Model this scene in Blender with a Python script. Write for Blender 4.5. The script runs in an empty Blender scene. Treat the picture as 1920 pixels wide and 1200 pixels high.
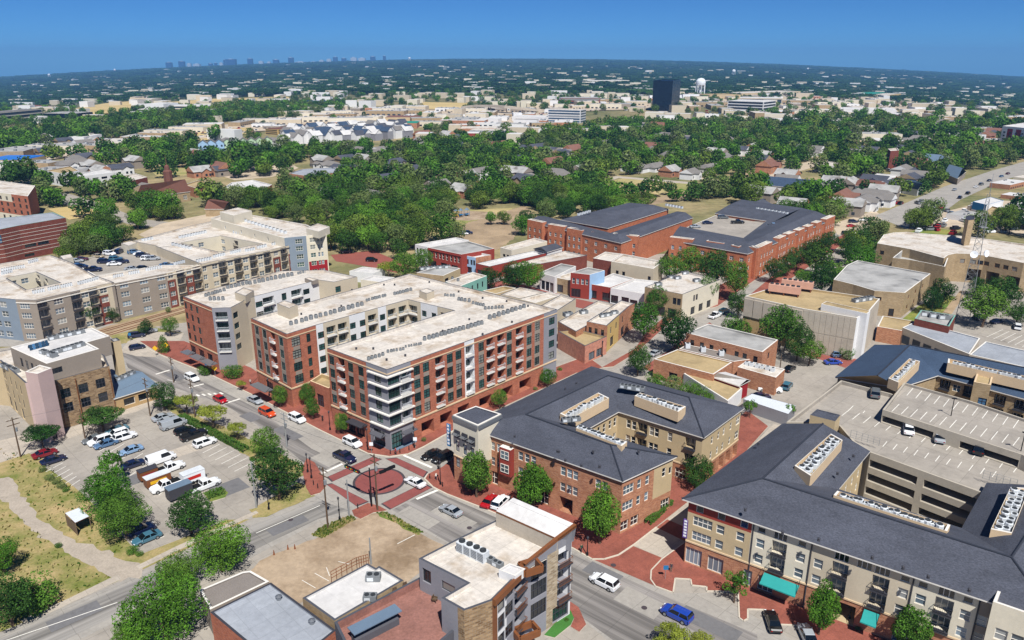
import bpy, math, random
from mathutils import Vector
random.seed(7)
S = bpy.context.scene
COL = S.collection
R = math.radians
# camera
F, YH, CH = 1450.0, 110.0, 78.0           # focal length and horizon in photo pixels, camera height in metres
PITCH = math.atan((600 - YH) / F)
CP, SP = math.cos(PITCH), math.sin(PITCH)
cam = bpy.data.cameras.new('camera')
cam.sensor_width = 36.0
cam.lens = 36.0 * F / 1920.0
cam.clip_start = 1.0
cam.clip_end = 90000.0
camo = bpy.data.objects.new('camera', cam)
COL.objects.link(camo)
camo.location = (0, 0, CH)
camo.rotation_euler = (math.pi / 2 - PITCH, 0, 0)
S.camera = camo
# sky, sun, exposure
SUN_EL, SUN_AZ = R(54), R(15)             # sun stands behind the camera, a little to the right
W = bpy.data.worlds.new('World')
S.world = W
W.use_nodes = True
nt = W.node_tree
nt.nodes.clear()
sky = nt.nodes.new('ShaderNodeTexSky')
sky.sky_type = 'NISHITA'
sky.sun_disc = False
sky.sun_elevation = SUN_EL
sky.sun_rotation = math.pi - SUN_AZ
sky.altitude = 3000
sky.air_density = 0.7
sky.dust_density = 0.0
sky.ozone_density = 3.0
tint = nt.nodes.new('ShaderNodeMix')
tint.data_type = 'RGBA'
tint.blend_type = 'MULTIPLY'
tint.inputs[0].default_value = 1.0
tint.inputs[7].default_value = (0.165, 0.375, 0.61, 1)
bg = nt.nodes.new('ShaderNodeBackground')
bg.inputs[1].default_value = 0.105
wo = nt.nodes.new('ShaderNodeOutputWorld')
nt.links.new(sky.outputs[0], tint.inputs[6])
nt.links.new(tint.outputs[2], bg.inputs[0])
nt.links.new(bg.outputs[0], wo.inputs[0])
sun = bpy.data.lights.new('sun', 'SUN')
sun.energy = 5.0
sun.angle = R(0.53)
sun.color = (1.0, 0.97, 0.92)
suno = bpy.data.objects.new('sun', sun)
COL.objects.link(suno)
sd = Vector((math.sin(SUN_AZ) * math.cos(SUN_EL), -math.cos(SUN_AZ) * math.cos(SUN_EL), math.sin(SUN_EL)))
suno.rotation_euler = sd.to_track_quat('Z', 'Y').to_euler()
S.view_settings.view_transform = 'Standard'
S.view_settings.look = 'None'
S.view_settings.exposure = 0.36
S.view_settings.gamma = 1.0
S.view_settings.use_curve_mapping = False
S.render.engine = 'CYCLES'
S.cycles.use_denoising = True
S.cycles.max_bounces = 5
S.cycles.diffuse_bounces = 2
S.cycles.glossy_bounces = 2
S.cycles.transmission_bounces = 2
S.cycles.volume_bounces = 0
S.cycles.transparent_max_bounces = 4

# helpers: photo pixel -> place in the world
def sst(a, b, v):
    t = min(1, max(0, (v - a) / (b - a))); return t * t * (3 - 2 * t)
def TZ(x, y):                              # level in town, falling away to either side far off, closed by a low ridge
    d = math.hypot(x, y)
    return -0.0633 * x * x / max(d, 1) * sst(900, 2800, d) + 62 * sst(2500, 11000, d) - max(0, d - 11000) * .12

def G(px, py, z=0.0):
    a = (px - 960) / F
    b = (600 - py) / F
    dz = -SP + b * CP
    t = (z - CH) / dz
    return Vector((a * t, (CP + b * SP) * t, z))

def GT(px, py, h=0.0):                     # the same on the far, uneven plain
    v = Vector(((px - 960) / F, CP + (600 - py) / F * SP, -SP + (600 - py) / F * CP))
    f = lambda t: CH + v.z * t - TZ(v.x * t, v.y * t) - h
    t = 60.0
    while t < 10800 and f(t * 1.06) > 0: t *= 1.06
    lo, hi = t, t * 1.06
    for _ in range(30):
        m = (lo + hi) / 2
        if f(m) > 0: lo = m
        else: hi = m
    return Vector((v.x * lo, v.y * lo, CH + v.z * lo))

def proj(P):
    x, y, z = P[0], P[1], P[2] - CH
    d = y * CP - z * SP
    return 960 + F * x / d, 600 - F * (y * SP + z * CP) / d

def srgb(h):
    c = [int(h[i:i + 2], 16) / 255 for i in (0, 2, 4)]
    return tuple(((v + 0.055) / 1.055) ** 2.4 if v > 0.04045 else v / 12.92 for v in c)

# materials
MATS = {}
def new_mat(name):
    m = bpy.data.materials.new(name)
    m.use_nodes = True
    n = m.node_tree.nodes
    b = n['Principled BSDF']
    MATS[name] = m
    return m, n, m.node_tree.links, b

def mul(c, k): return tuple(min(1, v * k) for v in c[:3]) + (1,)

def ramp(n, l, src, c0, c1, p0=0.3, p1=0.7):
    r = n.new('ShaderNodeValToRGB')
    r.color_ramp.elements[0].position = p0
    r.color_ramp.elements[1].position = p1
    r.color_ramp.elements[0].color = c0
    r.color_ramp.elements[1].color = c1
    l.new(src, r.inputs[0])
    return r.outputs[0]

def noise(n, l, scale, detail=3, rough=0.6, stretch=None, uv=False):
    if uv:
        g = n.new('ShaderNodeTexCoord'); out = g.outputs['UV']
    else:
        g = n.new('ShaderNodeNewGeometry'); out = g.outputs['Position']
    if stretch:
        if len(stretch) > 3:
            vr = n.new('ShaderNodeVectorRotate'); vr.rotation_type = 'Z_AXIS'; vr.inputs['Angle'].default_value = R(-stretch[3])
            l.new(out, vr.inputs[0]); out = vr.outputs[0]
        mp = n.new('ShaderNodeMapping')
        mp.inputs['Scale'].default_value = stretch[:3]
        l.new(out, mp.inputs[0]); out = mp.outputs[0]
    t = n.new('ShaderNodeTexNoise')
    t.inputs['Scale'].default_value = scale
    t.inputs['Detail'].default_value = detail
    t.inputs['Roughness'].default_value = rough
    l.new(out, t.inputs['Vector'])
    return t.outputs[0]

def mix(n, l, a, b, f, mode='MULTIPLY'):
    m = n.new('ShaderNodeMix'); m.data_type = 'RGBA'; m.blend_type = mode
    for s, v in ((0, f), (6, a), (7, b)):
        if isinstance(v, (int, float, tuple)): m.inputs[s].default_value = v
        else: l.new(v, m.inputs[s])
    return m.outputs[2]

def mat(name, c, rough=0.85, v1=0.12, s1=0.35, v2=0.12, s2=3.0, spec=0.25, metal=0.0, stretch=None, dark=None, dcol=None, ds=0.15, dp=(0.55, 0.7), bump=0.0, uv=False, joint=None):
    """one colour with a coarse and a fine mottling; dark adds irregular stains"""
    m, n, l, b = new_mat(name)
    c = srgb(c) if isinstance(c, str) else c
    o = ramp(n, l, noise(n, l, s1, 3, 0.6, stretch, uv), mul(c, 1 - v1), mul(c, 1 + v1))
    fine = noise(n, l, s2, 4, 0.65, stretch, uv)
    o = mix(n, l, o, ramp(n, l, fine, (1 - v2,) * 3 + (1,), (1 + v2,) * 3 + (1,)), 1.0)
    if dark:
        d = ramp(n, l, noise(n, l, ds, 5, 0.62, stretch), (1, 1, 1, 1), mul(srgb(dcol) if dcol else (dark,) * 3, 1), dp[0], dp[1])
        o = mix(n, l, o, d, 1.0)
    if joint:                              # cast slab joints: (slab size, heading, darkness)
        g = n.new('ShaderNodeNewGeometry'); vr = n.new('ShaderNodeVectorRotate'); vr.rotation_type = 'Z_AXIS'; vr.inputs['Angle'].default_value = R(-joint[1])
        t = n.new('ShaderNodeTexBrick'); t.offset = 0; l.new(g.outputs['Position'], vr.inputs[0]); l.new(vr.outputs[0], t.inputs['Vector'])
        for k, q in (('Scale', 1.0), ('Brick Width', joint[0]), ('Row Height', joint[0]), ('Mortar Size', .05), ('Mortar Smooth', .3), ('Color1', (1, 1, 1, 1)), ('Color2', (.93, .93, .94, 1)), ('Mortar', (joint[2],) * 3 + (1,))): t.inputs[k].default_value = q
        o = mix(n, l, o, t.outputs[0], 1.0)
    l.new(o, b.inputs['Base Color'])
    b.inputs['Roughness'].default_value = rough
    b.inputs['Specular IOR Level'].default_value = spec
    b.inputs['Metallic'].default_value = metal
    if bump:
        bp = n.new('ShaderNodeBump'); bp.inputs['Strength'].default_value = bump
        bp.inputs['Distance'].default_value = 0.05
        l.new(fine, bp.inputs['Height']); l.new(bp.outputs[0], b.inputs['Normal'])
    return m

def brickmat(name, c, c2, mortar, bw=0.55, bh=0.17, ms=0.012, rough=0.9):
    m, n, l, b = new_mat(name)
    tc = n.new('ShaderNodeTexCoord')
    t = n.new('ShaderNodeTexBrick')
    t.inputs['Scale'].default_value = 1.0
    t.inputs['Brick Width'].default_value = bw
    t.inputs['Row Height'].default_value = bh
    t.inputs['Mortar Size'].default_value = ms
    t.inputs['Bias'].default_value = 0.0
    t.inputs['Color1'].default_value = srgb(c) + (1,)
    t.inputs['Color2'].default_value = srgb(c2) + (1,)
    t.inputs['Mortar'].default_value = srgb(mortar) + (1,)
    l.new(tc.outputs['UV'], t.inputs['Vector'])
    o = mix(n, l, t.outputs[0], ramp(n, l, noise(n, l, 0.5, 4), (.86, .86, .86, 1), (1.12, 1.12, 1.12, 1)), 1.0)
    l.new(o, b.inputs['Base Color'])
    b.inputs['Roughness'].default_value = rough
    b.inputs['Specular IOR Level'].default_value = 0.15
    return m

def objmat(name, rough=0.3, metal=0.0, coat=0.0, spec=0.5):
    m, n, l, b = new_mat(name)
    oi = n.new('ShaderNodeObjectInfo')
    l.new(oi.outputs['Color'], b.inputs['Base Color'])
    b.inputs['Roughness'].default_value = rough
    b.inputs['Metallic'].default_value = metal
    b.inputs['Coat Weight'].default_value = coat
    b.inputs['Specular IOR Level'].default_value = spec
    return m

def glassmat(name, c, rough=0.08, spec=0.9, var=0.5):
    m, n, l, b = new_mat(name)
    oi = n.new('ShaderNodeObjectInfo')
    c = srgb(c)
    r = n.new('ShaderNodeValToRGB'); r.color_ramp.interpolation = 'CONSTANT'; e = r.color_ramp.elements
    e[0].color = mul(c, 1 - var); e[1].position = .22; e[1].color = mul(c, 1)
    for p, q in ((.45, 1 + var), (.6, .7)): k = e.new(p); k.color = mul(c, q)
    k = e.new(.76); k.color = tuple(v * .5 + w for v, w in zip(c, (.2, .19, .17))) + (1,)      # blinds drawn
    k = e.new(.88); k.color = mul(c, 1 - var * .5)
    l.new(oi.outputs['Random'], r.inputs[0]); o = r.outputs[0]
    l.new(o, b.inputs['Base Color'])
    b.inputs['Roughness'].default_value = rough
    b.inputs['Specular IOR Level'].default_value = spec
    return m

def leafmat(name, c, c2, var=0.3):
    m, n, l, b = new_mat(name)
    oi = n.new('ShaderNodeObjectInfo')
    o = ramp(n, l, oi.outputs['Random'], srgb(c) + (1,), srgb(c2) + (1,), 0.0, 1.0)
    at = n.new('ShaderNodeAttribute'); at.attribute_name = 'tone'
    o = mix(n, l, o, ramp(n, l, at.outputs['Fac'], (1 - var,) * 3 + (1,), (1 + var * 1.3, 1 + var * 1.3, 1 + var * 0.6, 1), 0.0, 1.0), 1.0)
    l.new(o, b.inputs['Base Color'])
    b.inputs['Roughness'].default_value = 0.75
    b.inputs['Specular IOR Level'].default_value = 0.08
    tr = n.new('ShaderNodeBsdfTranslucent')
    l.new(o, tr.inputs[0])
    mx = n.new('ShaderNodeMixShader'); mx.inputs[0].default_value = 0.24
    l.new(b.outputs[0], mx.inputs[1]); l.new(tr.outputs[0], mx.inputs[2])
    l.new(mx.outputs[0], n['Material Output'].inputs[0])
    return m

# walls
brickmat('brick_red', 'ae6a50', '945440', 'a07c6c')
brickmat('brick_orange', 'b68262', '966046', 'ab917e')
brickmat('brick_tan', 'aa9576', '947f60', '938670')
brickmat('brick_bright', 'b9714e', 'a05a3e', 'ab846e')
brickmat('brick_brown', '7d4438', '6a3329', '7c5a50')
brickmat('stone', 'a58a68', '6c5238', '8a7a66', 0.75, 0.32, 0.05)
brickmat('stone_pale', 'b7a88e', '8a775c', '9c9080', 0.7, 0.3, 0.05)
mat('brick_pale', 'b7806c', v1=.2, s1=1.2, v2=.2, s2=5, dark=.8, ds=.4)
mat('stucco_tan', 'b7a482', v1=.05, v2=.05)
mat('stucco_beige', 'c0b49e', v1=.05, v2=.05)
mat('stucco_cream', 'cfc7b4', v1=.05, v2=.05)
mat('stucco_white', 'd6d6d6', v1=.04, v2=.05)
mat('stucco_grey', '86868c', v1=.05, v2=.05)
mat('stucco_taupe', '8d8378', v1=.05, v2=.05)
mat('stucco_darkgrey', '56565c', v1=.05, v2=.05)
mat('stucco_blue', '7c8894', v1=.05, v2=.05)
mat('stucco_lavender', 'b7a09c', v1=.06, s1=.2, v2=.05)
mat('stucco_red', '8c3a30', v1=.06, v2=.05)
mat('stucco_maroon', '8e1f26', v1=.06, v2=.05)
mat('siding_yellow', 'bfa268', v1=.06, v2=.06)
mat('siding_green', 'a9c0a0', v1=.06, v2=.06)
mat('siding_skyblue', '94b2d0', v1=.06, v2=.06)
mat('teal_wall', '76a598', v1=.08, v2=.06)
mat('panel_concrete', 'b3a99a', v1=.08, v2=.08, s1=.25, dark=.85, ds=.3)
mat('panel_tan', 'a98e66', v1=.07, v2=.06)
mat('garage_concrete', 'aca496', v1=.06, v2=.07, s1=.25, dark=.85, ds=.3)
mat('trim_white', 'd9d4ca', v1=.04, v2=.04)
mat('trim_tan', 'cdb594', v1=.05, v2=.05)
mat('trim_dark', '3c3c42', v1=.06, v2=.05, rough=.5)
mat('trim_black', '18181b', v1=.06, v2=.05, rough=.5)
mat('trim_brown', '774a2c', v1=.08, v2=.08, rough=.5)
mat('cap_dark', '4d4f56', v1=.06, v2=.05, rough=.6)
mat('cap_white', 'd8d4cc', v1=.04, v2=.05)
mat('black_tower', '0a1220', rough=.25, v1=.15, v2=.3, s2=.25, spec=.5)
# roofs
mat('roof_white', 'cac3b9', v1=.12, s1=.1, v2=.15, s2=1.1, dark=.7, dcol='bfae97', ds=.2, dp=(.48, .74), joint=(3.1, 47, .78))
mat('roof_bright', 'cbc9c6', v1=.07, s1=.1, v2=.09, s2=1.1, dark=.76, ds=.12, dp=(.48, .78), joint=(3.1, 47, .88))
mat('roof_tan', 'a8946f', v1=.1, s1=.1, v2=.1, s2=1.2, dark=.62, ds=.13, dp=(.48, .72))
mat('roof_grey', 'a3a29f', v1=.1, s1=.1, v2=.1, s2=1.2, dark=.55, ds=.15, dp=(.46, .7))
mat('roof_bluegrey', '9a9fa6', v1=.08, s1=.1, v2=.1, s2=1.2, dark=.78, ds=.12, dp=(.45, .75), joint=(2.6, 44, .82))
mat('roof_gravel', '7d7670', v1=.08, s1=.3, v2=.2, s2=6)
mat('shingle_dark', '4a4d57', v1=.14, s1=.1, v2=.38, s2=3.2, rough=.9, dark=.78, ds=.35, dp=(.42, .75), stretch=(1, 1, 4))
mat('shingle_navy', '3a4a60', v1=.12, s1=.12, v2=.3, s2=5, rough=.9, dark=.84, ds=.5, dp=(.45, .8))
mat('shingle_ridge', '2f333d', v1=.06, s1=.5, v2=.2, s2=7, rough=.9)
mat('shingle_brown', '6e4a3e', v1=.08, s1=.3, v2=.15, s2=4)
mat('shingle_grey', '77736f', v1=.1, s1=.3, v2=.15, s2=4)
mat('shingle_red', '79564a', v1=.1, s1=.3, v2=.15, s2=4)
mat('metal_blue', '66788a', v1=.05, v2=.1, s2=6, rough=.45)
mat('metal_bright', 'ccd2d8', v1=.05, v2=.08, rough=.45)
mat('roof_teal', '2f8a72', v1=.05, v2=.08, rough=.5)
mat('roof_bright_blue', '2a6fc0', v1=.05, v2=.08, rough=.5)
mat('terrace_brick', '8a6258', v1=.16, s1=.5, v2=.2, s2=3)
# ground
mat('concrete_road', '9d9890', v1=.08, s1=.1, v2=.1, s2=1.4, dark=.76, ds=.25, dp=(.5, .75), joint=(5.0, 45, .7))
mat('lane_wide', '908b86', v1=.2, s1=.45, v2=.12, s2=1.6, dark=.5, ds=.5, dp=(.4, .6), stretch=(.03, 1, 1, -40), joint=(6.0, -40, .72))
mat('lane_cross', '95918b', v1=.2, s1=.45, v2=.12, s2=1.6, dark=.5, ds=.5, dp=(.4, .6), stretch=(.03, 1, 1, 44), joint=(6.0, 44, .72))
mat('asphalt', '6e6d6e', v1=.08, s1=.15, v2=.1, s2=1.6, dark=.75, ds=.3)
mat('lot_concrete', '9e978d', v1=.09, s1=.08, v2=.09, s2=1.0, dark=.74, ds=.2, dp=(.48, .78), joint=(4.6, 45, .72))
mat('lot_old', 'b09c84', v1=.16, s1=.09, v2=.14, s2=1.2, dark=.7, dcol='b8b2aa', ds=.09, dp=(.42, .62))
mat('lot_far', 'b9a993', v1=.1, s1=.05, v2=.1, s2=.4, dark=.75, ds=.06, dp=(.5, .7))
mat('sidewalk', 'b0a698', v1=.08, s1=.2, v2=.1, s2=2, dark=.82, ds=.3, joint=(2.4, 45, .75))
mat('kerb_stone', 'bfb6a6', v1=.05, v2=.08)
mat('brick_paving', '8f5446', v1=.14, s1=.3, v2=.2, s2=4, dark=.72, ds=.35, dp=(.45, .75), joint=(3.2, 45, .84))
mat('brick_paving_far', '8b5046', v1=.1, s1=.2, v2=.12, s2=2)
mat('crosswalk_red', '844a46', v1=.1, s1=.3, v2=.1, s2=3, dark=.85, ds=.4)
mat('crosswalk_edge', '463e42', v1=.08, v2=.1)
mat('paint_white', 'dedbd2', v1=.05, v2=.12, s2=2.5)
mat('dirt', 'a08b70', v1=.18, s1=.08, v2=.18, s2=1.5, dark=.7, ds=.1, dp=(.42, .7))
mat('gravel_track', 'a59a8c', v1=.1, s1=.35, v2=.15, s2=3, dark=.82, ds=.5)
mat('turf', '3f7030', v1=.1, v2=.2, s2=8)
def grassmat(name, a, b_, s=0.12):
    m, n, l, b = new_mat(name)
    o = ramp(n, l, noise(n, l, s, 6, 0.65), srgb(a) + (1,), srgb(b_) + (1,), .38, .62)
    o = mix(n, l, o, ramp(n, l, noise(n, l, 2.5, 4, .7), (.75, .75, .75, 1), (1.2, 1.2, 1.2, 1)), 1.0)
    l.new(o, b.inputs['Base Color']); b.inputs['Roughness'].default_value = .95
    b.inputs['Specular IOR Level'].default_value = .1
    return m
grassmat('grass_dry', '6f753c', 'a8946a', .16)
grassmat('grass_field', '8a8a54', 'b8a478', .03)
grassmat('grass_green', '5c7434', '8e8a4a')
grassmat('field_tan', 'b19c68', 'c4ae7c', .01)
def plain():
    m, n, l, b = new_mat('plain')
    o = ramp(n, l, noise(n, l, .012, 6, .65), srgb('55613a') + (1,), srgb('a08f6c') + (1,), .3, .62)
    o = mix(n, l, o, ramp(n, l, noise(n, l, .15, 5, .7), (.65, .65, .65, 1), (1.25, 1.25, 1.25, 1)), 1.0)
    # far from town the ground shows only the tops of woods
    g = n.new('ShaderNodeNewGeometry'); ln = n.new('ShaderNodeVectorMath'); ln.operation = 'LENGTH'
    l.new(g.outputs['Position'], ln.inputs[0])
    mr = n.new('ShaderNodeMapRange'); mr.inputs[1].default_value = 900; mr.inputs[2].default_value = 2600
    l.new(ln.outputs['Value'], mr.inputs[0])
    far = ramp(n, l, noise(n, l, .006, 8, .75), srgb('20361c') + (1,), srgb('4a5a38') + (1,), .4, .75)
    o = mix(n, l, o, far, mr.outputs[0], 'MIX')
    l.new(o, b.inputs['Base Color']); b.inputs['Roughness'].default_value = .95
    b.inputs['Specular IOR Level'].default_value = .05
plain()
# glass, metal, plants, cars
glassmat('glass_green', '2c4a48', .1)
glassmat('glass_dark', '1a2026', .1)
glassmat('glass_blue', '3a5a78', .08)
glassmat('glass_pale', '66747f', .15)
glassmat('glass_far', '2a323c', .3, .3)
mat('glass_tint', '10151a', rough=.06, spec=.9, v1=.05, v2=.02)
mat('steel', '8e9296', rough=.4, metal=.6, v1=.05, v2=.05)
mat('unit_grey', '777b7e', rough=.6, v1=.1, v2=.1)
mat('unit_white', 'c9ced2', rough=.6, v1=.08, v2=.1)
mat('unit_fan', '35383b', rough=.7, v1=.05, v2=.05)
mat('unit_pink', 'c79a86', rough=.7, v1=.06, v2=.08)
mat('wood_pole', '5b4a3a', v1=.1, v2=.15, s2=5)
mat('pole_black', '17171a', rough=.4, v1=.05, v2=.05)
mat('pole_grey', '8a8c8c', rough=.5, v1=.05, v2=.05)
mat('rust', '7a4a30', v1=.12, v2=.15)
mat('awning_teal', '2c8f8b', v1=.05, v2=.05)
mat('awning_black', '1d1d22', v1=.05, v2=.05)
mat('sign_blue', '2a6f9e', v1=.04, v2=.04)
mat('sign_purple', '5a3d86', v1=.04, v2=.04)
mat('sign_yellow', 'e0b020', v1=.04, v2=.04)
mat('sign_white', 'e2e6ea', v1=.03, v2=.03)
mat('sign_red', 'b8281f', v1=.04, v2=.04)
mat('tyre', '141414', rough=.9, v1=.05, v2=.05)
mat('rim', 'a5a8ab', rough=.35, metal=.7, v1=.05, v2=.03)
mat('headlamp', 'dfe6ea', rough=.15, v1=.02, v2=.02)
mat('taillamp', '8a1414', rough=.2, v1=.02, v2=.02)
mat('trunk_bark', '5e4e40', v1=.15, v2=.2, s2=5)
mat('skin', 'a87458', v1=.03, v2=.03)
mat('water_tower_white', 'd8dce0', v1=.04, s1=.05, v2=.05, rough=.5)
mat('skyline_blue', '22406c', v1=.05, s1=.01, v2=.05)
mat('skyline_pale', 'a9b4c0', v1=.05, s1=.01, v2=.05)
mat('wood_shed', '6b5a48', v1=.1, v2=.15)
objmat('car_paint', .28, .0, .6)
objmat('plain_paint', .7)
objmat('house_wall', .85, spec=.2)
objmat('house_roof', .9, spec=.15)
leafmat('leaf_mid', '3d6224', '587830', .45)
leafmat('leaf_bright', '446e24', '5e8430', .45)
leafmat('leaf_dark', '284820', '405e2c', .5)
leafmat('leaf_yellow', '7c8834', '8c943c')
leafmat('leaf_olive', '5c6e40', '6b7a48')
leafmat('leaf_forest', '2a4a1e', '647834', .5)
leafmat('leaf_far', '1a3418', '34501f', .4)
leafmat('leaf_hedge', '4a6e2a', '5c7c30')

# mesh building
class MB:
    def __init__(s): s.v = []; s.f = []; s.m = []; s.uv = []; s.mats = []
    def mi(s, m):
        if m not in s.mats: s.mats.append(m)
        return s.mats.index(m)
    def face(s, pts, m, uv=None):
        k = len(s.v)
        s.v.extend([tuple(p) for p in pts]); s.f.append(tuple(range(k, k + len(pts)))); s.m.append(s.mi(m))
        if uv is None: uv = [(p[0] + p[1] * .3, p[2] + p[1]) for p in pts]
        s.uv.extend(uv)
    def prism(s, poly, z0, z1, m, top=None, bottom=False):
        n = len(poly); u = 0
        for i in range(n):
            a, b = poly[i], poly[(i + 1) % n]
            L = math.hypot(b[0] - a[0], b[1] - a[1])
            s.face([(a[0], a[1], z0), (b[0], b[1], z0), (b[0], b[1], z1), (a[0], a[1], z1)], m, [(u, z0), (u + L, z0), (u + L, z1), (u, z1)])
            u += L
        s.face([(p[0], p[1], z1) for p in poly], top or m)
        if bottom: s.face([(p[0], p[1], z0) for p in reversed(poly)], m)
    def box(s, x0, x1, y0, y1, z0, z1, m, top=None, bottom=True):
        s.prism([(x0, y0), (x1, y0), (x1, y1), (x0, y1)], z0, z1, m, top, bottom)
    def obox(s, c, ang, lx, ly, z0, z1, m, top=None):
        ca, sa = math.cos(ang), math.sin(ang)
        s.prism([(c[0] + ca * a * lx / 2 - sa * b * ly / 2, c[1] + sa * a * lx / 2 + ca * b * ly / 2) for a, b in ((-1, -1), (1, -1), (1, 1), (-1, 1))], z0, z1, m, top, True)
    def tube(s, p, q, r0, r1, n, m, cap=True):
        p, q = Vector(p), Vector(q)
        d = (q - p).normalized()
        a = d.orthogonal().normalized(); b = d.cross(a)
        P = [p + (a * math.cos(t) + b * math.sin(t)) * r0 for t in [2 * math.pi * i / n for i in range(n)]]
        Q = [q + (a * math.cos(t) + b * math.sin(t)) * r1 for t in [2 * math.pi * i / n for i in range(n)]]
        for i in range(n):
            j = (i + 1) % n
            s.face([P[i], P[j], Q[j], Q[i]], m)
        if cap: s.face(Q, m); s.face(P[::-1], m)
    def lathe(s, prof, n, m, c=(0, 0, 0)):
        for (r0, z0), (r1, z1) in zip(prof, prof[1:]):
            for i in range(n):
                a, b = 2 * math.pi * i / n, 2 * math.pi * (i + 1) / n
                pts = [(c[0] + r0 * math.cos(a), c[1] + r0 * math.sin(a), c[2] + z0), (c[0] + r0 * math.cos(b), c[1] + r0 * math.sin(b), c[2] + z0),
                       (c[0] + r1 * math.cos(b), c[1] + r1 * math.sin(b), c[2] + z1), (c[0] + r1 * math.cos(a), c[1] + r1 * math.sin(a), c[2] + z1)]
                if r0 < 1e-4: pts = pts[1:]
                elif r1 < 1e-4: pts = pts[:3]
                s.face(pts, m)
    def mesh(s, name, o=(0, 0, 0)):
        me = bpy.data.meshes.new(name)
        me.from_pydata([(v[0] - o[0], v[1] - o[1], v[2] - o[2]) for v in s.v], [], s.f)
        for m in s.mats: me.materials.append(MATS[m])
        me.polygons.foreach_set('material_index', s.m)
        uv = me.uv_layers.new(name='UVMap')
        uv.data.foreach_set('uv', [c for p in s.uv for c in p])
        me.update()
        return me
    def build(s, name, parent=None, o=None):
        if not s.f: return None
        if o is None:
            r = parent
            while r is not None and r.parent: r = r.parent
            o = r.location if r else (0, 0, 0)
        return obj(name, s.mesh(name, o), parent)

def obj(name, me, parent=None, loc=None, rz=None):
    ob = bpy.data.objects.new(name, me)
    COL.objects.link(ob)
    if parent: ob.parent = parent
    if loc is not None: ob.location = loc
    if rz is not None: ob.rotation_euler = (0, 0, rz)
    return ob
def tag(o, label, cat, group=None):
    o['label'] = label; o['category'] = cat
    if group: o['group'] = group
    return o
def thing(name, label, cat, loc=(0, 0, 0), rz=0, group=None):
    o = bpy.data.objects.new(name, None)
    o.empty_display_size = .5
    COL.objects.link(o)
    o.location = loc; o.rotation_euler = (0, 0, rz)
    return tag(o, label, cat, group)
def struct(name, mb):
    o = mb.build(name); o['kind'] = 'structure'; return o
ONES = 'first second third fourth fifth sixth seventh eighth ninth tenth eleventh twelfth thirteenth fourteenth fifteenth sixteenth seventeenth eighteenth nineteenth'.split()
TENS = 'twenty thirty forty fifty sixty seventy eighty ninety'.split()
def ordn(n):
    if n < 20: return ONES[n - 1]
    if n > 99: return 'hundred-and-' + ordn(n - 100) if n > 100 else 'hundredth'
    t = TENS[n // 10 - 2]
    return t + '-' + ONES[n % 10 - 1] if n % 10 else t[:-1] + 'ieth'
ORD = [ordn(i) for i in range(1, 60)]
EXCL = []                                   # footprints where no scattered tree may stand
def inside(p, poly):
    c = False; n = len(poly)
    for i in range(n):
        a, b = poly[i], poly[i - 1]
        if (a[1] > p[1]) != (b[1] > p[1]) and p[0] < (b[0] - a[0]) * (p[1] - a[1]) / (b[1] - a[1]) + a[0]: c = not c
    return c
def exclude(poly):
    xs = [p[0] for p in poly]; ys = [p[1] for p in poly]
    EXCL.append((min(xs), max(xs), min(ys), max(ys), [(p[0], p[1]) for p in poly]))
def blocked(x, y):
    for x0, x1, y0, y1, poly in EXCL:
        if x0 <= x <= x1 and y0 <= y <= y1 and inside((x, y), poly): return True
    return False
def ccw(poly):
    a = sum(poly[i - 1][0] * poly[i][1] - poly[i][0] * poly[i - 1][1] for i in range(len(poly)))
    return a > 0
def W2(px, z): return [G(x, y, z) for x, y in px]
# building kit
def edge_u(P0, P1, px):
    a = (px - 960) / F
    d0 = P0.y * CP - (P0.z - CH) * SP; d1 = P1.y * CP - (P1.z - CH) * SP
    return (a * d0 - P0.x) / ((P1.x - P0.x) - a * (d1 - d0))

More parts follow.
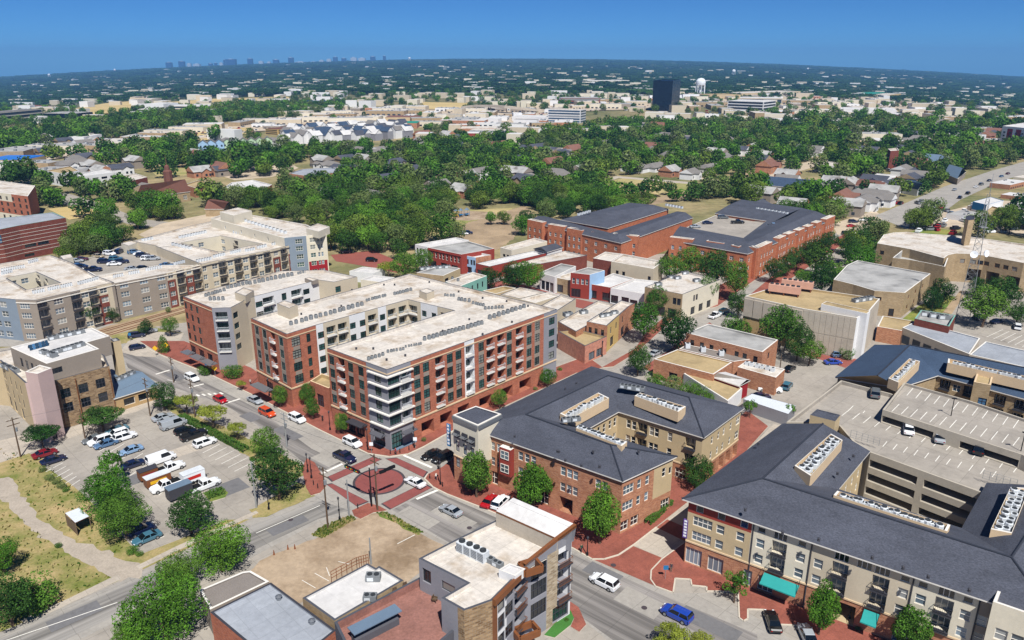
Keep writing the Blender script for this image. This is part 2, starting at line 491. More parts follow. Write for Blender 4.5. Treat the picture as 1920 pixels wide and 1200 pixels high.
def wall(mb, p0, p1, z0, z1, ops, zones, m):
    L = math.hypot(p1[0] - p0[0], p1[1] - p0[1])
    dx, dy = (p1[0] - p0[0]) / L, (p1[1] - p0[1]) / L
    nx, ny = dy, -dx                                     # outward
    def P(u, z, d=0.0): return (p0[0] + dx * u - nx * d, p0[1] + dy * u - ny * d, z)
    us = {0.0, L}; zs = {z0, z1}
    ops = [(max(.05, a), min(L - .05, b), max(z0, c), min(z1 - .05, d), dep, bm) for a, b, c, d, dep, bm in ops if b > .1 and a < L - .1]
    for a, b, c, d, dep, bm in ops: us |= {a, b}; zs |= {c, d}
    for a, b, c, d, zm in zones: us |= {min(max(a, 0), L), min(max(b, 0), L)}; zs |= {min(max(c, z0), z1), min(max(d, z0), z1)}
    us = sorted(us); zs = sorted(zs)
    us = [u for i, u in enumerate(us) if i == 0 or u - us[i - 1] > 1e-4]
    zs = [u for i, u in enumerate(zs) if i == 0 or u - zs[i - 1] > 1e-4]
    for j in range(len(zs) - 1):
        c, d = zs[j], zs[j + 1]; cz = (c + d) / 2
        run = None
        for i in range(len(us) - 1):
            a, b = us[i], us[i + 1]; cu = (a + b) / 2
            hole = any(o[0] < cu < o[1] and o[2] < cz < o[3] for o in ops)
            mm = None
            if not hole:
                mm = m
                for za, zb, zc, zd, zm in zones:
                    if za < cu < zb and zc < cz < zd: mm = zm
            if run and run[2] == mm: run = (run[0], b, mm)
            else:
                if run and run[2]: mb.face([P(run[0], c), P(run[1], c), P(run[1], d), P(run[0], d)], run[2], [(run[0], c), (run[1], c), (run[1], d), (run[0], d)])
                run = (a, b, mm)
        if run and run[2]: mb.face([P(run[0], c), P(run[1], c), P(run[1], d), P(run[0], d)], run[2], [(run[0], c), (run[1], c), (run[1], d), (run[0], d)])
    for a, b, c, d, dep, bm in ops:
        mm = m
        for za, zb, zc, zd, zm in zones:
            if za < a - .1 and zb > b + .1 and zc < (c + d) / 2 < zd: mm = zm
        mm = bm or mm
        mb.face([P(a, c), P(a, c, dep), P(a, d, dep), P(a, d)], mm)
        mb.face([P(b, c, dep), P(b, c), P(b, d), P(b, d, dep)], mm)
        mb.face([P(a, d), P(a, d, dep), P(b, d, dep), P(b, d)], mm)
        mb.face([P(a, c, dep), P(a, c), P(b, c), P(b, c, dep)], mm)
        if bm: mb.face([P(a, c, dep), P(b, c, dep), P(b, d, dep), P(a, d, dep)], bm)
    return L, dx, dy

CACHE = {}
def window_mesh(w, h, nx, ny, fm, fr=.09):
    k = ('w', round(w, 2), round(h, 2), nx, ny, fm)
    if k not in CACHE:
        b = MB()
        x0, x1 = -w / 2, w / 2
        b.box(x0, x1, -.1, 0, 0, fr, fm); b.box(x0, x1, -.1, 0, h - fr, h, fm)
        b.box(x0, x0 + fr, -.1, 0, fr, h - fr, fm); b.box(x1 - fr, x1, -.1, 0, fr, h - fr, fm)
        for i in range(1, nx): c = x0 + w * i / nx; b.box(c - fr / 2, c + fr / 2, -.095, -.01, fr, h - fr, fm)
        for i in range(1, ny): c = h * i / ny; b.box(x0 + fr, x1 - fr, -.09, -.012, c - fr / 2, c + fr / 2, fm)
        CACHE[k] = b.mesh('window')
    return CACHE[k]
def pane_mesh(w, h, gm):
    k = ('p', round(w, 2), round(h, 2), gm)
    if k not in CACHE:
        b = MB(); b.face([(-w / 2, -.03, 0), (w / 2, -.03, 0), (w / 2, -.03, h), (-w / 2, -.03, h)], gm)
        CACHE[k] = b.mesh('pane')
    return CACHE[k]
def balcony_mesh(w, sm, out):
    k = ('b', round(w, 2), sm, out)
    if k not in CACHE:
        b = MB(); b.box(-w / 2, w / 2, -out, .35, -.14, .04, sm)
        CACHE[k] = b.mesh('balcony')
    return CACHE[k]
def rail_mesh(w, rm, out):
    k = ('r', round(w, 2), rm, out)
    if k not in CACHE:
        b = MB(); o = out - .06
        b.box(-w / 2, w / 2, -o - .05, -o, 1.0, 1.07, rm); b.box(-w / 2, w / 2, -o - .045, -o - .005, .12, .17, rm)
        n = max(4, int(w / .22))
        for i in range(n + 1):
            x = -w / 2 + .02 + (w - .04) * i / n; b.box(x - .015, x + .015, -o - .04, -o - .01, .17, 1.0, rm)
        if out > .4:
            for sx in (-1, 1): b.box(sx * w / 2 - .03, sx * w / 2 + .03, -o, 0, 1.0, 1.06, rm)
        CACHE[k] = b.mesh('railing')
    return CACHE[k]
def put(name, me, parent, loc, rz): return obj(name, me, parent, loc, rz)

def building(name, label, px, H, wallm, roofm='roof_white', capm='cap_dark', par=.7, z0=0.0, cols=(), zones=(), skip=(), world=None, group=None, host=None, cat='building', frame='trim_dark', glass='glass_dark', bands=(), rail='pole_black', roof=True, ex=True, thick=.35):
    """flat-roofed block: photo outline of its parapet at height H; cols = (edge, kind, [photo x], [bottom z], w, h, nx, ny)"""
    P = [Vector((p[0], p[1], H)) for p in world] if world else W2(px, H)
    n = len(P)
    rev = not ccw(P)
    if ex: exclude(P)
    c = sum((p for p in P), Vector()) / n
    root = thing(name, label, cat, (c.x, c.y, z0), 0, group)
    mb = MB()
    nrm = []
    for i in range(n):
        a, b = P[i], P[(i + 1) % n]
        if rev: a, b = b, a
        L = max(1e-3, math.hypot(b.x - a.x, b.y - a.y))
        nrm.append((Vector(((b.y - a.y) / L, -(b.x - a.x) / L, 0)), a, b, L))
    kids = []
    for i in range(n):
        if i in skip: continue
        nv, a, b, L = nrm[i]
        ops = []; zn = []
        am = Vector((a.x, a.y, (H + z0) / 2)); bm_ = Vector((b.x, b.y, (H + z0) / 2))
        for z in zones:
            if z[0] != i: continue
            if z[1] is None: ua, ub = 0, L
            else: ua, ub = sorted((edge_u(am, bm_, z[1]) * L, edge_u(am, bm_, z[2]) * L))
            zn.append((ua, ub, z[3], z[4], z[5]))
        ang = math.atan2(b.y - a.y, b.x - a.x)
        for cspec in cols:
            if cspec[0] != i: continue
            _, kind, xs, rows, w, h = cspec[:6]
            nx, ny = (cspec[6], cspec[7]) if len(cspec) > 7 else (2, 2)
            gm = cspec[8] if len(cspec) > 8 and cspec[8] else glass
            fm = cspec[9] if len(cspec) > 9 else frame
            if isinstance(xs, (int, float)):                    # even spacing
                k = max(1, int(L / xs)); us = [L * (j + .5) / k for j in range(k)]
            else: us = [edge_u(am, bm_, x) * L for x in xs]
            for u in us:
                if u < w / 2 + .1 or u > L - w / 2 - .1: u = min(max(u, w / 2 + .12), L - w / 2 - .12)
                if L < w + .3: continue
                if any(o[0] < u + w / 2 and u - w / 2 < o[1] and o[2] < rows[0] + h and rows[0] < o[3] for o in ops): continue
                for z in rows:
                    kids.append((kind, a, nv, u, L, ang, z, w, h, nx, ny, gm, fm))
                    dep = {'w': .22, 'b': 1.3, 'f': .22, 'g': 7.0, 's': .35, 'd': .3}[kind]
                    if kind == 'f': continue
                    ops.append((u - w / 2, u + w / 2, z, z + h, dep, wallm if kind == 'g' else None))
        wall(mb, a, b, z0, H, ops, zn, wallm)
    mb.build('wall', root)
    for kind, a, nv, u, L, ang, z, w, h, nx, ny, gm, fm in kids:
        d = Vector((math.cos(ang), math.sin(ang), 0))
        base = Vector((a.x, a.y, z)) + d * u - root.location
        if kind == 'g': continue
        if kind in 'wsd':
            dep = {'w': .22, 's': .35, 'd': .3}[kind]
            wo_ = put('window' if kind == 'w' else 'shop_window' if kind == 's' else 'door', window_mesh(w, h, nx, ny, fm), root, base - nv * dep, ang)
            put('pane', pane_mesh(w, h, gm), wo_, (0, 0, 0), 0)
        elif kind == 'f':                                           # flat window proud of the wall
            wo_ = put('window', window_mesh(w, h, nx, ny, fm), root, base + nv * .02, ang)
            put('pane', pane_mesh(w, h, gm), wo_, (0, 0, 0), 0)
        else:
            ba = put('balcony', balcony_mesh(w + .1, fm if fm != frame else ('cap_white' if rail == 'unit_white' else 'trim_dark'), .5), root, base, ang)
            put('railing', rail_mesh(w, rail, .5), ba, (0, 0, 0), 0)
            wo_ = put('balcony_door', window_mesh(w, h, 3, 1, frame), root, base - nv * 1.3, ang)
            put('pane', pane_mesh(w, h, gm), wo_, (0, 0, 0), 0)
    if roof:
        t = thick
        off = []
        for i in range(n):
            n0, n1 = nrm[i - 1][0], nrm[i][0]
            if (i - 1) % n in skip: o = -n1 * t
            elif i in skip: o = -n0 * t
            else:
                s = n0 + n1
                k = s.length_squared
                o = -(s * (2 * t / k)) if k > .2 else -n1 * t
                if o.length > 4 * t: o = o.normalized() * 4 * t
            off.append(P[i] + o)
        zr = H - par
        rb = MB(); rb.face([(P[i].x, P[i].y, zr) for i in (range(n - 1, -1, -1) if rev else range(n))], roofm)
        rb.build('roof', root)
        pb = MB()
        for i in range(n):
            if i in skip: continue
            j = (i + 1) % n
            a, b, c_, d_ = P[i], P[j], off[j], off[i]
            pb.face([(a.x, a.y, H + .003), (b.x, b.y, H + .003), (c_.x, c_.y, H + .003), (d_.x, d_.y, H + .003)], capm)
            pb.face([(d_.x, d_.y, zr), (c_.x, c_.y, zr), (c_.x, c_.y, H + .003), (d_.x, d_.y, H + .003)], roofm)
        if par > .05: pb.build('parapet', root)
    for e, zb, hb, dep, bmn in bands:
        es = [e] if not isinstance(e, (tuple, list)) else e
        for i in es:
            nv, a, b, L = nrm[i]
            ang = math.atan2(b.y - a.y, b.x - a.x)
            bb = MB(); mid = (a + b) / 2 + nv * (dep / 2 + .004)
            bb.obox((mid.x, mid.y), ang, L - .06, dep, zb, zb + hb, bmn)
            bb.build('band', root)
    if host:
        root.parent = host; root.location -= host.location
        del root['label'], root['category']
    return root

# rooftop machines
def cond_mesh(kind):
    k = ('cond', kind)
    if k in CACHE: return CACHE[k]
    b = MB(); f = MB()
    body = {'c': 'unit_grey', 'w': 'unit_white', 'p': 'unit_pink', 'g': 'unit_grey'}[kind[0]]
    if kind == 'c' or kind == 'w':
        b.lathe([(0, 0), (.5, .0), (.52, .1), (.52, .95), (.44, 1.05), (.0, 1.05)], 8, body)
        f.lathe([(.40, 1.056), (.38, 1.12), (0, 1.1)], 8, 'unit_fan')
    elif kind == 'g':
        b.box(-1.3, 1.3, -.8, .8, .0, 1.1, body); b.box(-1.0, .1, -.84, .84, .2, .9, 'unit_white')
        for x in (-.6, .6): f.lathe([(.5, 1.104), (.48, 1.25), (0, 1.2)], 8, 'unit_fan', (x, 0, 0))
    elif kind == 'wb':
        b.box(-.45, .45, -.45, .45, 0, .95, body); f.lathe([(.36, .954), (.34, 1.02), (0, 1.0)], 8, 'unit_fan')
    CACHE[k] = (b.mesh('casing'), f.mesh('fan'))
    return CACHE[k]
def unit(p, kind, label, group, rz=0, s=1.0):
    a, f = cond_mesh(kind)
    t = thing('air_conditioner', label, 'air conditioner', p, rz, group)
    obj('casing', a, t); obj('fan', f, t)
    t.scale = (s, s, s)
    return t
def vents(pts, z, label, group, r=.22):
    for i, (x, y) in enumerate(pts):
        k = ('vent', r)
        if k not in CACHE:
            b = MB(); b.lathe([(r, 0), (r * .8, .35), (r * 1.2, .4), (0, .55)], 8, 'trim_dark'); CACHE[k] = b.mesh('roof_vent')
        o = obj('roof_vent', CACHE[k], None, G(x, y, z)); tag(o, label.format(ORD[i]), 'roof vent', group)
STUFF = MB()
def far_units(x0, y0, x1, y1, n, z):
    A, B = G(x0, y0, z), G(x1, y1, z)
    k = min(1.0, (B - A).length / (n - 1) * .66); an = math.atan2(B.y - A.y, B.x - A.x)
    for i in range(n):
        p = A.lerp(B, i / (n - 1)); STUFF.obox(p.xy, an, k, k, z + .005, z + 1.0, 'unit_white'); STUFF.obox(p.xy, an, k * .75, k * .75, z + 1.005, z + 1.1, 'unit_fan')
def units(x0, y0, x1, y1, n, z, kind, where, group, rows=1, s=1.0, jit=.12):
    A, B = G(x0, y0, z), G(x1, y1, z)
    d = (B - A); nn = Vector((-d.y, d.x, 0)).normalized()
    if n > 1 and kind != 'g': s = min(s, d.length / (n - 1) * .8)
    for i in range(n):
        for r in range(rows):
            t = i / max(1, n - 1)
            p = A + d * t + nn * (r * 1.25) + Vector((random.uniform(-jit, jit), random.uniform(-jit, jit), 0))
            p.z = z + .006
            lab = '%s condenser from left %s%s' % (ORD[i], where, '' if rows == 1 else (', near row', ', far row')[r])
            unit(p, kind, lab, group, math.atan2(d.y, d.x), s * random.uniform(.92, 1.06))

# pitched roofs from traced corners
def pitched(name, label, pts, eave_edges, faces, roofm, z0=0, group=None, over=.35, wallm=None, cols=(), zones=(), glass='glass_dark', frame='trim_white', fascia='cap_white', ridges=(), poly=None, bands=(), rail='pole_black', cat='building'):
    """pts: name -> (photo x, photo y, z); eave_edges: outline as list of names (walls under it); faces: name tuples"""
    V = {k: (v if isinstance(v, Vector) else G(*v)) for k, v in pts.items()}
    ring = [V[k] for k in eave_edges]
    H = min(p.z for p in ring)
    c = sum(ring, Vector()) / len(ring)
    # the walls stand back under the eaves
    rev = not ccw(ring); n = len(ring)
    inn = []
    for i in range(n):
        a, b, d = ring[i - 1], ring[i], ring[(i + 1) % n]
        def nr(p, q):
            L = math.hypot(q.x - p.x, q.y - p.y) or 1; v = Vector(((q.y - p.y) / L, -(q.x - p.x) / L, 0)); return -v if rev else v
        s = nr(a, b) + nr(b, d); k = s.length_squared
        o = s * (2 * over / k) if k > .3 else nr(a, b) * over
        inn.append((b.x - o.x, b.y - o.y))
    root = building(name, label, None, H - .06, wallm, roof=False, world=inn, z0=z0, cols=cols, zones=zones, glass=glass, frame=frame, group=group, bands=bands, rail=rail, cat=cat)
    rb = MB()
    for f in faces:
        q = [V[k] for k in f]
        nn = (q[1] - q[0]).cross(q[2] - q[0])
        if nn.z < 0: q = q[::-1]
        L = (q[1] - q[0])
        rb.face(q, roofm)
    ro = rb.build('roof', root)
    fb = MB()
    for i in range(n):
        a, b = ring[i], ring[(i + 1) % n]
        fb.face([(a.x, a.y, a.z - .22), (b.x, b.y, b.z - .22), (b.x, b.y, b.z - .004), (a.x, a.y, a.z - .004)], fascia)
        ia, ib = inn[i], inn[(i + 1) % n]
        fb.face([(a.x, a.y, a.z - .22), (ia[0], ia[1], H - .22), (ib[0], ib[1], H - .22), (b.x, b.y, b.z - .22)], fascia)
    fb.build('eaves', ro)
    for a, b in ridges:
        A, B = V[a], V[b]
        k = MB(); k.tube(A + Vector((0, 0, .02)), B + Vector((0, 0, .02)), .16, .16, 6, 'shingle_ridge'); k.build('ridge_cap', ro)
    return root, V

def ac_well(label, quad, z, depth, wallm, n, group, host, rows=1):
    """sunken plant well: a tray let into the roof slope, with its machines"""
    Q = W2(quad, z)
    if not ccw(Q): Q = Q[::-1]
    c = sum(Q, Vector()) / 4
    mb = MB()
    def ins(k): return [q + (c - q).normalized() * k for q in Q]
    I = ins(.35)
    for i in range(4):
        j = (i + 1) % 4
        mb.face([(Q[i].x, Q[i].y, z - 2.2), (Q[j].x, Q[j].y, z - 2.2), Q[j], Q[i]], wallm)
        mb.face([Q[i], Q[j], I[j], I[i]], 'cap_white')
        mb.face([(I[j].x, I[j].y, z - depth), (I[i].x, I[i].y, z - depth), I[i], I[j]], wallm)
    mb.face([(p.x, p.y, z - depth) for p in I], 'roof_tan')
    mb.build('plant_well', host)
    e = [(Q[(i + 1) % 4] - Q[i]).length for i in range(4)]
    i = 0 if e[0] > e[1] else 1
    a = (Q[i] + Q[(i + 3) % 4]) / 2; b = (Q[(i + 1) % 4] + Q[(i + 2) % 4]) / 2
    d = b - a; a = a + d * .07; d = d * .86; w = (Q[(i + 1) % 4] - Q[(i + 2) % 4]).normalized()
    if proj(a)[0] > proj(a + d)[0]: a = a + d; d = -d
    for k in range(n):
        for r in range(rows):
            p = a + d * (k / (n - 1)) + w * ((r - (rows - 1) / 2) * 1.15) + Vector((random.uniform(-.15, .15), random.uniform(-.15, .15), 0)); p.z = z - depth + .005
            unit(p, random.choice(('wb', 'w')), '%s condenser from left %s%s' % (ORD[k], label, '' if r == 0 else ', other row'), group, math.atan2(d.y, d.x), random.uniform(.9, 1.1))
# the plain
def make_ground():
    b = MB(); vs = []
    rad = [0, 40, 90, 160, 260, 400, 600, 850, 1100, 1400, 1750, 2150, 2600, 3200, 4000, 5200, 6500, 8000, 9500, 10500, 11000, 11600, 13500]
    na = 120
    idx = {}
    v = [(0, 0, 0)]
    for r in rad[1:]:
        for k in range(na):
            a = 2 * math.pi * k / na
            x, y = r * math.cos(a), r * math.sin(a)
            v.append((x, y, TZ(x, y)))
    f = []
    for k in range(na): f.append((0, 1 + k, 1 + (k + 1) % na))
    for i in range(len(rad) - 2):
        o = 1 + i * na; p = o + na
        for k in range(na):
            j = (k + 1) % na
            f.append((o + k, p + k, p + j, o + j))
    me = bpy.data.meshes.new('ground'); me.from_pydata(v, [], f); me.materials.append(MATS['plain'])
    me.polygons.foreach_set('use_smooth', [True] * len(f)); me.update()
    o = obj('ground', me); o['kind'] = 'structure'
make_ground()

SEQ = [0]
def sheet(name, px, z, m, step=0.0, world=None, ex=True, far=False, rough=0.0):
    SEQ[0] += 1; z += SEQ[0] * .0003 * (20 if far else 1)
    P = world or ([GT(*p) for p in px] if far else W2(px, 0))
    if not ccw(P): P = P[::-1]
    if rough:                                                  # worn, uneven edge
        r = random.Random(len(P)); Q = []
        for i in range(len(P)):
            a, c = P[i], P[(i + 1) % len(P)]; k = max(1, int((c - a).length / 1.3))
            for j in range(k): q = a.lerp(c, j / k); Q.append(q + Vector((r.uniform(-rough, rough), r.uniform(-rough, rough), 0)))
        P = Q
    b = MB()
    if far: b.face([(p[0], p[1], p[2] + z) for p in P], m)
    else: b.face([(p[0], p[1], z) for p in P], m)
    if step:
        for i in range(len(P)):
            a, c = P[i - 1], P[i]
            b.face([(a[0], a[1], 0), (c[0], c[1], 0), (c[0], c[1], z), (a[0], a[1], z)], 'kerb_stone')
    if ex: exclude(P)
    return struct(name, b)

def strip_poly(pts, w):
    L = []; Rr = []
    for i, p in enumerate(pts):
        a = pts[max(0, i - 1)]; c = pts[min(len(pts) - 1, i + 1)]
        d = Vector((c[0] - a[0], c[1] - a[1], 0)).normalized(); n = Vector((-d.y, d.x, 0)) * w / 2
        L.append(Vector(p) + n); Rr.append(Vector(p) - n)
    return L + Rr[::-1]

def kerb(px, parent_name='kerb', w=.3, z=.135):
    pts = W2(px, 0)
    b = MB()
    for i in range(len(pts) - 1):
        a, c = pts[i], pts[i + 1]
        d = (c - a).normalized(); n = Vector((-d.y, d.x, 0)) * w / 2
        b.face([(a + n).to_tuple()[:2] + (z,), (c + n).to_tuple()[:2] + (z,), (c - n).to_tuple()[:2] + (z,), (a - n).to_tuple()[:2] + (z,)][::-1], 'kerb_stone')
        for s in (1, -1):
            q = [(a + n * s).to_tuple()[:2] + (0,), (c + n * s).to_tuple()[:2] + (0,), (c + n * s).to_tuple()[:2] + (z,), (a + n * s).to_tuple()[:2] + (z,)]
            b.face(q, 'kerb_stone')
    struct('kerb', b)

# town blocks: pale concrete yards under everything
sheet('town_ground', None, .004, 'lot_concrete', world=[Vector(p) for p in ((-175, 50, 0), (130, 50, 0), (190, 160, 0), (215, 320, 0), (120, 330, 0), (-20, 300, 0), (-80, 240, 0), (-175, 190, 0))], ex=False)
# streets
road = [(-120, 1238), (35, 1175), (225, 1092), (480, 972), (575, 940), (600, 925), (610, 912), (605, 900), (585, 886), (480, 797), (420, 760), (295, 722), (235, 692), (222, 664), (205, 650), (0, 650), (-90, 655),
        (-90, 626), (0, 628), (150, 613), (222, 606), (236, 632), (262, 650), (330, 680), (395, 703), (480, 745), (600, 808), (660, 837), (690, 852), (730, 858), (765, 853), (795, 839), (830, 820), (900, 786), (1000, 740), (1080, 703), (1160, 690), (1180, 672), (1255, 617), (1345, 580), (1440, 510), (1560, 440), (1640, 405),
        (1662, 414), (1580, 455), (1480, 522), (1392, 592), (1300, 645), (1225, 695), (1150, 735), (1000, 800), (900, 848), (830, 876), (800, 890), (795, 898), (812, 914), (837, 927), (960, 977), (1075, 1030), (1110, 1050), (1228, 1100), (1266, 1112), (1340, 1112), (1384, 1140), (1445, 1172), (1520, 1225), (1560, 1260),
        (1250, 1260), (1160, 1217), (1064, 1140), (1000, 1098), (830, 1014), (792, 994), (720, 958), (690, 946), (660, 962), (597, 979), (480, 1041), (195, 1177), (100, 1225), (40, 1260)]
sheet('road', road, .012, 'concrete_road')
# darker wheel-worn asphalt lanes of the main street
sheet('road_lane', [(226, 655), (245, 645), (300, 675), (330, 690), (480, 765), (585, 842), (640, 868), (604, 884), (585, 880), (480, 795), (420, 758), (300, 718), (240, 690)], .016, 'lane_wide', ex=False)
sheet('road_lane', [(735, 956), (812, 918), (840, 932), (960, 983), (1075, 1038), (1228, 1110), (1420, 1190), (1420, 1230), (1190, 1230), (1064, 1138), (1000, 1094), (850, 1022)], .016, 'lane_wide', ex=False)
sheet('road_lane', [(-60, 1222), (35, 1184), (225, 1102), (480, 982), (575, 948), (600, 938), (655, 957), (597, 973), (480, 1030), (195, 1165), (60, 1230)], .016, 'lane_cross', ex=False)
# pavements of red brick, one kerb high
sheet('pavement', [(262, 640), (300, 664), (395, 702), (480, 743), (600, 806), (660, 835), (690, 850), (730, 856), (765, 851), (795, 837), (830, 817), (900, 783), (1000, 737), (1080, 700), (1130, 690), (1100, 668), (1040, 690), (900, 745), (735, 820), (540, 735), (470, 690), (345, 640), (300, 640)], .13, 'brick_paving', step=1)
kerb([(262, 646), (300, 666), (395, 703), (480, 744), (600, 807), (660, 836), (690, 851), (730, 857), (765, 852), (795, 838), (830, 818), (900, 784)])
sheet('pavement', [(802, 890), (797, 898), (813, 913), (838, 926), (900, 950), (960, 975), (1075, 1028), (1110, 1048), (1133, 1048), (1160, 1040), (1190, 1020), (1231, 988), (1287, 944), (1340, 900), (1400, 845), (1440, 800), (1400, 770), (1320, 850), (1160, 960), (920, 890), (850, 860), (830, 876)], .13, 'brick_paving', step=1)
kerb([(802, 889), (796, 898), (812, 914), (838, 927), (900, 951), (960, 976), (1075, 1029), (1110, 1049), (1133, 1049), (1160, 1041), (1190, 1021), (1231, 989)])
sheet('pavement', [(1282, 1018), (1241, 1048), (1222, 1070), (1221, 1087), (1229, 1099), (1262, 1111), (1266, 1085), (1295, 1087), (1297, 1098), (1325, 1101), (1325, 1108), (1384, 1109), (1386, 1158), (1394, 1164), (1402, 1160), (1402, 1142), (1433, 1143), (1436, 1158), (1445, 1170), (1494, 1172), (1500, 1185), (1560, 1235), (1760, 1260), (1760, 1200), (1500, 1100), (1300, 1030)], .13, 'brick_paving', step=1)
kerb([(1282, 1019), (1241, 1049), (1221, 1070), (1220, 1087), (1229, 1100), (1262, 1112), (1266, 1085), (1295, 1087), (1297, 1098), (1325, 1101), (1325, 1109), (1384, 1110), (1386, 1159), (1394, 1165), (1402, 1161), (1402, 1143), (1433, 1144), (1436, 1159), (1445, 1171), (1494, 1173), (1500, 1186), (1560, 1236)], w=.22)
sheet('pavement', [(660, 958), (690, 944), (712, 950), (726, 958), (700, 962), (676, 974), (664, 968)], .13, 'brick_paving', step=1)
sheet('pavement', [(575, 860), (590, 868), (606, 895), (612, 912), (600, 925), (583, 930), (574, 915), (566, 880)], .13, 'brick_paving', step=1)
# alley between the two dark-roofed blocks
sheet('alley', [(1231, 989), (1287, 945), (1345, 897), (1405, 842), (1450, 795), (1480, 800), (1400, 900), (1300, 985), (1241, 1046), (1187, 1023)], .014, 'sidewalk')
sheet('alley_paving', [(1231, 989), (1251, 974), (1300, 995), (1284, 1015)], .02, 'brick_paving', ex=False)
sheet('alley_paving', [(1112, 1049), (1155, 1043), (1187, 1024), (1241, 1046), (1222, 1066), (1221, 1087), (1229, 1099)], .02, 'brick_paving', ex=False)
sheet('pavement', [(1066, 1127), (1085, 1140), (1099, 1172), (1086, 1186), (1070, 1176), (1077, 1160), (1066, 1144)], .13, 'brick_paving', step=1)
sheet('turf', [(1020, 1192), (1060, 1148), (1070, 1146), (1076, 1160), (1070, 1173), (1040, 1197)], .14, 'turf', step=1)
# crossings at the junction
for q in ([(612, 895), (700, 856), (717, 861), (622, 904)], [(722, 860), (743, 858), (803, 885), (795, 896)], [(611, 908), (622, 906), (692, 941), (669, 950)], [(714, 945), (795, 905), (811, 914), (731, 956)]):
    c = sheet('crossing', q, .020, 'crosswalk_edge', ex=False)
    P = W2(q, 0); m = sum(P, Vector()) / 4
    sheet('crossing', None, .024, 'crosswalk_red', world=[p + (m - p).normalized() * .38 for p in P], ex=False)
cc = G(711, 902)
def disc(name, c, r, z, m, n=48, r0=0):
    b = MB()
    if r0 == 0: b.face([(c.x + r * math.cos(2 * math.pi * i / n), c.y + r * math.sin(2 * math.pi * i / n), z) for i in range(n)], m)
    else:
        for i in range(n):
            a, d = 2 * math.pi * i / n, 2 * math.pi * (i + 1) / n
            b.face([(c.x + q * math.cos(t), c.y + q * math.sin(t), z) for q, t in ((r0, a), (r, a), (r, d), (r0, d))], m)
    return struct(name, b)
rr = (G(760, 902) - cc).length
disc('junction_ring', cc, rr, .034, 'crosswalk_edge', r0=rr * .9)
disc('junction_disc', cc, rr * .9, .034, 'crosswalk_red')
# paint
MARKS = thing('road_markings', 'white painted stop lines, stall lines and arrows on roads and parking lots', 'road marking')
del MARKS['label'], MARKS['category']; MARKS['kind'] = 'structure'
def mark(a, b, w=.12, z=.042, dz=0, name='painted_line'):
    A, B = G(*a, dz), G(*b, dz)
    d = (B - A).normalized(); n = Vector((-d.y, d.x, 0)) * w / 2
    m = MB(); m.face([(p.x, p.y, dz + z) for p in (A - n, B - n, B + n, A + n)], 'paint_white')
    return m.build(name, MARKS)
for a, b in (((604, 888), (642, 870)), ((757, 854), (810, 877)), ((781, 936), (821, 919)), ((418, 758), (450, 748)), ((355, 727), (382, 720)), ((292, 702), (318, 694))): mark(a, b, .6)
for a, b in (((0, 1205), (220, 1130)), ((480, 1000), (600, 948)), ((314, 712), (330, 716)), ((345, 705), (358, 716))): mark(a, b, .15)
for i in range(5): mark((368 + 11 * i, 740 - 4 * i + i * 3), (374 + 11 * i, 743 - 4 * i + i * 3), .5)
def stalls(a0, b0, a1, b1, n, dz=0, z=.042, w=.13):
    A0, B0, A1, B1 = G(*a0, dz), G(*b0, dz), G(*a1, dz), G(*b1, dz)
    for i in range(n):
        t = i / (n - 1)
        A, B = A0.lerp(A1, t), B0.lerp(B1, t)
        d = (B - A).normalized(); nn = Vector((-d.y, d.x, 0)) * w / 2
        m = MB(); m.face([(p.x, p.y, dz + z) for p in (A - nn, B - nn, B + nn, A + nn)], 'paint_white'); m.build('stall_line', MARKS)
# repairs in the paving and iron covers
for i, (x, y, w, h_, a, m) in enumerate(((330, 705, 3, 7, -40, 'asphalt'), (400, 742, 2.5, 9, -40, 'concrete_road'), (470, 782, 3, 5, -40, 'asphalt'), (540, 812, 2.6, 8, -40, 'asphalt'), (610, 862, 3, 6, -40, 'concrete_road'), (850, 970, 3, 9, -40, 'concrete_road'), (930, 1003, 3, 8, -40, 'asphalt'), (785, 970, 3, 8, -40, 'concrete_road'), (1130, 1075, 3, 6, -40, 'asphalt'), (1200, 1130, 4, 7, -40, 'concrete_road'), (1330, 1170, 3, 9, -40, 'asphalt'), (140, 1155, 3, 7, 44, 'asphalt'), (340, 1070, 3, 8, 44, 'asphalt'), (540, 985, 2.5, 7, 44, 'asphalt'), (330, 850, 4, 9, 44, 'sidewalk'), (430, 915, 5, 6, 44, 'asphalt'), (250, 900, 4, 5, 44, 'asphalt'))):
    p = G(x, y); c, s = math.cos(R(a)), math.sin(R(a))
    sheet('paving_repair', None, .03, m, world=[p + Vector((c * u * h_ / 2 - s * v * w / 2, s * u * h_ / 2 + c * v * w / 2, 0)) for u, v in ((-1, -1), (1, -1), (1, 1), (-1, 1))], ex=False)
for x, y in ((1208, 1140), (655, 848), (405, 752), (700, 930), (880, 990), (545, 975), (290, 1095), (1150, 1060)): disc('manhole_cover', G(x, y), .45, .055, 'crosswalk_edge', 16)
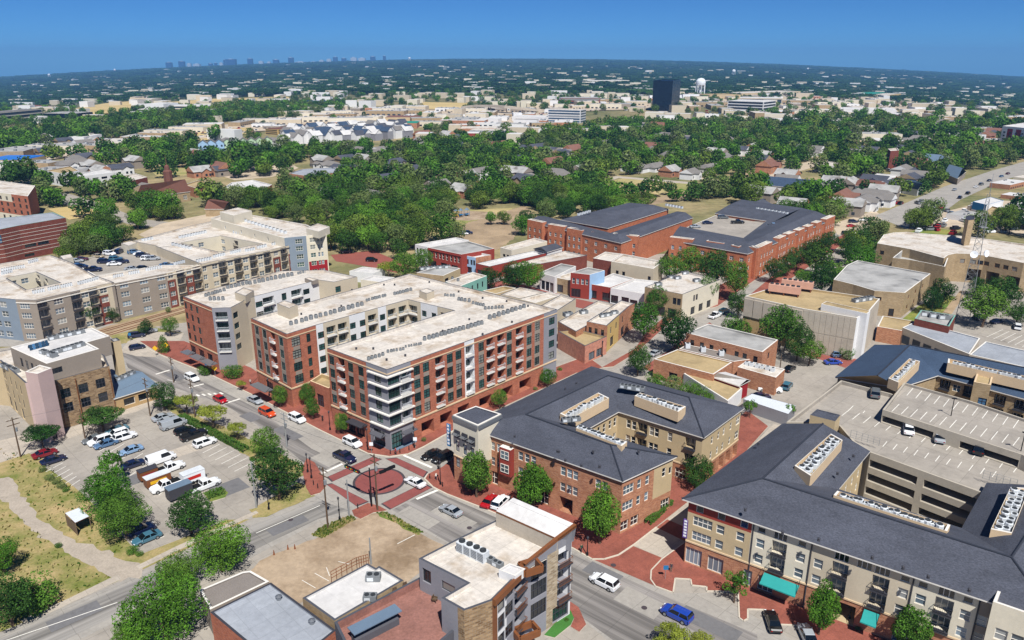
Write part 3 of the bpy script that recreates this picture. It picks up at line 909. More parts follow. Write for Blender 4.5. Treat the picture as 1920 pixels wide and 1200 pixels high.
# left: grass corner, track, car park
sheet('grass', [(-160, 860), (0, 838), (75, 855), (100, 880), (165, 935), (262, 1040), (335, 1012), (400, 985), (480, 950), (560, 905), (590, 915), (590, 930), (480, 968), (225, 1088), (35, 1171), (-160, 1250)], .008, 'grass_dry', ex=False)
sheet('track', [(-80, 905), (0, 898), (22, 893), (40, 930), (60, 955), (90, 985), (150, 1015), (240, 1050), (268, 1062), (262, 1082), (225, 1090), (205, 1080), (130, 1040), (60, 998), (20, 955), (0, 935), (-80, 940)], .014, 'gravel_track', rough=.55)
sheet('footpath', [(40, 1163), (130, 1122), (205, 1085), (222, 1078), (228, 1086), (215, 1092), (135, 1129), (45, 1172)], .05, 'sidewalk', step=1)
sheet('footpath', [(255, 1062), (330, 1025), (480, 958), (485, 962), (335, 1032), (262, 1068)], .05, 'sidewalk', step=1)
sheet('driveway', [(-120, 880), (-120, 850), (0, 826), (60, 812), (140, 800), (222, 770), (285, 750), (292, 758), (230, 782), (150, 815), (60, 848), (0, 868)], .011, 'sidewalk')
lot = [(84, 878), (100, 850), (150, 816), (225, 780), (272, 768), (300, 760), (347, 790), (415, 828), (478, 866), (484, 905), (472, 945), (500, 960), (470, 974), (400, 975), (340, 1008), (272, 1034), (165, 930), (100, 885)]
sheet('parking_lot', lot, .018, 'lot_concrete')
stalls((86, 885), (118, 868), (132, 912), (150, 900), 6)
stalls((163, 835), (200, 815), (232, 872), (268, 850), 7)
stalls((240, 895), (262, 880), (318, 940), (338, 925), 5)
stalls((262, 880), (300, 860), (345, 928), (390, 905), 6)
stalls((325, 818), (352, 803), (440, 884), (478, 865), 11)
stalls((205, 1000), (235, 985), (262, 1022), (308, 1006), 3)
sheet('planter_island', [(380, 925), (420, 918), (428, 925), (422, 934), (395, 942)], .15, 'grass_green', step=1)
sheet('grass_verge', [(300, 745), (345, 770), (420, 800), (560, 868), (574, 890), (545, 905), (484, 900), (478, 864), (415, 826), (350, 790), (310, 765)], .03, 'grass_dry', ex=False, rough=.3)
sheet('grass_verge', [(470, 955), (500, 945), (560, 915), (585, 928), (570, 940), (500, 968), (475, 970)], .03, 'grass_dry', ex=False, rough=.3)
# vacant lot beside the junction
sheet('vacant_lot', [(470, 1072), (500, 1045), (592, 1010), (655, 978), (702, 963), (742, 976), (800, 1005), (832, 1022), (810, 1050), (760, 1095), (690, 1100), (560, 1130), (505, 1100)], .012, 'lot_old', rough=.35)
sheet('grass_verge', [(583, 1004), (600, 990), (658, 966), (668, 974), (640, 986), (604, 1010)], .03, 'grass_green', ex=False, rough=.45)
sheet('grass_verge', [(706, 962), (722, 960), (760, 980), (793, 998), (785, 1005), (745, 985)], .03, 'grass_green', ex=False, rough=.4)
mark((745, 1020), (778, 1003), .14)
for a, b in (((566, 1088), (592, 1103)), ((590, 1075), (617, 1090)), ((612, 1064), (618, 1080)), ((634, 1053), (655, 1058))): mark(a, b, .1)
sheet('yard', [(1040, 730), (1130, 690), (1100, 665), (1035, 690)], .02, 'sidewalk')
sheet('pavement', [(1128, 690), (1190, 655), (1215, 620), (1240, 600), (1275, 585), (1245, 615), (1195, 660), (1150, 688)], .13, 'brick_paving', step=1)
sheet('pavement', [(1225, 700), (1300, 650), (1350, 620), (1330, 605), (1250, 660), (1205, 690)], .13, 'brick_paving', step=1)
sheet('pavement', [(1300, 585), (1345, 575), (1430, 515), (1420, 500), (1340, 540)], .13, 'brick_paving', step=1)
sheet('pavement', [(1400, 590), (1480, 525), (1580, 458), (1620, 440), (1600, 430), (1470, 500), (1380, 575)], .13, 'brick_paving', step=1)
# far brick street and squares
sheet('brick_street', [(620, 478), (700, 470), (770, 500), (745, 512), (690, 500), (630, 490)], .02, 'brick_paving_far')
sheet('brick_street', [(905, 535), (1000, 560), (1200, 600), (1215, 590), (1080, 560), (945, 525)], .02, 'brick_paving_far')
# car parks and fields further off
sheet('parking_lot', [(1455, 660), (1540, 650), (1600, 665), (1590, 690), (1520, 740), (1480, 790), (1400, 760), (1360, 745)], .02, 'lot_concrete')
sheet('brick_street', [(1480, 655), (1520, 640), (1610, 672), (1585, 690)], .026, 'brick_paving_far', ex=False)
sheet('parking_lot', [(1720, 600), (1800, 560), (1960, 590), (1960, 660)], .02, 'lot_concrete', ex=False)
stalls((1850, 632), (1880, 618), (1930, 655), (1955, 640), 7)
sheet('lawn', [(1690, 600), (1720, 575), (1770, 550), (1800, 560), (1740, 610)], .022, 'grass_green', ex=False)
sheet('footpath', [(1745, 615), (1800, 545), (1812, 548), (1765, 618)], .03, 'dirt')
sheet('track_bed', [(120, 642), (200, 612), (345, 575), (352, 582), (215, 628), (140, 655)], .02, 'dirt')
def rails():
    for k, (a, b) in enumerate((((150, 632), (345, 577)), ((152, 635), (346, 579)), ((156, 640), (348, 583)), ((160, 643), (350, 585)))):
        A, B = G(*a), G(*b); m = MB(); m.tube(A + Vector((0, 0, .17)), B + Vector((0, 0, .17)), .08, .08, 4, 'rust'); o = m.build('rail'); tag(o, 'rusty steel rail of the rail line, %s from the near side' % ORD[3 - k], 'rail', 'rails of the rail line')
rails()
sheet('grass_verge', [(205, 630), (280, 612), (345, 625), (330, 640), (262, 640), (225, 645)], .025, 'grass_dry', ex=False)
sheet('parking_lot', [(225, 660), (240, 640), (290, 622), (345, 625), (330, 655), (290, 670), (255, 668)], .028, 'sidewalk')
# park: lawn, playground, gravel walk
sheet('park_walk', [(870, 420), (985, 385), (1000, 400), (960, 450), (930, 470), (850, 450)], .02, 'dirt', rough=.5)
sheet('playground', [(838, 402), (870, 395), (928, 398), (925, 408), (880, 414), (845, 412)], .03, 'lot_old')
sheet('park_lawn', [(700, 430), (840, 395), (960, 390), (960, 405), (880, 420), (850, 450), (760, 465)], .012, 'grass_field', ex=False)
sheet('park_lawn', [(1118, 345), (1180, 332), (1290, 342), (1300, 358), (1230, 366), (1140, 366)], .02, 'grass_field')
sheet('park_path', [(1090, 350), (1155, 330), (1300, 342), (1302, 346), (1160, 334), (1098, 354)], .03, 'sidewalk')
sheet('road', [(1160, 380), (1240, 370), (1330, 345), (1480, 300), (1492, 305), (1345, 355), (1255, 378), (1180, 392)], .02, 'dirt')
sheet('road', [(1330, 350), (1420, 330), (1560, 290), (1640, 270), (1650, 275), (1570, 300), (1430, 342)], .02, 'lot_far')
# boulevard on the right
sheet('road', [(1640, 405), (1700, 380), (1770, 350), (1860, 320), (1960, 292), (1960, 316), (1880, 338), (1800, 375), (1740, 420), (1700, 430), (1662, 414)], .022, 'concrete_road')
sheet('parking_lot', [(1560, 420), (1640, 395), (1660, 408), (1600, 440), (1570, 440)], .02, 'lot_far')
sheet('parking_lot', [(1700, 430), (1760, 400), (1860, 375), (1960, 380), (1960, 450), (1800, 425)], .018, 'lot_far', ex=False)
sheet('grass_verge', [(1690, 440), (1740, 425), (1800, 435), (1760, 445)], .024, 'grass_green', ex=False)
sheet('road', [(1290, 330), (1400, 345), (1560, 410), (1540, 420), (1400, 355)], .02, 'lot_far')
# left: streets by the church
sheet('road', [(85, 355), (135, 365), (200, 385), (260, 410), (350, 420), (340, 432), (240, 420), (150, 392), (80, 372)], .02, 'lot_concrete')
sheet('field', [(90, 392), (150, 385), (195, 400), (130, 412)], .02, 'field_tan')
sheet('field', [(280, 318), (350, 315), (350, 328), (300, 335)], .02, 'grass_field')
sheet('parking_lot', [(400, 325), (460, 312), (540, 304), (560, 315), (510, 332), (440, 338)], .02, 'lot_far', ex=False)
sheet('parking_lot', [(260, 440), (300, 420), (420, 395), (440, 405), (330, 440), (290, 455)], .02, 'lot_far')
# far fields, lots and highways on the plain
for nm, px, m in (('field', [(135, 205), (200, 194), (275, 188), (300, 194), (260, 205), (170, 220)], 'field_tan'), ('field', [(290, 194), (400, 186), (540, 182), (545, 187), (420, 194), (320, 200)], 'field_tan'),
                  ('field', [(300, 262), (400, 245), (470, 240), (480, 250), (380, 265), (300, 275)], 'field_tan'), ('highway_frontage', [(0, 292), (120, 275), (300, 250), (480, 228), (640, 215), (640, 232), (480, 248), (300, 272), (100, 300), (0, 312)], 'lot_far'),
                  ('highway_frontage', [(480, 228), (640, 210), (900, 205), (1060, 215), (1060, 240), (860, 232), (640, 240), (500, 250)], 'lot_far'), ('field', [(790, 192), (880, 194), (880, 206), (800, 206)], 'field_tan'),
                  ('retail_lots', [(1280, 180), (1440, 172), (1640, 185), (1640, 215), (1500, 222), (1440, 205), (1300, 195)], 'lot_far'), ('retail_lots', [(1600, 190), (1760, 200), (1960, 205), (1960, 215), (1780, 235), (1600, 232)], 'lot_far'),
                  ('yard', [(1660, 240), (1720, 232), (1790, 240), (1800, 250), (1740, 262), (1680, 258)], 'lot_far'), ('field', [(1690, 235), (1790, 236), (1795, 243), (1700, 243)], 'field_tan'),
                  ('retail_lots', [(1000, 195), (1220, 188), (1220, 205), (1010, 212)], 'lot_far'), ('retail_lots', [(0, 312), (60, 300), (140, 320), (80, 345), (0, 350)], 'lot_far')):
    sheet(nm, px, .4, m, far=True, ex=nm == 'field')
# five-storey brick block on the corner
Z4 = [5.7, 8.75, 11.8, 14.85]
def colz(e, xs, hw, m, z0=5.4, z1=17.2): return [(e, x - hw, x + hw, z0, z1, m) for x in xs]
zb = colz(0, (487, 501, 532), 4.2, 'stucco_taupe') + colz(1, (560,), 6, 'stucco_taupe') + colz(5, (626, 661, 680), 4.6, 'stucco_taupe') + colz(6, (784, 801, 845, 861, 903, 955, 992, 1007), 5, 'stucco_taupe')
zb += [(2, 590, 611, 0, 19, 'stucco_white'), (2, 611, 659, 0, 19, 'stucco_beige'), (2, 659, 688, 0, 19, 'stucco_white'), (2, 688, 712, 0, 19, 'stucco_beige'), (2, 712, 727, 0, 19, 'stucco_white'), (2, 727, 770, 0, 19, 'stucco_beige'),
       (3, 765, 791, 0, 19, 'stucco_beige'), (3, 791, 822, 0, 19, 'stucco_white'), (3, 822, 852, 0, 19, 'stucco_beige'), (4, None, None, 0, 19, 'stucco_beige'),
       (5, 691, 740, 0, 19, 'stucco_grey'), (6, 720, 773, 0, 19, 'stucco_grey'), (6, 1019, 1060, 0, 19, 'stucco_grey'), (6, 872, 890, 5, 19, 'stucco_white'), (7, None, None, 0, 19, 'stucco_grey')]
b1 = building('apartment_block', 'five-storey red brick apartment block with grey glazed corner at the junction', [(470, 597), (537, 627), (592, 610), (765, 562), (850, 582), (613, 653), (725, 694), (1045, 580), (768, 513)], 18.4, 'brick_red', 'roof_white', 'cap_dark', cat='apartment block', glass='glass_green', frame='trim_black', rail='unit_white',
    cols=[(0, 'w', [487, 501, 532], Z4, 1.7, 2.1, 2, 3), (0, 'b', [517], Z4, 2.0, 2.3), (1, 'w', [560], Z4, 2.4, 2.1, 3, 3), (1, 'w', [583], Z4, 1.1, 2.1, 1, 3),
          (2, 'w', [606, 665, 683, 720], Z4, 1.7, 1.6, 2, 2), (2, 'b', [625, 646, 701, 737, 757], Z4, 2.6, 2.3), (3, 'b', [775], Z4, 3, 2.3), (3, 'w', [797, 815], Z4, 1.6, 1.6, 2, 2), (3, 'b', [834], Z4, 2.4, 2.3),
          (5, 'w', [626, 661, 680], Z4, 1.8, 2.1, 2, 3), (5, 'b', [644], Z4, 2.2, 2.3), (5, 'w', [711], Z4, 2.0, 2.0, 2, 2),
          (6, 'w', [739], Z4, 3.0, 2.1, 4, 2), (6, 'b', [762], Z4, 2.4, 2.3), (6, 'w', [784, 801, 845, 861, 903, 955, 992, 1007], Z4, 1.8, 2.1, 2, 3), (6, 'b', [825, 881, 919, 939, 973], Z4, 2.3, 2.3), (6, 'w', [1034], Z4, 2.2, 1.9, 2, 2),
          (0, 's', [500, 522], [.3], 3.4, 3.3, 4, 2, 'glass_dark'), (5, 's', [638, 655, 672], [.3], 2.8, 3.3, 3, 2, 'glass_dark'), (5, 's', [708], [.3], 3.6, 3.6, 4, 2, 'glass_dark'), (6, 's', [742, 762], [.3], 3.0, 3.6, 4, 3),
          (6, 'g', [800, 835, 868], [.2], 3.6, 3.2), (6, 'g', [910, 950, 985], [.2], 4.2, 3.0)],
    zones=zb, bands=[((0, 1, 5), 4.75, .35, .16, 'trim_tan'), (6, 4.75, .35, .16, 'trim_tan'), ((0, 1, 5), 17.35, .22, .1, 'trim_tan'), (6, 17.35, .22, .1, 'trim_tan')])
# projecting slabs of the grey corner
for z in Z4 + [17.25]:
    a, b, c = G(690, 682.0, 18.4), G(725, 694, 18.4), G(772, 677.4, 18.4)
    m = MB(); o = .55
    d1 = (b - a).normalized(); n1 = Vector((d1.y, -d1.x, 0)); d2 = (c - b).normalized(); n2 = Vector((d2.y, -d2.x, 0))
    cor = b + (n1 + n2) * (2 * o / (n1 + n2).length_squared)
    m.prism([(a + n1 * .03).xy, (a + n1 * o).xy, cor.xy, (c + n2 * o).xy, (c + n2 * .03).xy, (b + (n1 + n2) * .03).xy], z - .5, z - .24, 'cap_white', bottom=True)
    m.build('corner_slab', b1)
g = 'condensers on the brick apartment block'
for i, (x0, y0, x1, y1, n, w) in enumerate(((692, 675, 718, 667, 5, 'in the cluster nearest the grey corner of the brick block roof'), (728, 661, 756, 656, 6, 'in the second cluster along the brick block front wing roof'), (762, 651, 790, 646, 7, 'in the third cluster along the brick block front wing roof'), (797, 638, 904, 608, 16, 'in the long row along the brick block front wing roof'), (919, 598, 983, 577, 9, 'in the far row of the brick block front wing roof'),
        (547, 609, 678, 573, 16, 'in the long row along the brick block rear wing roof'), (688, 565, 722, 556, 8, 'in the middle row of the brick block rear wing roof'), (740, 553, 770, 545, 7, 'in the last row of the brick block rear wing roof'), (834, 555, 850, 556, 4, 'in the first group of the brick block back roof'), (860, 563, 879, 566, 4, 'in the second group of the brick block back roof'), (887, 570, 907, 574, 5, 'in the third group of the brick block back roof'), (910, 580, 942, 578, 6, 'in the last group of the brick block back roof'))):
    units(x0, y0, x1, y1, n, 17.7, 'c', w, g, s=.95)
vents([(600, 590), (565, 590), (640, 575), (700, 560), (740, 535), (805, 530), (860, 548), (905, 560), (950, 566), (990, 575), (760, 668), (725, 676), (700, 655), (668, 655), (830, 622), (880, 600), (905, 628), (960, 605), (660, 545), (720, 535)], 17.71, '{0} small dark vent pipe on the corner brick block roof', 'vents on the brick block roof', .25)
def hutch(host, px, H, z0, m, capm='cap_dark', roofm='roof_white'):
    return building('stair_head', '', px, H, m, roofm, capm, .25, z0, host=host, ex=False, thick=.2)
hutch(b1, [(519, 569), (534, 563), (558, 571), (542, 578)], 20.6, 17.71, 'stucco_beige')
hutch(b1, [(786, 545), (800, 540), (814, 545), (800, 551)], 19.6, 17.71, 'stucco_beige')
building('gatehouse', 'low brick gatehouse with planted terrace between the brick wings', [(581, 714), (616, 728), (640, 712), (603, 700)], 6.0, 'brick_red', 'roof_tan', 'trim_tan', .9, cols=[(0, 's', [600], [.3], 2.6, 3.2, 3, 2)], ex=False)
# second brick block
Z2 = [5.2, 8.1, 11.0, 13.9]
b2 = building('apartment_block', 'five-storey brick and white apartment block with grey balcony corner behind the junction block', [(343, 556), (397, 578), (433, 577), (462, 562), (477, 556), (597, 525), (626, 529), (670, 519), (609, 506), (526, 508)], 17.2, 'brick_red', 'roof_white', 'cap_dark', cat='apartment block', glass='glass_green', frame='trim_black', rail='unit_white',
    cols=[(0, 'w', [352, 364, 375], Z2, 1.4, 1.9, 2, 2), (1, 'b', [421], Z2, 3.0, 2.2), (1, 'w', [402], Z2, 1.2, 2.0, 2, 2), (2, 'w', [447], Z2, 2.2, 1.6, 2, 2), (4, 'w', [489, 578], Z2, 2.2, 1.6, 2, 2), (4, 'b', [508, 560], Z2, 3.6, 2.2), (4, 'd', [537], Z2, 1.6, 2.1, 2, 1), (6, 'w', [637], Z2, 1.8, 1.8),
          (0, 's', [356, 372, 388], [.3], 3.0, 3.2, 3, 2, 'glass_dark')],
    zones=[(1, None, None, 0, 19, 'stucco_grey'), (2, None, None, 0, 19, 'stucco_beige'), (3, None, None, 0, 19, 'stucco_beige'), (4, None, None, 0, 19, 'stucco_white'), (5, None, None, 0, 19, 'stucco_beige'), (6, None, None, 0, 19, 'stucco_beige')], bands=[(0, 4.5, .3, .14, 'trim_tan'), (0, 16.3, .2, .1, 'trim_tan')])
hutch(b2, [(440, 548), (456, 539), (476, 545), (460, 555)], 18.6, 16.51, 'stucco_beige')
hutch(b2, [(571, 522), (581, 520), (597, 524), (586, 527)], 17.6, 16.51, 'stucco_taupe')
g = 'condensers on the second brick block'
for x0, y0, x1, y1, n, w in ((386, 556, 420, 546, 7, 'in the front cluster of the second brick block roof'), (395, 563, 418, 563, 4, 'in the nearest group of the second brick block roof'), (428, 541, 462, 533, 6, 'in the middle row of the second brick block roof'), (470, 533, 548, 517, 11, 'in the long row of the second brick block roof'), (560, 514, 578, 510, 5, 'in the far group of the second brick block roof')): units(x0, y0, x1, y1, n, 16.5, 'c', w, g)
# steel canopies over the shopfronts
def canopy(label, a, b, z, out, m='steel', drop=0.0):
    A, B = G(*a, z), G(*b, z); d = (B - A).normalized(); n = Vector((d.y, -d.x, 0))
    if n.y > 0: n = -n
    t = thing('canopy', label, 'canopy', (A + B) / 2)
    mb = MB(); q = [A, B, B + n * out - Vector((0, 0, drop)), A + n * out - Vector((0, 0, drop))]
    if not ccw(q): q = q[::-1]
    mb.face(q, m); mb.face([v - Vector((0, 0, .18)) for v in q[::-1]], m)
    for i in range(4):
        u, v = q[i], q[(i + 1) % 4]; mb.face([u - Vector((0, 0, .18)), v - Vector((0, 0, .18)), v, u], m)
    mb.build('cover', t)
    for P in (A, B):
        k = MB(); k.tube(P + n * out * .8 - Vector((0, 0, drop * .8)), P + Vector((0, 0, 1.1)) + n * .05, .04, .04, 5, 'pole_black'); k.build('stay', t)
    return t
for i, (a, b) in enumerate((((352, 655), (366, 661)), ((369, 663), (386, 671)), ((389, 672), (408, 681)))): canopy('grey steel shop canopy, %s from the left on the second brick block' % ORD[i], a, b, 3.9, 2.2)
canopy('grey steel shop canopy on the left wing of the corner brick block', (484, 716), (512, 730), 3.9, 2.2)
canopy('dark canopy beside the grey corner on the wide street side', (661, 784), (690, 796), 3.9, 2.0, 'trim_dark')
canopy('dark canopy over the glazed corner shop on the cross street side', (750, 811), (774, 800), 4.3, 1.6, 'stucco_darkgrey')
canopy('dark canopy over the glazed corner shop on the wide street side', (702, 807), (724, 816), 4.3, 1.6, 'stucco_darkgrey')
b = MB(); q = W2([(734, 842), (776, 824), (782, 830), (741, 848)], 0); b.prism([p.xy for p in (q if ccw(q) else q[::-1])], .131, .3, 'steel', 'metal_blue'); tag(b.build('terrace_deck'), 'small grey raised terrace deck at the glazed corner shop', 'deck')
# long pale complex by the rail line
Z3 = [.8, 3.9, 7.0, 9.9]
FW = dict(cat='apartment block', glass='glass_pale', frame='trim_white', rail='trim_dark')
ZA = lambda e, a, b, m, z0=0, z1=14: (e, a, b, z0, z1, m)
building('apartment_block', 'pale four-storey apartment block with courtyard at the left edge by the rail line', [(-30, 556), (29, 562), (67, 563), (150, 544), (214, 529), (177, 516), (135, 492), (95, 478), (0, 494), (-30, 500), (-30, 530), (13, 521), (67, 510), (112, 530), (50, 543), (13, 521.3), (-30, 531)], 12.6, 'stucco_taupe', 'roof_white', 'cap_dark', skip=(9, 10, 15, 16), cols=[(1, 'w', [52], Z3, 3, 1.7, 4, 2), (2, 'b', [76, 179], Z3, 2.8, 2.3), (2, 'w', [93, 115, 140], Z3, 2.6, 1.7, 3, 2), (3, 'w', [161, 199], Z3, 2.2, 1.7, 2, 2), (3, 'b', [180, 212], Z3, 2.8, 2.3), (0, 'w', [-5, 12], Z3, 2.4, 1.7), (11, 'w', [30, 52], [9.6], 2.2, 1.7), (12, 'b', [75, 92], [6.8, 9.6], 2.4, 2.2)],
    zones=[ZA(0, -40, 40, 'stucco_blue'), ZA(3, 150, 215, 'stucco_beige'), ZA(3, 186, 206, 'brick_brown', 0, 9.4), ZA(11, None, None, 'stucco_cream'), ZA(12, None, None, 'stucco_cream')], bands=[((1, 2, 3), 11.6, .25, .18, 'trim_white')], **FW)
building('apartment_block', 'taupe middle bar of the pale complex below the roof-top car park', [(214, 531), (312, 512), (378, 497), (300, 497), (178, 518)], 12.0, 'stucco_taupe', 'roof_white', 'cap_white', cols=[(0, 'w', [237, 274, 306], Z3, 2.6, 1.7, 3, 2), (0, 'b', [258, 290], Z3, 3.0, 2.3), (1, 'w', [324, 358], Z3, 1.8, 1.7, 2, 2), (1, 'b', [342, 372], Z3, 2.8, 2.3)], zones=[ZA(1, 312, 380, 'stucco_beige'), ZA(1, 314, 332, 'brick_brown', 0, 9.4), ZA(1, 350, 366, 'brick_brown', 0, 9.4)], bands=[((0, 1), 11.1, .25, .18, 'trim_white')], **FW)
building('apartment_block', 'beige four-storey apartment block round a courtyard beside the cream tower', [(378, 495.5), (396, 491), (510, 468), (555, 457), (535, 449), (400, 414), (354, 424), (248, 452), (292, 461), (340, 455), (413, 442), (490, 457), (410, 472), (340, 455.4), (292, 461.6)], 12.6, 'stucco_beige', 'roof_white', 'cap_dark', skip=(8, 13), cols=[(0, 'w', [387], Z3, 1.6, 1.7), (1, 'w', [405, 435, 463, 491], Z3, 2.0, 1.7), (1, 'b', [420, 449, 477, 503], Z3, 2.8, 2.3), (2, 'w', [520, 548], Z3, 2.0, 1.7), (2, 'b', [534], Z3, 2.8, 2.3), (10, 'w', [360, 376, 392], [9.6, 6.8], 2.2, 1.7), (10, 'b', [425, 445], [9.6, 6.8], 2.4, 2.2), (9, 'w', [360, 380], [9.6], 2.2, 1.7)],
    zones=[ZA(2, 512, 527, 'brick_brown', 0, 9.4), ZA(2, 542, 556, 'brick_brown', 0, 9.4), ZA(9, None, None, 'stucco_cream'), ZA(10, None, None, 'stucco_cream')], bands=[((0, 1, 2), 11.6, .25, .18, 'trim_dark')], **FW)
b3d = building('apartment_block', 'cream five-storey corner tower with maroon base and blue side', [(395, 409), (533, 446), (575, 442), (612, 438), (574, 421), (467, 402), (430, 398)], 15.6, 'stucco_cream', 'roof_white', 'cap_white', cols=[(1, 'w', [563], [.8, 4, 7.1, 10.2, 12.9], 2.6, 1.7, 3, 2, 'glass_green'), (2, 'w', [588], [.8, 4, 7.1, 10.2, 12.9], 2.0, 1.7, 2, 2, 'glass_green'), (2, 'w', [599, 605], [.8, 4, 7.1, 10.2, 12.9], .9, 1.7, 1, 2), (0, 'w', [425, 455, 480, 505], [12.6], .9, 1.4, 1, 1), (3, 'b', [606], [4, 7.1, 10.2], 3, 2.2)], zones=[ZA(1, 533, 577, 'stucco_blue', 0, 16), ZA(2, 575, 613, 'stucco_maroon', 0, 5.6), ZA(3, None, None, 'stucco_beige')], **FW)
hutch(b3d, [(574, 428), (596, 419), (618, 425), (597, 434)], 17.6, 14.91, 'stucco_cream', capm='cap_white')
hutch(b3d, [(412, 397), (446, 389), (472, 395), (438, 404)], 18.6, 14.91, 'stucco_cream', capm='cap_white')
cp = building('car_park', 'upper parking deck enclosed by the pale apartment complex', [(132, 490), (179, 517), (300, 497), (340, 489), (290, 464), (250, 456), (225, 462), (180, 480)], 9.6, 'garage_concrete', 'lot_concrete', 'cap_white', par=.5, ex=False, cat='car park')
building('stair_head', '', [(227, 456), (247, 451), (258, 455), (240, 461)], 12.4, 'stucco_cream', par=.2, z0=9.2, ex=False, thick=.2, host=cp)
building('stair_head', '', [(112, 480), (133, 476), (137, 482), (118, 487)], 12.2, 'stucco_cream', par=.2, z0=9.2, ex=False, thick=.2, host=cp)
for a in ((63, 551, 82, 547, 5, 11.9), (92, 545, 110, 541, 5, 11.9), (116, 540, 134, 536, 5, 11.9), (148, 534, 184, 524, 9, 11.9), (214, 521, 230, 518, 5, 11.3), (243, 515, 260, 512, 5, 11.3), (275, 508, 302, 503, 7, 11.3), (328, 497, 345, 493, 5, 11.9), (370, 492, 395, 487, 6, 11.9), (402, 483, 420, 479, 5, 11.9), (434, 476, 450, 472, 5, 11.9), (462, 472, 476, 469, 4, 11.9), (484, 466, 498, 463, 4, 11.9), (512, 460, 530, 456, 5, 11.9), (55, 494, 70, 490, 5, 11.9), (5, 509, 45, 502, 10, 11.9), (5, 515, 22, 511, 5, 11.9), (338, 447, 385, 437, 10, 11.9), (268, 452, 285, 449, 4, 11.9), (325, 460, 356, 467, 6, 11.9), (440, 437, 460, 442, 5, 11.9), (467, 443, 478, 447, 3, 11.9), (448, 412, 535, 438, 14, 14.9)): far_units(*a)
# tan stone building on the left
SO = building('office_building', 'tan stone three-storey office building beside the left car park', [(-60, 670), (0, 676), (47, 718), (102, 714), (205, 686), (196, 666), (150, 640), (20, 655)], 11.6, 'stone', 'roof_white', 'cap_dark', par=.9, glass='glass_dark', frame='trim_dark',
    cols=[(3, 'w', [127, 160, 192], [3.6, 7.0], 2.0, 2.2, 3, 2), (1, 'w', [4, 14, 24, 34, 43], [3.8, 7.2], 1.1, 2.2, 1, 3), (0, 'w', [-12, -30], [3.8, 7.2], 1.1, 2.2), (1, 's', [10, 22, 36], [.2], 2.2, 2.8, 2, 2)], zones=[(1, None, None, 0, 12, 'stucco_tan'), (0, None, None, 0, 12, 'stucco_tan'), (2, None, None, 0, 12, 'stucco_lavender')], cat='office building')
for i, x in enumerate((107, 141, 204)):
    p = G(x, (714, 704, 686)[i], 11.6); m = MB(); m.tube((p.x, p.y - .25, .02), (p.x, p.y - .25, 11), .09, .09, 6, 'trim_brown'); m.build('downpipe', SO)
building('penthouse', 'taupe set-back top storey with white roof on the stone office building', [(19, 651), (87, 682), (186, 654), (163, 642), (206, 630), (172, 614)], 15.4, 'stucco_taupe', 'roof_bright', 'cap_white', par=.4, z0=10.71, cols=[(1, 'w', [106, 116], [12.6], 2.6, 1.3, 3, 1), (0, 'w', [40, 50, 60, 70], [11.6], 1.4, 2.2)], ex=False, cat='penthouse')
building('stair_tower', 'plain lavender stucco stair tower on the stone office building', [(47, 697), (70, 701), (97, 690), (74, 684)], 15.9, 'stucco_lavender', 'roof_white', 'cap_white', par=.4, cols=[(1, 'd', [92], [.1], 1.2, 2.3, 1, 1)], cat='stair tower')
building('stair_tower', 'dark slotted stair tower at the right end of the stone office', [(205, 636), (219, 633), (226, 638), (212, 641)], 13.4, 'stucco_tan', 'roof_grey', 'trim_dark', par=.3, cols=[(1, 'w', [220], [2, 6, 9.6], .7, 2.8, 1, 1)], cat='stair tower')
for x0, y0, x1, y1, n, k, w in ((106, 662, 148, 650, 6, 'g', 'on the penthouse roof of the stone office'), (84, 663, 100, 668, 2, 'g', 'beside the skylight of the stone office penthouse'), (100, 636, 150, 625, 4, 'g', 'in the duct line at the back of the stone office penthouse')): units(x0, y0, x1, y1, n, 15.0, k, w, 'machines on the stone office', s=.85)
units(157, 691, 188, 683, 6, 10.7, 'c', 'on the stone office setback', 'machines on the stone office')
units(10, 688, 28, 698, 3, 10.7, 'g', 'on the left wing of the stone office', 'machines on the stone office', s=.8)
def skylight():
    a, b, c, d = W2([(52, 654), (90, 643), (92, 648), (56, 658)], 15.02)
    t = thing('skylight', 'arched glass skylight on the stone office penthouse roof', 'skylight', (a + c) / 2)
    for i in range(6):
        m = MB(); u0, u1 = i / 6 + .01, (i + 1) / 6 - .01
        for k in range(4):
            def P(u, s): q = a.lerp(b, u).lerp(d.lerp(c, u), s); return (q.x, q.y, 15.05 + 1.1 * math.sin(math.pi * s))
            m.face([P(u0, k / 4), P(u1, k / 4), P(u1, (k + 1) / 4), P(u0, (k + 1) / 4)], 'glass_blue')
        m.build('pane', t)
skylight()
# low shop with blue metal roof
pitched('shop', 'low tan shop with blue metal shed roof behind the stone office', {'a': (213, 748, 3.6), 'b': (297, 722, 3.6), 'c': (266, 697, 5.0), 'd': (213, 722, 5.0), 'e': (205, 705, 4.2), 'f': (250, 694, 4.2)}, ['a', 'b', 'f', 'e'], [('a', 'b', 'c', 'd'), ('d', 'c', 'f', 'e'), ('b', 'f', 'c'), ('a', 'd', 'e')], 'metal_blue', wallm='panel_tan', cols=[(0, 's', [243, 270], [.8], 2.6, 1.8, 1, 1), (0, 'd', [230], [.1], 1.4, 2.2, 1, 1)], cat='shop')
units(222, 712, 246, 702, 3, 4.75, 'g', 'in the roof tray of the low blue-roofed shop', 'machines on the blue roofed shop', s=.7)
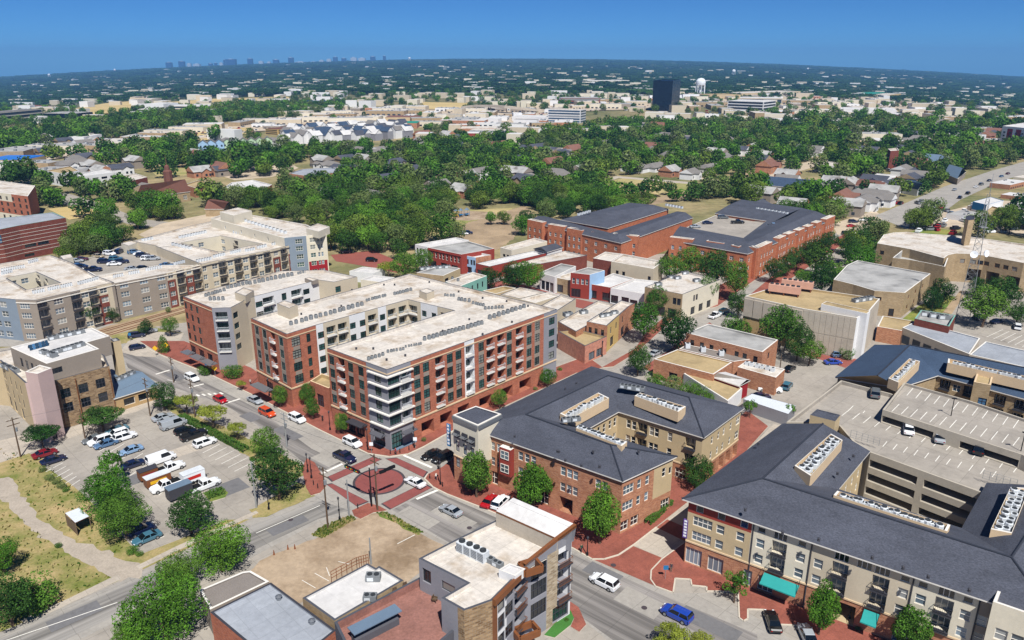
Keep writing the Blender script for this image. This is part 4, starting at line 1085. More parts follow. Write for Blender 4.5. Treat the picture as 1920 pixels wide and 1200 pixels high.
# modern block at the bottom
M = building('apartment_block', 'modern white-roofed four-storey block with brown sloping fascia at the bottom', [(785, 1047), (857, 1010), (945, 968), (1072, 1016), (985, 1064), (923, 1126), (870, 1145), (827, 1121), (875, 1093)], 12.6, 'stucco_grey', 'roof_white', 'cap_dark', par=.6, glass='glass_dark', frame='trim_dark', rail='trim_brown',
    cols=[(4, 'b', [1056, ], [.6, 3.7, 6.8, 9.6], 2.6, 2.3), (3, 'b', [1058], [3.4, 6.4, 9.4], 2.6, 2.3), (3, 's', [1052], [.3], 3.2, 2.6, 4, 2, 'glass_green'), (3, 'w', [1010, 1022], [3.2, 6.6, 9.6], 3.0, 2.6, 4, 2), (4, 'w', [955, 968], [.6, 4.2, 7.6, 10.4], 2.0, 2.0, 2, 2), (4, 'w', [940], [.6, 3.6, 6.6, 9.6], 1.6, 2.4, 1, 2), (8, 'd', [802], [9.2], 1.6, 2.2, 2, 1), (8, 'w', [842], [9.6], 2.4, 1.4, 1, 1), (7, 'd', [838], [9.2], 1.3, 2.2, 1, 1)],
    zones=[(3, 1025, 1046, 0, 13, 'stone_pale'), (3, 1046, 1090, 0, 13, 'stucco_white'), (5, None, None, 0, 13, 'stone'), (6, 860, 900, 0, 13, 'stone'), (4, 915, 933, 0, 13, 'trim_brown'), (4, 933, 950, 0, 13, 'stucco_white'), (4, 950, 975, 0, 13, 'stucco_grey'), (2, None, None, 0, 13, 'stucco_white'), (1, None, None, 0, 13, 'stucco_white')], bands=[(4, 11.9, .9, .5, 'trim_brown')], cat='apartment block')
def shed():
    a, b = G(962, 933, 16.2), G(1081, 984, 16.2); c, d = G(1046, 1010, 14.6), G(930, 958, 14.6)
    m = MB()
    for q, mm in (([a, d, c, b], 'roof_bright'),): m.face(q if (q[1] - q[0]).cross(q[2] - q[0]).z > 0 else q[::-1], mm)
    m.face([v - Vector((0, 0, .35)) for v in (a, b, c, d)], 'trim_brown')
    for u, v in ((a, b), (b, c), (c, d), (d, a)): m.face([u - Vector((0, 0, .35)), v - Vector((0, 0, .35)), v, u], 'trim_brown')
    # wall below the high side and the sloping brown fascia down the street front
    m.face([(d.x, d.y, 11.9), (c.x, c.y, 11.9), (c.x, c.y, 14.3), (d.x, d.y, 14.3)], 'panel_concrete')
    for u, v in ((a, b),):
        k = (c - b).normalized() * .8
        m.face([(u.x + k.x, u.y + k.y, 11.9), (v.x + k.x, v.y + k.y, 11.9), (v.x + k.x, v.y + k.y, v.z - .36), (u.x + k.x, u.y + k.y, u.z - .36)], 'stucco_grey')
    m.build('sloping_roof', M)
    e = G(985, 1064, 12.6); s = MB(); n = Vector((.74, -.67, 0))
    p = [b - n * .3, c.lerp(e, .0), e]
    B0 = G(1076, 1014, 12.6)
    s.face([(B0.x, B0.y, 12.6), (b.x, b.y, b.z), (c.x, c.y, c.z), (e.x, e.y, 12.9), (e.x, e.y, 12.55)], 'stucco_grey')
    q = [b + Vector((0, 0, .05)), c + Vector((0, 0, .05)), e + Vector((0, 0, .5))]
    for u, v in ((q[0], q[1]), (q[1], q[2])): s.face([u - Vector((0, 0, .5)), v - Vector((0, 0, .5)), v, u], 'trim_brown'); s.face([u, v, v - n * .5, u - n * .5], 'trim_brown')
    s.build('fascia', M)
shed()
for i, (x, y) in enumerate(((867, 1033), (881, 1039), (894, 1045), (906, 1051))):
    t = thing('air_conditioner', 'large white louvred chiller, %s from the left on the modern block roof' % ORD[i], 'air conditioner', G(x, y, 12.01), R(-40), 'chillers on the modern block'); t.scale = (.86, .86, .8)
    m = MB(); m.box(-.7, .7, -.75, .75, 0, 2.0, 'unit_white'); m.build('casing', t, (0, 0, 0))
    for k in range(5): m = MB(); m.box(-.62, .62, -.78, -.752, .3 + k * .32, .5 + k * .32, 'unit_grey'); m.build('louvre', t, (0, 0, 0))
    m = MB(); m.lathe([(.55, 2.004), (.55, 2.3), (.45, 2.3), (.0, 2.12)], 12, 'unit_fan'); m.build('fan', t, (0, 0, 0))
units(915, 1052, 932, 1060, 2, 12.0, 'g', 'behind the white chillers of the modern block', 'machines on the modern block', s=.6)
hutch(M, [(935, 1068), (955, 1056), (985, 1066), (966, 1080)], 13.3, 12.01, 'stucco_white', roofm='roof_bright', capm='cap_white')
def frames():                                                 # the brown portal frames standing proud of the street front
    for nm, a, b, z0, z1 in (('upper', (985, 1070), (1017, 1060), 12.2, 13.2), ('lower', (975, 1195), (1012, 1180), 3.2, 4.2)):
        A, B = G(*a, z1), G(*b, z1); t = MB(); d = (B - A).normalized(); n = Vector((d.y, -d.x, 0)); o = 2.0
        for u, v in ((A, B), (B, B + n * -o), (A + n * -o, A), (B - n * o, A - n * o)):
            w = (v - u).normalized(); k = Vector((-w.y, w.x, 0)) * .2
            t.prism([(u + k).xy, (u - k).xy, (v - k).xy, (v + k).xy], z0, z1, 'trim_brown', bottom=True)
        t.build('portal_frame', M)
frames()
T = building('terrace_building', 'low building with red-brown roof terrace beside the modern block', [(627, 1166), (787, 1082), (875, 1128), (858, 1176), (790, 1235), (660, 1235)], 8.6, 'stucco_darkgrey', 'terrace_brick', 'cap_dark', par=1.2, ex=True, world=None, cat='building')
building('shop', 'low building with clean white roof beside the vacant lot', [(567, 1121), (689, 1056), (705, 1065), (711, 1061), (757, 1088), (627, 1164)], 6.0, 'brick_tan', 'roof_bright', 'cap_dark', par=.3, cat='shop')
units(700, 1087, 700, 1087, 1, 5.7, 'g', 'alone on the clean white roof', 'machines by the vacant lot', s=.8)
units(693, 1124, 693, 1124, 1, 5.7, 'g', 'against the terrace wall on the clean white roof', 'machines by the vacant lot', s=.7)
BG = building('shop', 'low building with blue-grey sheet roof at the bottom edge', [(394, 1148), (508, 1092), (630, 1182), (530, 1262)], 5.6, 'brick_red', 'roof_bluegrey', 'trim_dark', par=.25, cat='shop')
building('shop', 'small annex with grey gravel roof beside the blue-grey roof', [(374, 1106), (455, 1072), (470, 1070), (505, 1090), (394, 1143)], 4.6, 'stucco_taupe', 'roof_gravel', 'cap_white', par=.25, cat='shop')
for i, (x, y) in enumerate(((523, 1124), (585, 1169))): o = MB(); p = G(x, y, 5.36); o.lathe([(.35, 0), (.35, .5), (.5, .55), (0, .75)], 10, 'steel', p); tag(o.build('roof_vent'), ('round metal vent', 'second round metal vent')[i] + ' on the blue-grey sheet roof', 'roof vent')
def furniture():
    for i, (x, y, r) in enumerate(((742, 1114, .6), (761, 1104, .6), (812, 1103, 1.0), (815, 1128, 1.2))):
        t = thing('garden_chair', ('dark outdoor armchair by the terrace wall', 'second dark outdoor armchair by the terrace wall', 'dark chair at the near end of the wooden terrace table', 'dark chair at the far end of the wooden terrace table')[i], 'chair', G(x, y, 7.41), r)
        for nm, bx in (('seat', (-.3, .3, -.3, .3, .32, .45)), ('backrest', (-.3, .3, .24, .32, .45, .95)), ('armrest', (-.36, -.3, -.3, .3, .45, .65)), ('armrest', (.3, .36, -.3, .3, .45, .65))):
            m = MB(); m.box(*bx, 'wood_pole'); m.build(nm, t, (0, 0, 0))
        for sx in (-.26, .26):
            for sy in (-.26, .26): m = MB(); m.box(sx - .03, sx + .03, sy - .03, sy + .03, 0, .32, 'pole_black'); m.build('leg', t, (0, 0, 0))
    t = thing('table', 'long wooden table on the red-brown roof terrace', 'table', G(815, 1114, 7.41), R(-35))
    m = MB(); m.box(-1.3, 1.3, -.5, .5, .7, .78, 'trim_tan'); m.build('table_top', t, (0, 0, 0))
    for sx in (-1.1, 1.1):
        for sy in (-.4, .4): m = MB(); m.box(sx - .05, sx + .05, sy - .05, sy + .05, 0, .7, 'trim_tan'); m.build('leg', t, (0, 0, 0))
    t = thing('bar_counter', 'blue-grey bar counter shelter on the roof terrace', 'counter', G(705, 1187, 7.41), R(40))
    m = MB(); m.box(-3.2, 3.2, -.6, .6, 0, 1.0, 'stucco_darkgrey'); m.build('counter', t, (0, 0, 0))
    m = MB(); m.box(-3.5, 3.5, -.9, .9, 2.1, 2.25, 'metal_blue'); m.build('cover', t, (0, 0, 0))
    for sx in (-3.2, 3.2): m = MB(); m.box(sx - .06, sx + .06, -.06, .06, 1.0, 2.1, 'pole_black'); m.build('post', t, (0, 0, 0))
    t = thing('steel_fence', 'rusty steel rail frame along the white-roofed shop', 'fence', G(654, 1070, 0))
    for a, b in (((620, 1087), (668, 1060)), ((668, 1060), (690, 1054))):
        A, B = G(*a, 5.8), G(*b, 5.8)
        for dz in (0, .55, 1.1): m = MB(); m.tube(A + Vector((0, .4, dz)), B + Vector((0, .4, dz)), .05, .05, 5, 'rust'); m.build('rail', t)
        for k in range(6): p = A.lerp(B, k / 5); m = MB(); m.tube((p.x, p.y + .4, 0), (p.x, p.y + .4, 6.9), .05, .05, 5, 'rust'); m.build('post', t)
furniture()
def isect(p, q, r, s):
    d1 = q - p; d2 = s - r
    t = ((r.x - p.x) * d2.y - (r.y - p.y) * d2.x) / (d1.x * d2.y - d1.y * d2.x)
    o = p + d1 * t; o.z = p.z; return o
# dark-roofed block in the centre
e_ = 10.8; r_ = 14.4
A_, B_ = G(907, 812, e_), G(1168, 903, e_)
oa, ob = G(960, 757, e_), G(1110, 686, e_)
c_, e1, e2 = G(1270, 856, e_), G(1110, 800, e_), G(1160, 772, e_)
f_, g_ = G(1320, 821, e_), G(1396, 765, e_)
pt = {'a': isect(A_, B_, oa, ob), 'b': B_, 'c': c_, 'd': isect(c_, c_ + (B_ - A_), e1, e2), 'e': e2, 'f': f_, 'g': g_, 'h': isect(g_, g_ + (e2 - f_), oa, ob), 'R1': (986, 777, r_), 'R2': (1145, 834, r_), 'R3': (1140, 704, r_), 'R4': (1292, 745, r_)}
C6, V6 = pitched('apartment_block', 'three-storey brick and tan apartment block with dark hipped roof in the centre', pt, ['a', 'b', 'c', 'd', 'e', 'f', 'g', 'h'], [('a', 'b', 'R2', 'R1'), ('b', 'c', 'R2'), ('c', 'd', 'R1', 'R2'), ('a', 'R1', 'R3', 'h'), ('d', 'e', 'R3', 'R1'), ('e', 'f', 'R4', 'R3'), ('f', 'g', 'R4'), ('g', 'h', 'R3', 'R4')], 'shingle_dark', wallm='brick_orange', over=.45,
    cols=[(0, 'w', [924, 936, 976, 988, 1000, 1055, 1067, 1078, 1120, 1133], [4.3, 7.5], 1.1, 1.8, 1, 2, 'glass_pale'), (0, 'b', [1091], [4.0, 7.2], 2.2, 2.3), (0, 's', [925, 985, 1020], [.3], 2.2, 2.8, 2, 2), (0, 'g', [1062], [.2], 2.8, 3.0), (0, 's', [1140, 1154], [.4], 1.6, 2.4, 2, 2),
          (1, 'w', [1177], [4.3, 7.5], 2.6, 1.8, 3, 2, 'glass_pale'), (1, 'w', [1197, 1212], [4.3, 7.5], 1.0, 1.8, 1, 2, 'glass_pale'), (1, 's', [1172, 1192], [.4], 2.0, 2.0, 2, 2), (1, 'w', [1243], [7.5], 1.0, 1.8, 1, 2), (1, 'w', [1256], [7.5], .8, 1.4, 1, 1), (1, 's', [1250], [.5], 2.4, 2.2, 3, 2),
          (4, 'w', [1177, 1187, 1220, 1229, 1254, 1262], [4.2, 7.6], 1.0, 1.9, 1, 2), (4, 'b', [1203, 1246, 1292], [4.0, 7.4], 2.2, 2.2), (4, 's', [1278], [.4], 2.4, 2.2, 3, 2), (3, 'w', [1122, 1132, 1143, 1152], [7.6, 4.2], 1.0, 1.9, 1, 2),
          (5, 'w', [1333, 1345, 1355, 1368], [4.3, 7.5], .9, 1.7, 1, 2), (5, 'w', [1382], [4.3, 7.5], 1.8, 1.8, 2, 2), (5, 'g', [1340, 1355, 1368, 1382], [.2], 2.0, 2.8)],
    zones=[(1, 1224, 1290, 3.9, 11, 'stucco_tan'), (3, None, None, 3.6, 11, 'stucco_tan'), (4, None, None, 3.6, 11, 'stucco_tan'), (5, None, None, 3.9, 11, 'stucco_tan'), (2, None, None, 3.6, 11, 'stucco_tan'), (6, None, None, 3.6, 11, 'stucco_tan'), (7, None, None, 0, 11, 'stucco_tan')], bands=[((3, 4, 5), 3.6, .28, .12, 'trim_tan')], ridges=[('R1', 'R2'), ('R1', 'R3'), ('b', 'R2'), ('c', 'R2'), ('f', 'R4'), ('R3', 'R4')], cat='apartment block')
def bay():
    A = V6['a']; d = (V6['b'] - A); L = d.length; d = d / L; n = Vector((d.y, -d.x, 0)); u = edge_u(Vector((V6['a'].x, V6['a'].y, 6)), Vector((V6['b'].x, V6['b'].y, 6)), 951) * L
    p = A + d * u - n * .4; m = MB(); ang = math.atan2(d.y, d.x)
    m.obox((p + n * .55).xy, ang, 2.6, 1.1, 3.9, 9.6, 'stucco_red', 'cap_white'); o = m.build('bay_window', C6)
    for z in (4.6, 7.4):
        w = put('window', window_mesh(1.9, 1.7, 2, 2, 'trim_white'), C6, p + n * 1.16 + Vector((0, 0, z - p.z)) - C6.location, ang); put('pane', pane_mesh(1.9, 1.7, 'glass_pale'), w, (0, 0, 0), 0)
bay()
g = 'condensers in the wells of the central dark roof'
ac_well('of the left plant well in the central dark roof', [(1050, 775), (1122, 736), (1142, 746), (1070, 785)], 14.0, .8, 'trim_tan', 11, g, C6)
ac_well('of the right plant well in the central dark roof', [(1190, 742), (1200, 736), (1286, 762), (1272, 772)], 14.2, .8, 'trim_tan', 12, g, C6)
ac_well('of the near plant well in the central dark roof', [(1080, 802), (1088, 797), (1176, 828), (1166, 836)], 14.5, .8, 'trim_tan', 12, g, C6)
units(1170, 727, 1200, 732, 3, 14.3, 'g', 'on the platform at the back of the central dark roof', g, s=.7)
units(1060, 790, 1080, 788, 2, 14.2, 'g', 'on the platform at the front of the central dark roof', g, s=.7)
vents([(965, 820), (1002, 783), (1045, 848), (1060, 865), (1090, 875), (1124, 877), (1022, 760), (1060, 731), (1081, 720), (1112, 849), (1048, 849), (1197, 849), (1310, 760)], 13.0, 'small dark vent pipe, {0} on the central dark roof', 'vents on the central dark roof')
t6 = building('corner_tower', 'cream square corner tower with flat dark roof and three brackets at the junction', [(849, 778), (896, 798), (940, 776), (892, 761)], 14.0, 'stucco_cream', 'shingle_dark', 'cap_white', par=.25, cols=[(0, 'w', [858, 872, 886], [6.6], 1.0, 2.3, 1, 2, 'glass_pale'), (0, 'w', [858, 876], [3.2], 1.1, 2.0, 1, 2, 'glass_pale')], zones=[(0, None, None, 0, 5.6, 'brick_orange'), (1, None, None, 0, 5.6, 'brick_orange'), (3, None, None, 0, 5.6, 'brick_orange')], bands=[((0, 1), 13.2, .7, .3, 'steel'), (0, 5.5, .2, .12, 'trim_tan')], ex=False, cat='tower')
for x in (858, 872, 886):
    A, B = G(849, 778, 14), G(896, 798, 14); u = edge_u(Vector((A.x, A.y, 10.5)), Vector((B.x, B.y, 10.5)), x); p = A.lerp(B, u); d = (B - A).normalized(); n = Vector((d.y, -d.x, 0))
    m = MB(); m.obox((p + n * .5).xy, math.atan2(d.y, d.x), 1.5, .9, 10.4, 10.5, 'steel'); m.obox((p + n * .1).xy, math.atan2(d.y, d.x), 1.5, .1, 9.5, 11.2, 'trim_dark')
    for s in (-.6, .6): m.tube(p + n * .9 + d * s + Vector((0, 0, -3.55)), p + n * .1 + d * s + Vector((0, 0, -2.8)), .05, .05, 5, 'trim_dark')
    m.build('bracket', t6)
def blade_sign(label, a, z0, z1, w, m, ang, cat='sign'):
    P = G(*a, z0); t = thing('blade_sign', label, cat, P, ang)
    b = MB(); b.box(-w / 2, w / 2, -.12, .12, 0, z1 - z0, m); b.build('panel', t, (0, 0, 0))
    for k in range(6):
        b = MB(); z = (z1 - z0) * (k + .5) / 6.3
        b.box(-w * .3, w * .3, -.15, -.122, z, z + (z1 - z0) * .1, 'sign_white'); b.build('lettering', t, (0, 0, 0))
    b = MB(); b.box(w / 2, w / 2 + .4, -.04, .04, .4, .5, 'steel'); b.box(w / 2, w / 2 + .4, -.04, .04, z1 - z0 - .5, z1 - z0 - .4, 'steel'); b.build('bracket', t, (0, 0, 0))
blade_sign('tall blue and white blade sign on the cream corner tower', (842, 836), 5.2, 10.0, .9, 'sign_blue', R(-40))
blade_sign('purple and white blade sign on the right-hand apartment corner', (1284, 1008), 4.6, 8.0, .8, 'sign_purple', R(-35))
# right-hand dark-roofed block
e_, r_ = 12.0, 15.8
P7 = {'a': (1278, 935, e_), 'b': (1862, 1131, e_), 'b2': (1990, 1175, e_), 'c': (2110, 985, e_), 'd': (1850, 905, e_), 'e': (1803, 990, e_), 'f': (1573, 917, e_), 'g': (1632, 846, e_), 'h': (1467, 794, e_), 'R1': (1430, 897, r_), 'R2': (1897, 1045, r_), 'R3': (1543, 794, r_), 'R4': (1985, 912, r_)}
RW = [4.8, 7.5]
C7, V7 = pitched('apartment_block', 'four-storey beige and white apartment block with large dark roof at the lower right', P7, ['a', 'b', 'b2', 'c', 'd', 'e', 'f', 'g', 'h'], [('a', 'b', 'b2', 'R2', 'R1'), ('a', 'R1', 'R3', 'h'), ('f', 'g', 'R3', 'R1'), ('g', 'h', 'R3'), ('f', 'e', 'R2', 'R1'), ('e', 'd', 'R4', 'R2'), ('b2', 'c', 'R4', 'R2'), ('c', 'd', 'R4')], 'shingle_dark', wallm='stucco_tan', over=.8, glass='glass_pale',
    cols=[(0, 'w', [1315], RW, 3.2, 1.7, 4, 2), (0, 'w', [1348, 1385], RW, 1.3, 1.6, 1, 2), (0, 'w', [1308, 1348, 1390], [10.0], 1.2, 1.2, 1, 1, 'glass_dark'), (0, 'w', [1422, 1497, 1530, 1687, 1720, 1803, 1843], RW, 1.3, 1.6, 1, 2), (0, 'w', [1422, 1497, 1687, 1720, 1803], [10.2], 1.2, .9, 1, 1, 'glass_dark'),
          (0, 'b', [1457, 1570, 1645, 1763], [4.6, 7.4], 2.2, 2.3), (0, 'w', [1612], RW, 2.6, 1.7, 3, 2), (0, 'w', [1457, 1570, 1612, 1645, 1763], [10.0], 2.0, 1.3, 3, 1, 'glass_dark'),
          (0, 's', [1303], [.2], 2.8, 3.0, 4, 1), (0, 's', [1345, 1362], [.3], 2.6, 2.8, 3, 1), (0, 'd', [1406], [.2], 1.4, 2.8, 2, 2), (0, 's', [1440, 1458], [.3], 2.4, 2.6, 3, 1), (0, 'g', [1585], [.2], 3.6, 3.2), (0, 's', [1625, 1700, 1740], [.3], 2.4, 2.6, 3, 1), (6, 'w', 3.0, [4.8, 7.5, 10.0], 1.1, 1.6, 1, 2)],
    zones=[(0, None, None, 0, 4.2, 'brick_orange'), (0, 1280, 1404, 9.6, 13, 'stucco_red'), (0, 1404, 1512, 4.2, 13, 'stucco_cream'), (0, 1512, 1700, 4.2, 13, 'stucco_beige'), (0, 1700, 1822, 4.2, 13, 'stucco_cream'), (0, 1822, 1900, 4.2, 13, 'stucco_taupe'), (8, None, None, 0, 4.2, 'brick_orange')], bands=[(0, 4.15, .25, .14, 'trim_tan')], ridges=[('R1', 'R2'), ('R1', 'R3'), ('a', 'R1'), ('R2', 'b2'), ('R2', 'R4')], cat='apartment block')
for x in (1404, 1512, 1700, 1822):
    A, B = V7['a'], V7['b']; u = edge_u(Vector((A.x, A.y, 6)), Vector((B.x, B.y, 6)), x); p = A.lerp(B, u); d = (B - A).normalized(); n = Vector((d.y, -d.x, 0)); p = p - n * .72
    m = MB(); m.tube((p.x, p.y, .15), (p.x, p.y, 11.7), .1, .1, 6, 'trim_dark'); m.build('downpipe', C7)
g = 'condensers in the wells of the right-hand dark roof'
ac_well('of the upper well in the right-hand dark roof', [(1490, 873), (1558, 813), (1580, 825), (1520, 892)], 15.6, .9, 'trim_tan', 11, g, C7, rows=2)
ac_well('of the long plant well behind the right-hand ridge', [(1563, 928), (1570, 920), (1782, 984), (1776, 996)], 15.3, .9, 'trim_tan', 24, g, C7)
ac_well('of the rightmost well in the right-hand dark roof', [(1858, 992), (1895, 913), (1930, 915), (1897, 1000)], 15.4, .9, 'trim_tan', 9, g, C7, rows=2)
vents([(1385, 907), (1397, 958), (1444, 865), (1467, 1001), (1519, 948), (1535, 1014), (1580, 970), (1635, 1048), (1693, 1067), (1709, 1010), (1818, 1044), (1817, 1109), (1422, 834), (1570, 890), (1600, 857), (1740, 1084)], 13.6, 'small dark vent pipe, {0} on the right-hand dark roof', 'vents on the right-hand dark roof')
building('apartment_block', 'white projecting gabled bay at the lower right corner of the picture', [(1862, 1128), (1888, 1066), (2010, 1105), (1990, 1172)], 13.0, 'stucco_cream', 'roof_white', 'cap_white', par=.8, cols=[(3, 'w', [1870, 1900, 1930], [1.5, 4.8, 7.8], 1.4, 1.7, 1, 2, 'glass_pale')], ex=False, frame='trim_white', cat='apartment block')
canopy('large teal shop awning on the right-hand block', (1433, 1073), (1499, 1098), 3.9, 1.9, 'awning_teal', .8)
canopy('small teal entrance awning on the right-hand block', (1621, 1141), (1650, 1152), 3.9, 2.0, 'awning_teal', .9)
# parking garage
C8 = building('parking_garage', 'tan concrete multi-level parking garage with open decks on the right', [(1475, 791), (1577, 713), (1668, 737), (1960, 838), (2030, 985), (1850, 927), (1632, 848), (1598, 826), (1574, 798), (1520, 792)], 11.6, 'garage_concrete', 'lot_concrete', 'garage_concrete', par=.8, cols=[(5, 'g', [1650, 1703, 1772, 1832], [.6, 3.3, 6.0, 8.7], 8.2, 1.5)], cat='parking garage')
building('parking_deck', 'upper ramp deck of the parking garage with empty white stalls', [(1655, 768), (1695, 717), (1815, 750), (1990, 808), (2030, 905), (1915, 852)], 13.6, 'garage_concrete', 'lot_concrete', 'garage_concrete', par=.5, z0=10.81, cols=[(5, 'g', [1690, 1745, 1800, 1855], [11.0], 9.5, 1.4)], ex=False, cat='parking deck')
building('stair_head', '', [(1519, 778), (1532, 767), (1576, 778), (1566, 790)], 13.9, 'stucco_tan', 'shingle_dark', 'cap_dark', par=.12, z0=10.81, ex=False, thick=.2, host=C8)
stalls((1578, 780), (1592, 769), (1900, 886), (1913, 868), 15, 10.8)
stalls((1592, 769), (1600, 761), (1700, 792), (1690, 800), 5, 10.8)
stalls((1655, 838), (1663, 828), (1860, 895), (1868, 884), 11, 10.8)
stalls((1672, 772), (1686, 758), (1920, 842), (1932, 826), 14, 13.1)
stalls((1700, 742), (1712, 728), (1940, 815), (1950, 800), 14, 13.1)
for i, (x, y) in enumerate(((1783, 780), (1914, 846))):
    p = G(x, y, 13.1); t = thing('lamp_post', ('black lamp post on the middle of the garage deck', 'black lamp post at the right edge of the garage deck')[i], 'lamp post', p)
    m = MB(); m.tube((0, 0, 0), (0, 0, 3.6), .09, .07, 6, 'pole_black'); m.build('post', t, (0, 0, 0))
    m = MB(); m.box(-.45, .45, -.15, .15, 3.6, 3.75, 'pole_black'); m.build('lamp_head', t, (0, 0, 0))
def chain_fence(label, a, b, z):
    A, B = G(*a, z), G(*b, z); t = thing('mesh_fence', label, 'fence', A); n = 5
    for k in range(n + 1): p = A.lerp(B, k / n); m = MB(); m.tube(p, p + Vector((0, 0, 1.5)), .04, .04, 5, 'pole_grey'); m.build('post', t)
    for dz in (.1, .5, 1.0, 1.5): m = MB(); m.tube(A + Vector((0, 0, dz)), B + Vector((0, 0, dz)), .025, .025, 4, 'pole_grey'); m.build('rail', t)
chain_fence('wire mesh fence section on the garage edge near the dark roof', (1594, 820), (1648, 836), 11.6)
chain_fence('wire mesh fence section at the right of the garage edge', (1842, 897), (1905, 915), 11.6)
# upper right dark-roofed block
P9 = {'a': (1565, 707, 11), 'b': (1688, 727, 11), 'c': (1759, 704, 11), 'd': (2010, 772, 11), 'e': (2040, 705, 11), 'g': (1640, 646, 11), 'R1': (1645, 704, 14.6), 'R2': (1706, 647, 14.6), 'R3': (2015, 708, 14.6)}
C9, V9 = pitched('apartment_block', 'tan apartment block with dark blue roof above the parking garage', P9, ['a', 'b', 'c', 'd', 'e', 'g'], [('a', 'R1', 'R2', 'g'), ('b', 'c', 'R2', 'R1'), ('c', 'd', 'R3', 'R2'), ('g', 'R2', 'R3', 'e'), ('d', 'e', 'R3')], 'shingle_navy', wallm='brick_tan', over=.5, cols=[(2, 'b', [1766, 1811, 1868, 1905], [5.0, 8.0], 2.2, 2.2), (2, 'w', [1788, 1840, 1888], [5.2, 8.2], 1.6, 1.6, 2, 2, 'glass_blue'), (0, 'w', [1590, 1670], [5.2], 1.6, 1.6)], ridges=[('R1', 'R2'), ('R2', 'R3')], cat='apartment block')
gb = MB(); gb.face([V9['a'], V9['b'], V9['R1']], 'panel_tan'); gb.build('gable', C9)
ac_well('of the left well in the navy roof above the garage', [(1666, 709), (1705, 672), (1725, 677), (1685, 717)], 14.4, .8, 'trim_tan', 10, 'condensers in the navy roof', C9)
ac_well('of the long right well in the navy roof above the garage', [(1777, 680), (1778, 672), (1990, 720), (1988, 728)], 14.4, .8, 'trim_tan', 22, 'condensers in the navy roof', C9)
building('stair_tower', 'tan stair tower with flat top on the navy-roofed block', [(1826, 716), (1832, 698), (1862, 705), (1858, 722)], 13.4, 'brick_tan', 'roof_tan', 'trim_tan', par=.3, ex=False, cols=[(3, 'w', [1842], [5.4, 8.6], 1.6, 1.6, 2, 2, 'glass_blue')], cat='stair tower')
# concrete exchange building
X = building('office_building', 'large windowless concrete building with tan roof and pink cooling units', [(1397, 555), (1467, 533), (1650, 560), (1627, 587), (1607, 596), (1507, 579)], 12.2, 'panel_concrete', 'roof_tan', 'cap_white', par=.7, zones=[(5, None, None, 0, 6.0, 'panel_tan'), (3, None, None, 0, 13, 'stucco_white'), (2, None, None, 0, 13, 'panel_concrete')], cat='office building')
def panels():
    for (a, b, n, z0, z1, out) in (((1397, 555), (1507, 579), 6, 6.3, 11.6, .35), ((1507, 579), (1607, 596), 9, .3, 5.8, .06), ((1507, 579), (1607, 596), 9, 6.0, 11.8, .06)):
        A, B = G(*a, 12.2), G(*b, 12.2); d = (B - A); n_ = Vector((d.y, -d.x, 0)).normalized()
        for k in range(n):
            p, q = A.lerp(B, (k + .04) / n) + n_ * .01, A.lerp(B, (k + .96) / n) + n_ * .01
            m = MB(); m.prism([p.xy, (p + n_ * out).xy, (q + n_ * out).xy, q.xy][::-1] if not ccw([p, p + n_ * out, q + n_ * out, q]) else [p.xy, (p + n_ * out).xy, (q + n_ * out).xy, q.xy], z0, z1, 'panel_concrete', bottom=True); m.build('wall_panel', X)
panels()
building('stair_tower', 'plain white end tower on the concrete building', [(1540, 570), (1626, 588), (1632, 583), (1549, 565)], 13.4, 'stucco_white', 'roof_tan', 'cap_white', par=.2, ex=False, thick=.2, cat='stair tower')
for i, (x, y) in enumerate(((1460, 551), (1484, 542))):
    t = thing('cooling_unit', ('nearer', 'farther')[i] + ' long pink cooling unit on the tan roof', 'cooling unit', G(x + 10, y + 2, 11.52), R(-28), 'pink cooling units')
    m = MB(); m.box(-4.5, 4.5, -1.1, 1.1, .9, 3.0, 'unit_pink'); m.build('casing', t, (0, 0, 0))
    for k in range(6): m = MB(); m.lathe([(.55, 3.004), (.5, 3.35), (0, 3.3)], 8, 'unit_fan', (-3.75 + k * 1.5, 0, 0)); m.build('fan', t, (0, 0, 0))
    for sx in (-4, 0, 4): m = MB(); m.box(sx - .12, sx + .12, -1, 1, 0, .9, 'rust'); m.build('support', t, (0, 0, 0))
units(1605, 566, 1630, 562, 3, 11.5, 'g', 'on the right end of the tan roof', 'machines on the concrete building')
# tan municipal buildings
TM = dict(glass='glass_dark', frame='trim_brown', cat='office building')
building('office_building', 'low tan municipal block with grey flat roofs behind the concrete building', [(1563, 524), (1588, 497), (1608, 488), (1745, 513), (1697, 549), (1640, 545), (1600, 533)], 8.2, 'brick_tan', 'roof_grey', 'cap_white', par=.5, cols=[(4, 'w', [1625, 1645], [5], 2.2, 1.2, 1, 1), (3, 'w', [1702, 1715, 1728], [1.6, 5.0], 1.6, 1.4, 1, 1), (4, 'd', [1673], [.1], 1.6, 2.6, 1, 1)], **TM)
building('office_building', 'tan screen block with open plant yard behind the low municipal block', [(1674, 483), (1700, 462), (1780, 478), (1772, 500), (1734, 492), (1706, 487)], 9.5, 'brick_tan', 'roof_grey', 'cap_white', par=2.4, **TM)
for i in range(4): unit(G(1716 + i * 9, 478 + i * 2, 7.15), 'g', 'large grey machine, %s from the left in the municipal plant yard' % ORD[i], 'machines in plant yard', R(-20), 1.5)
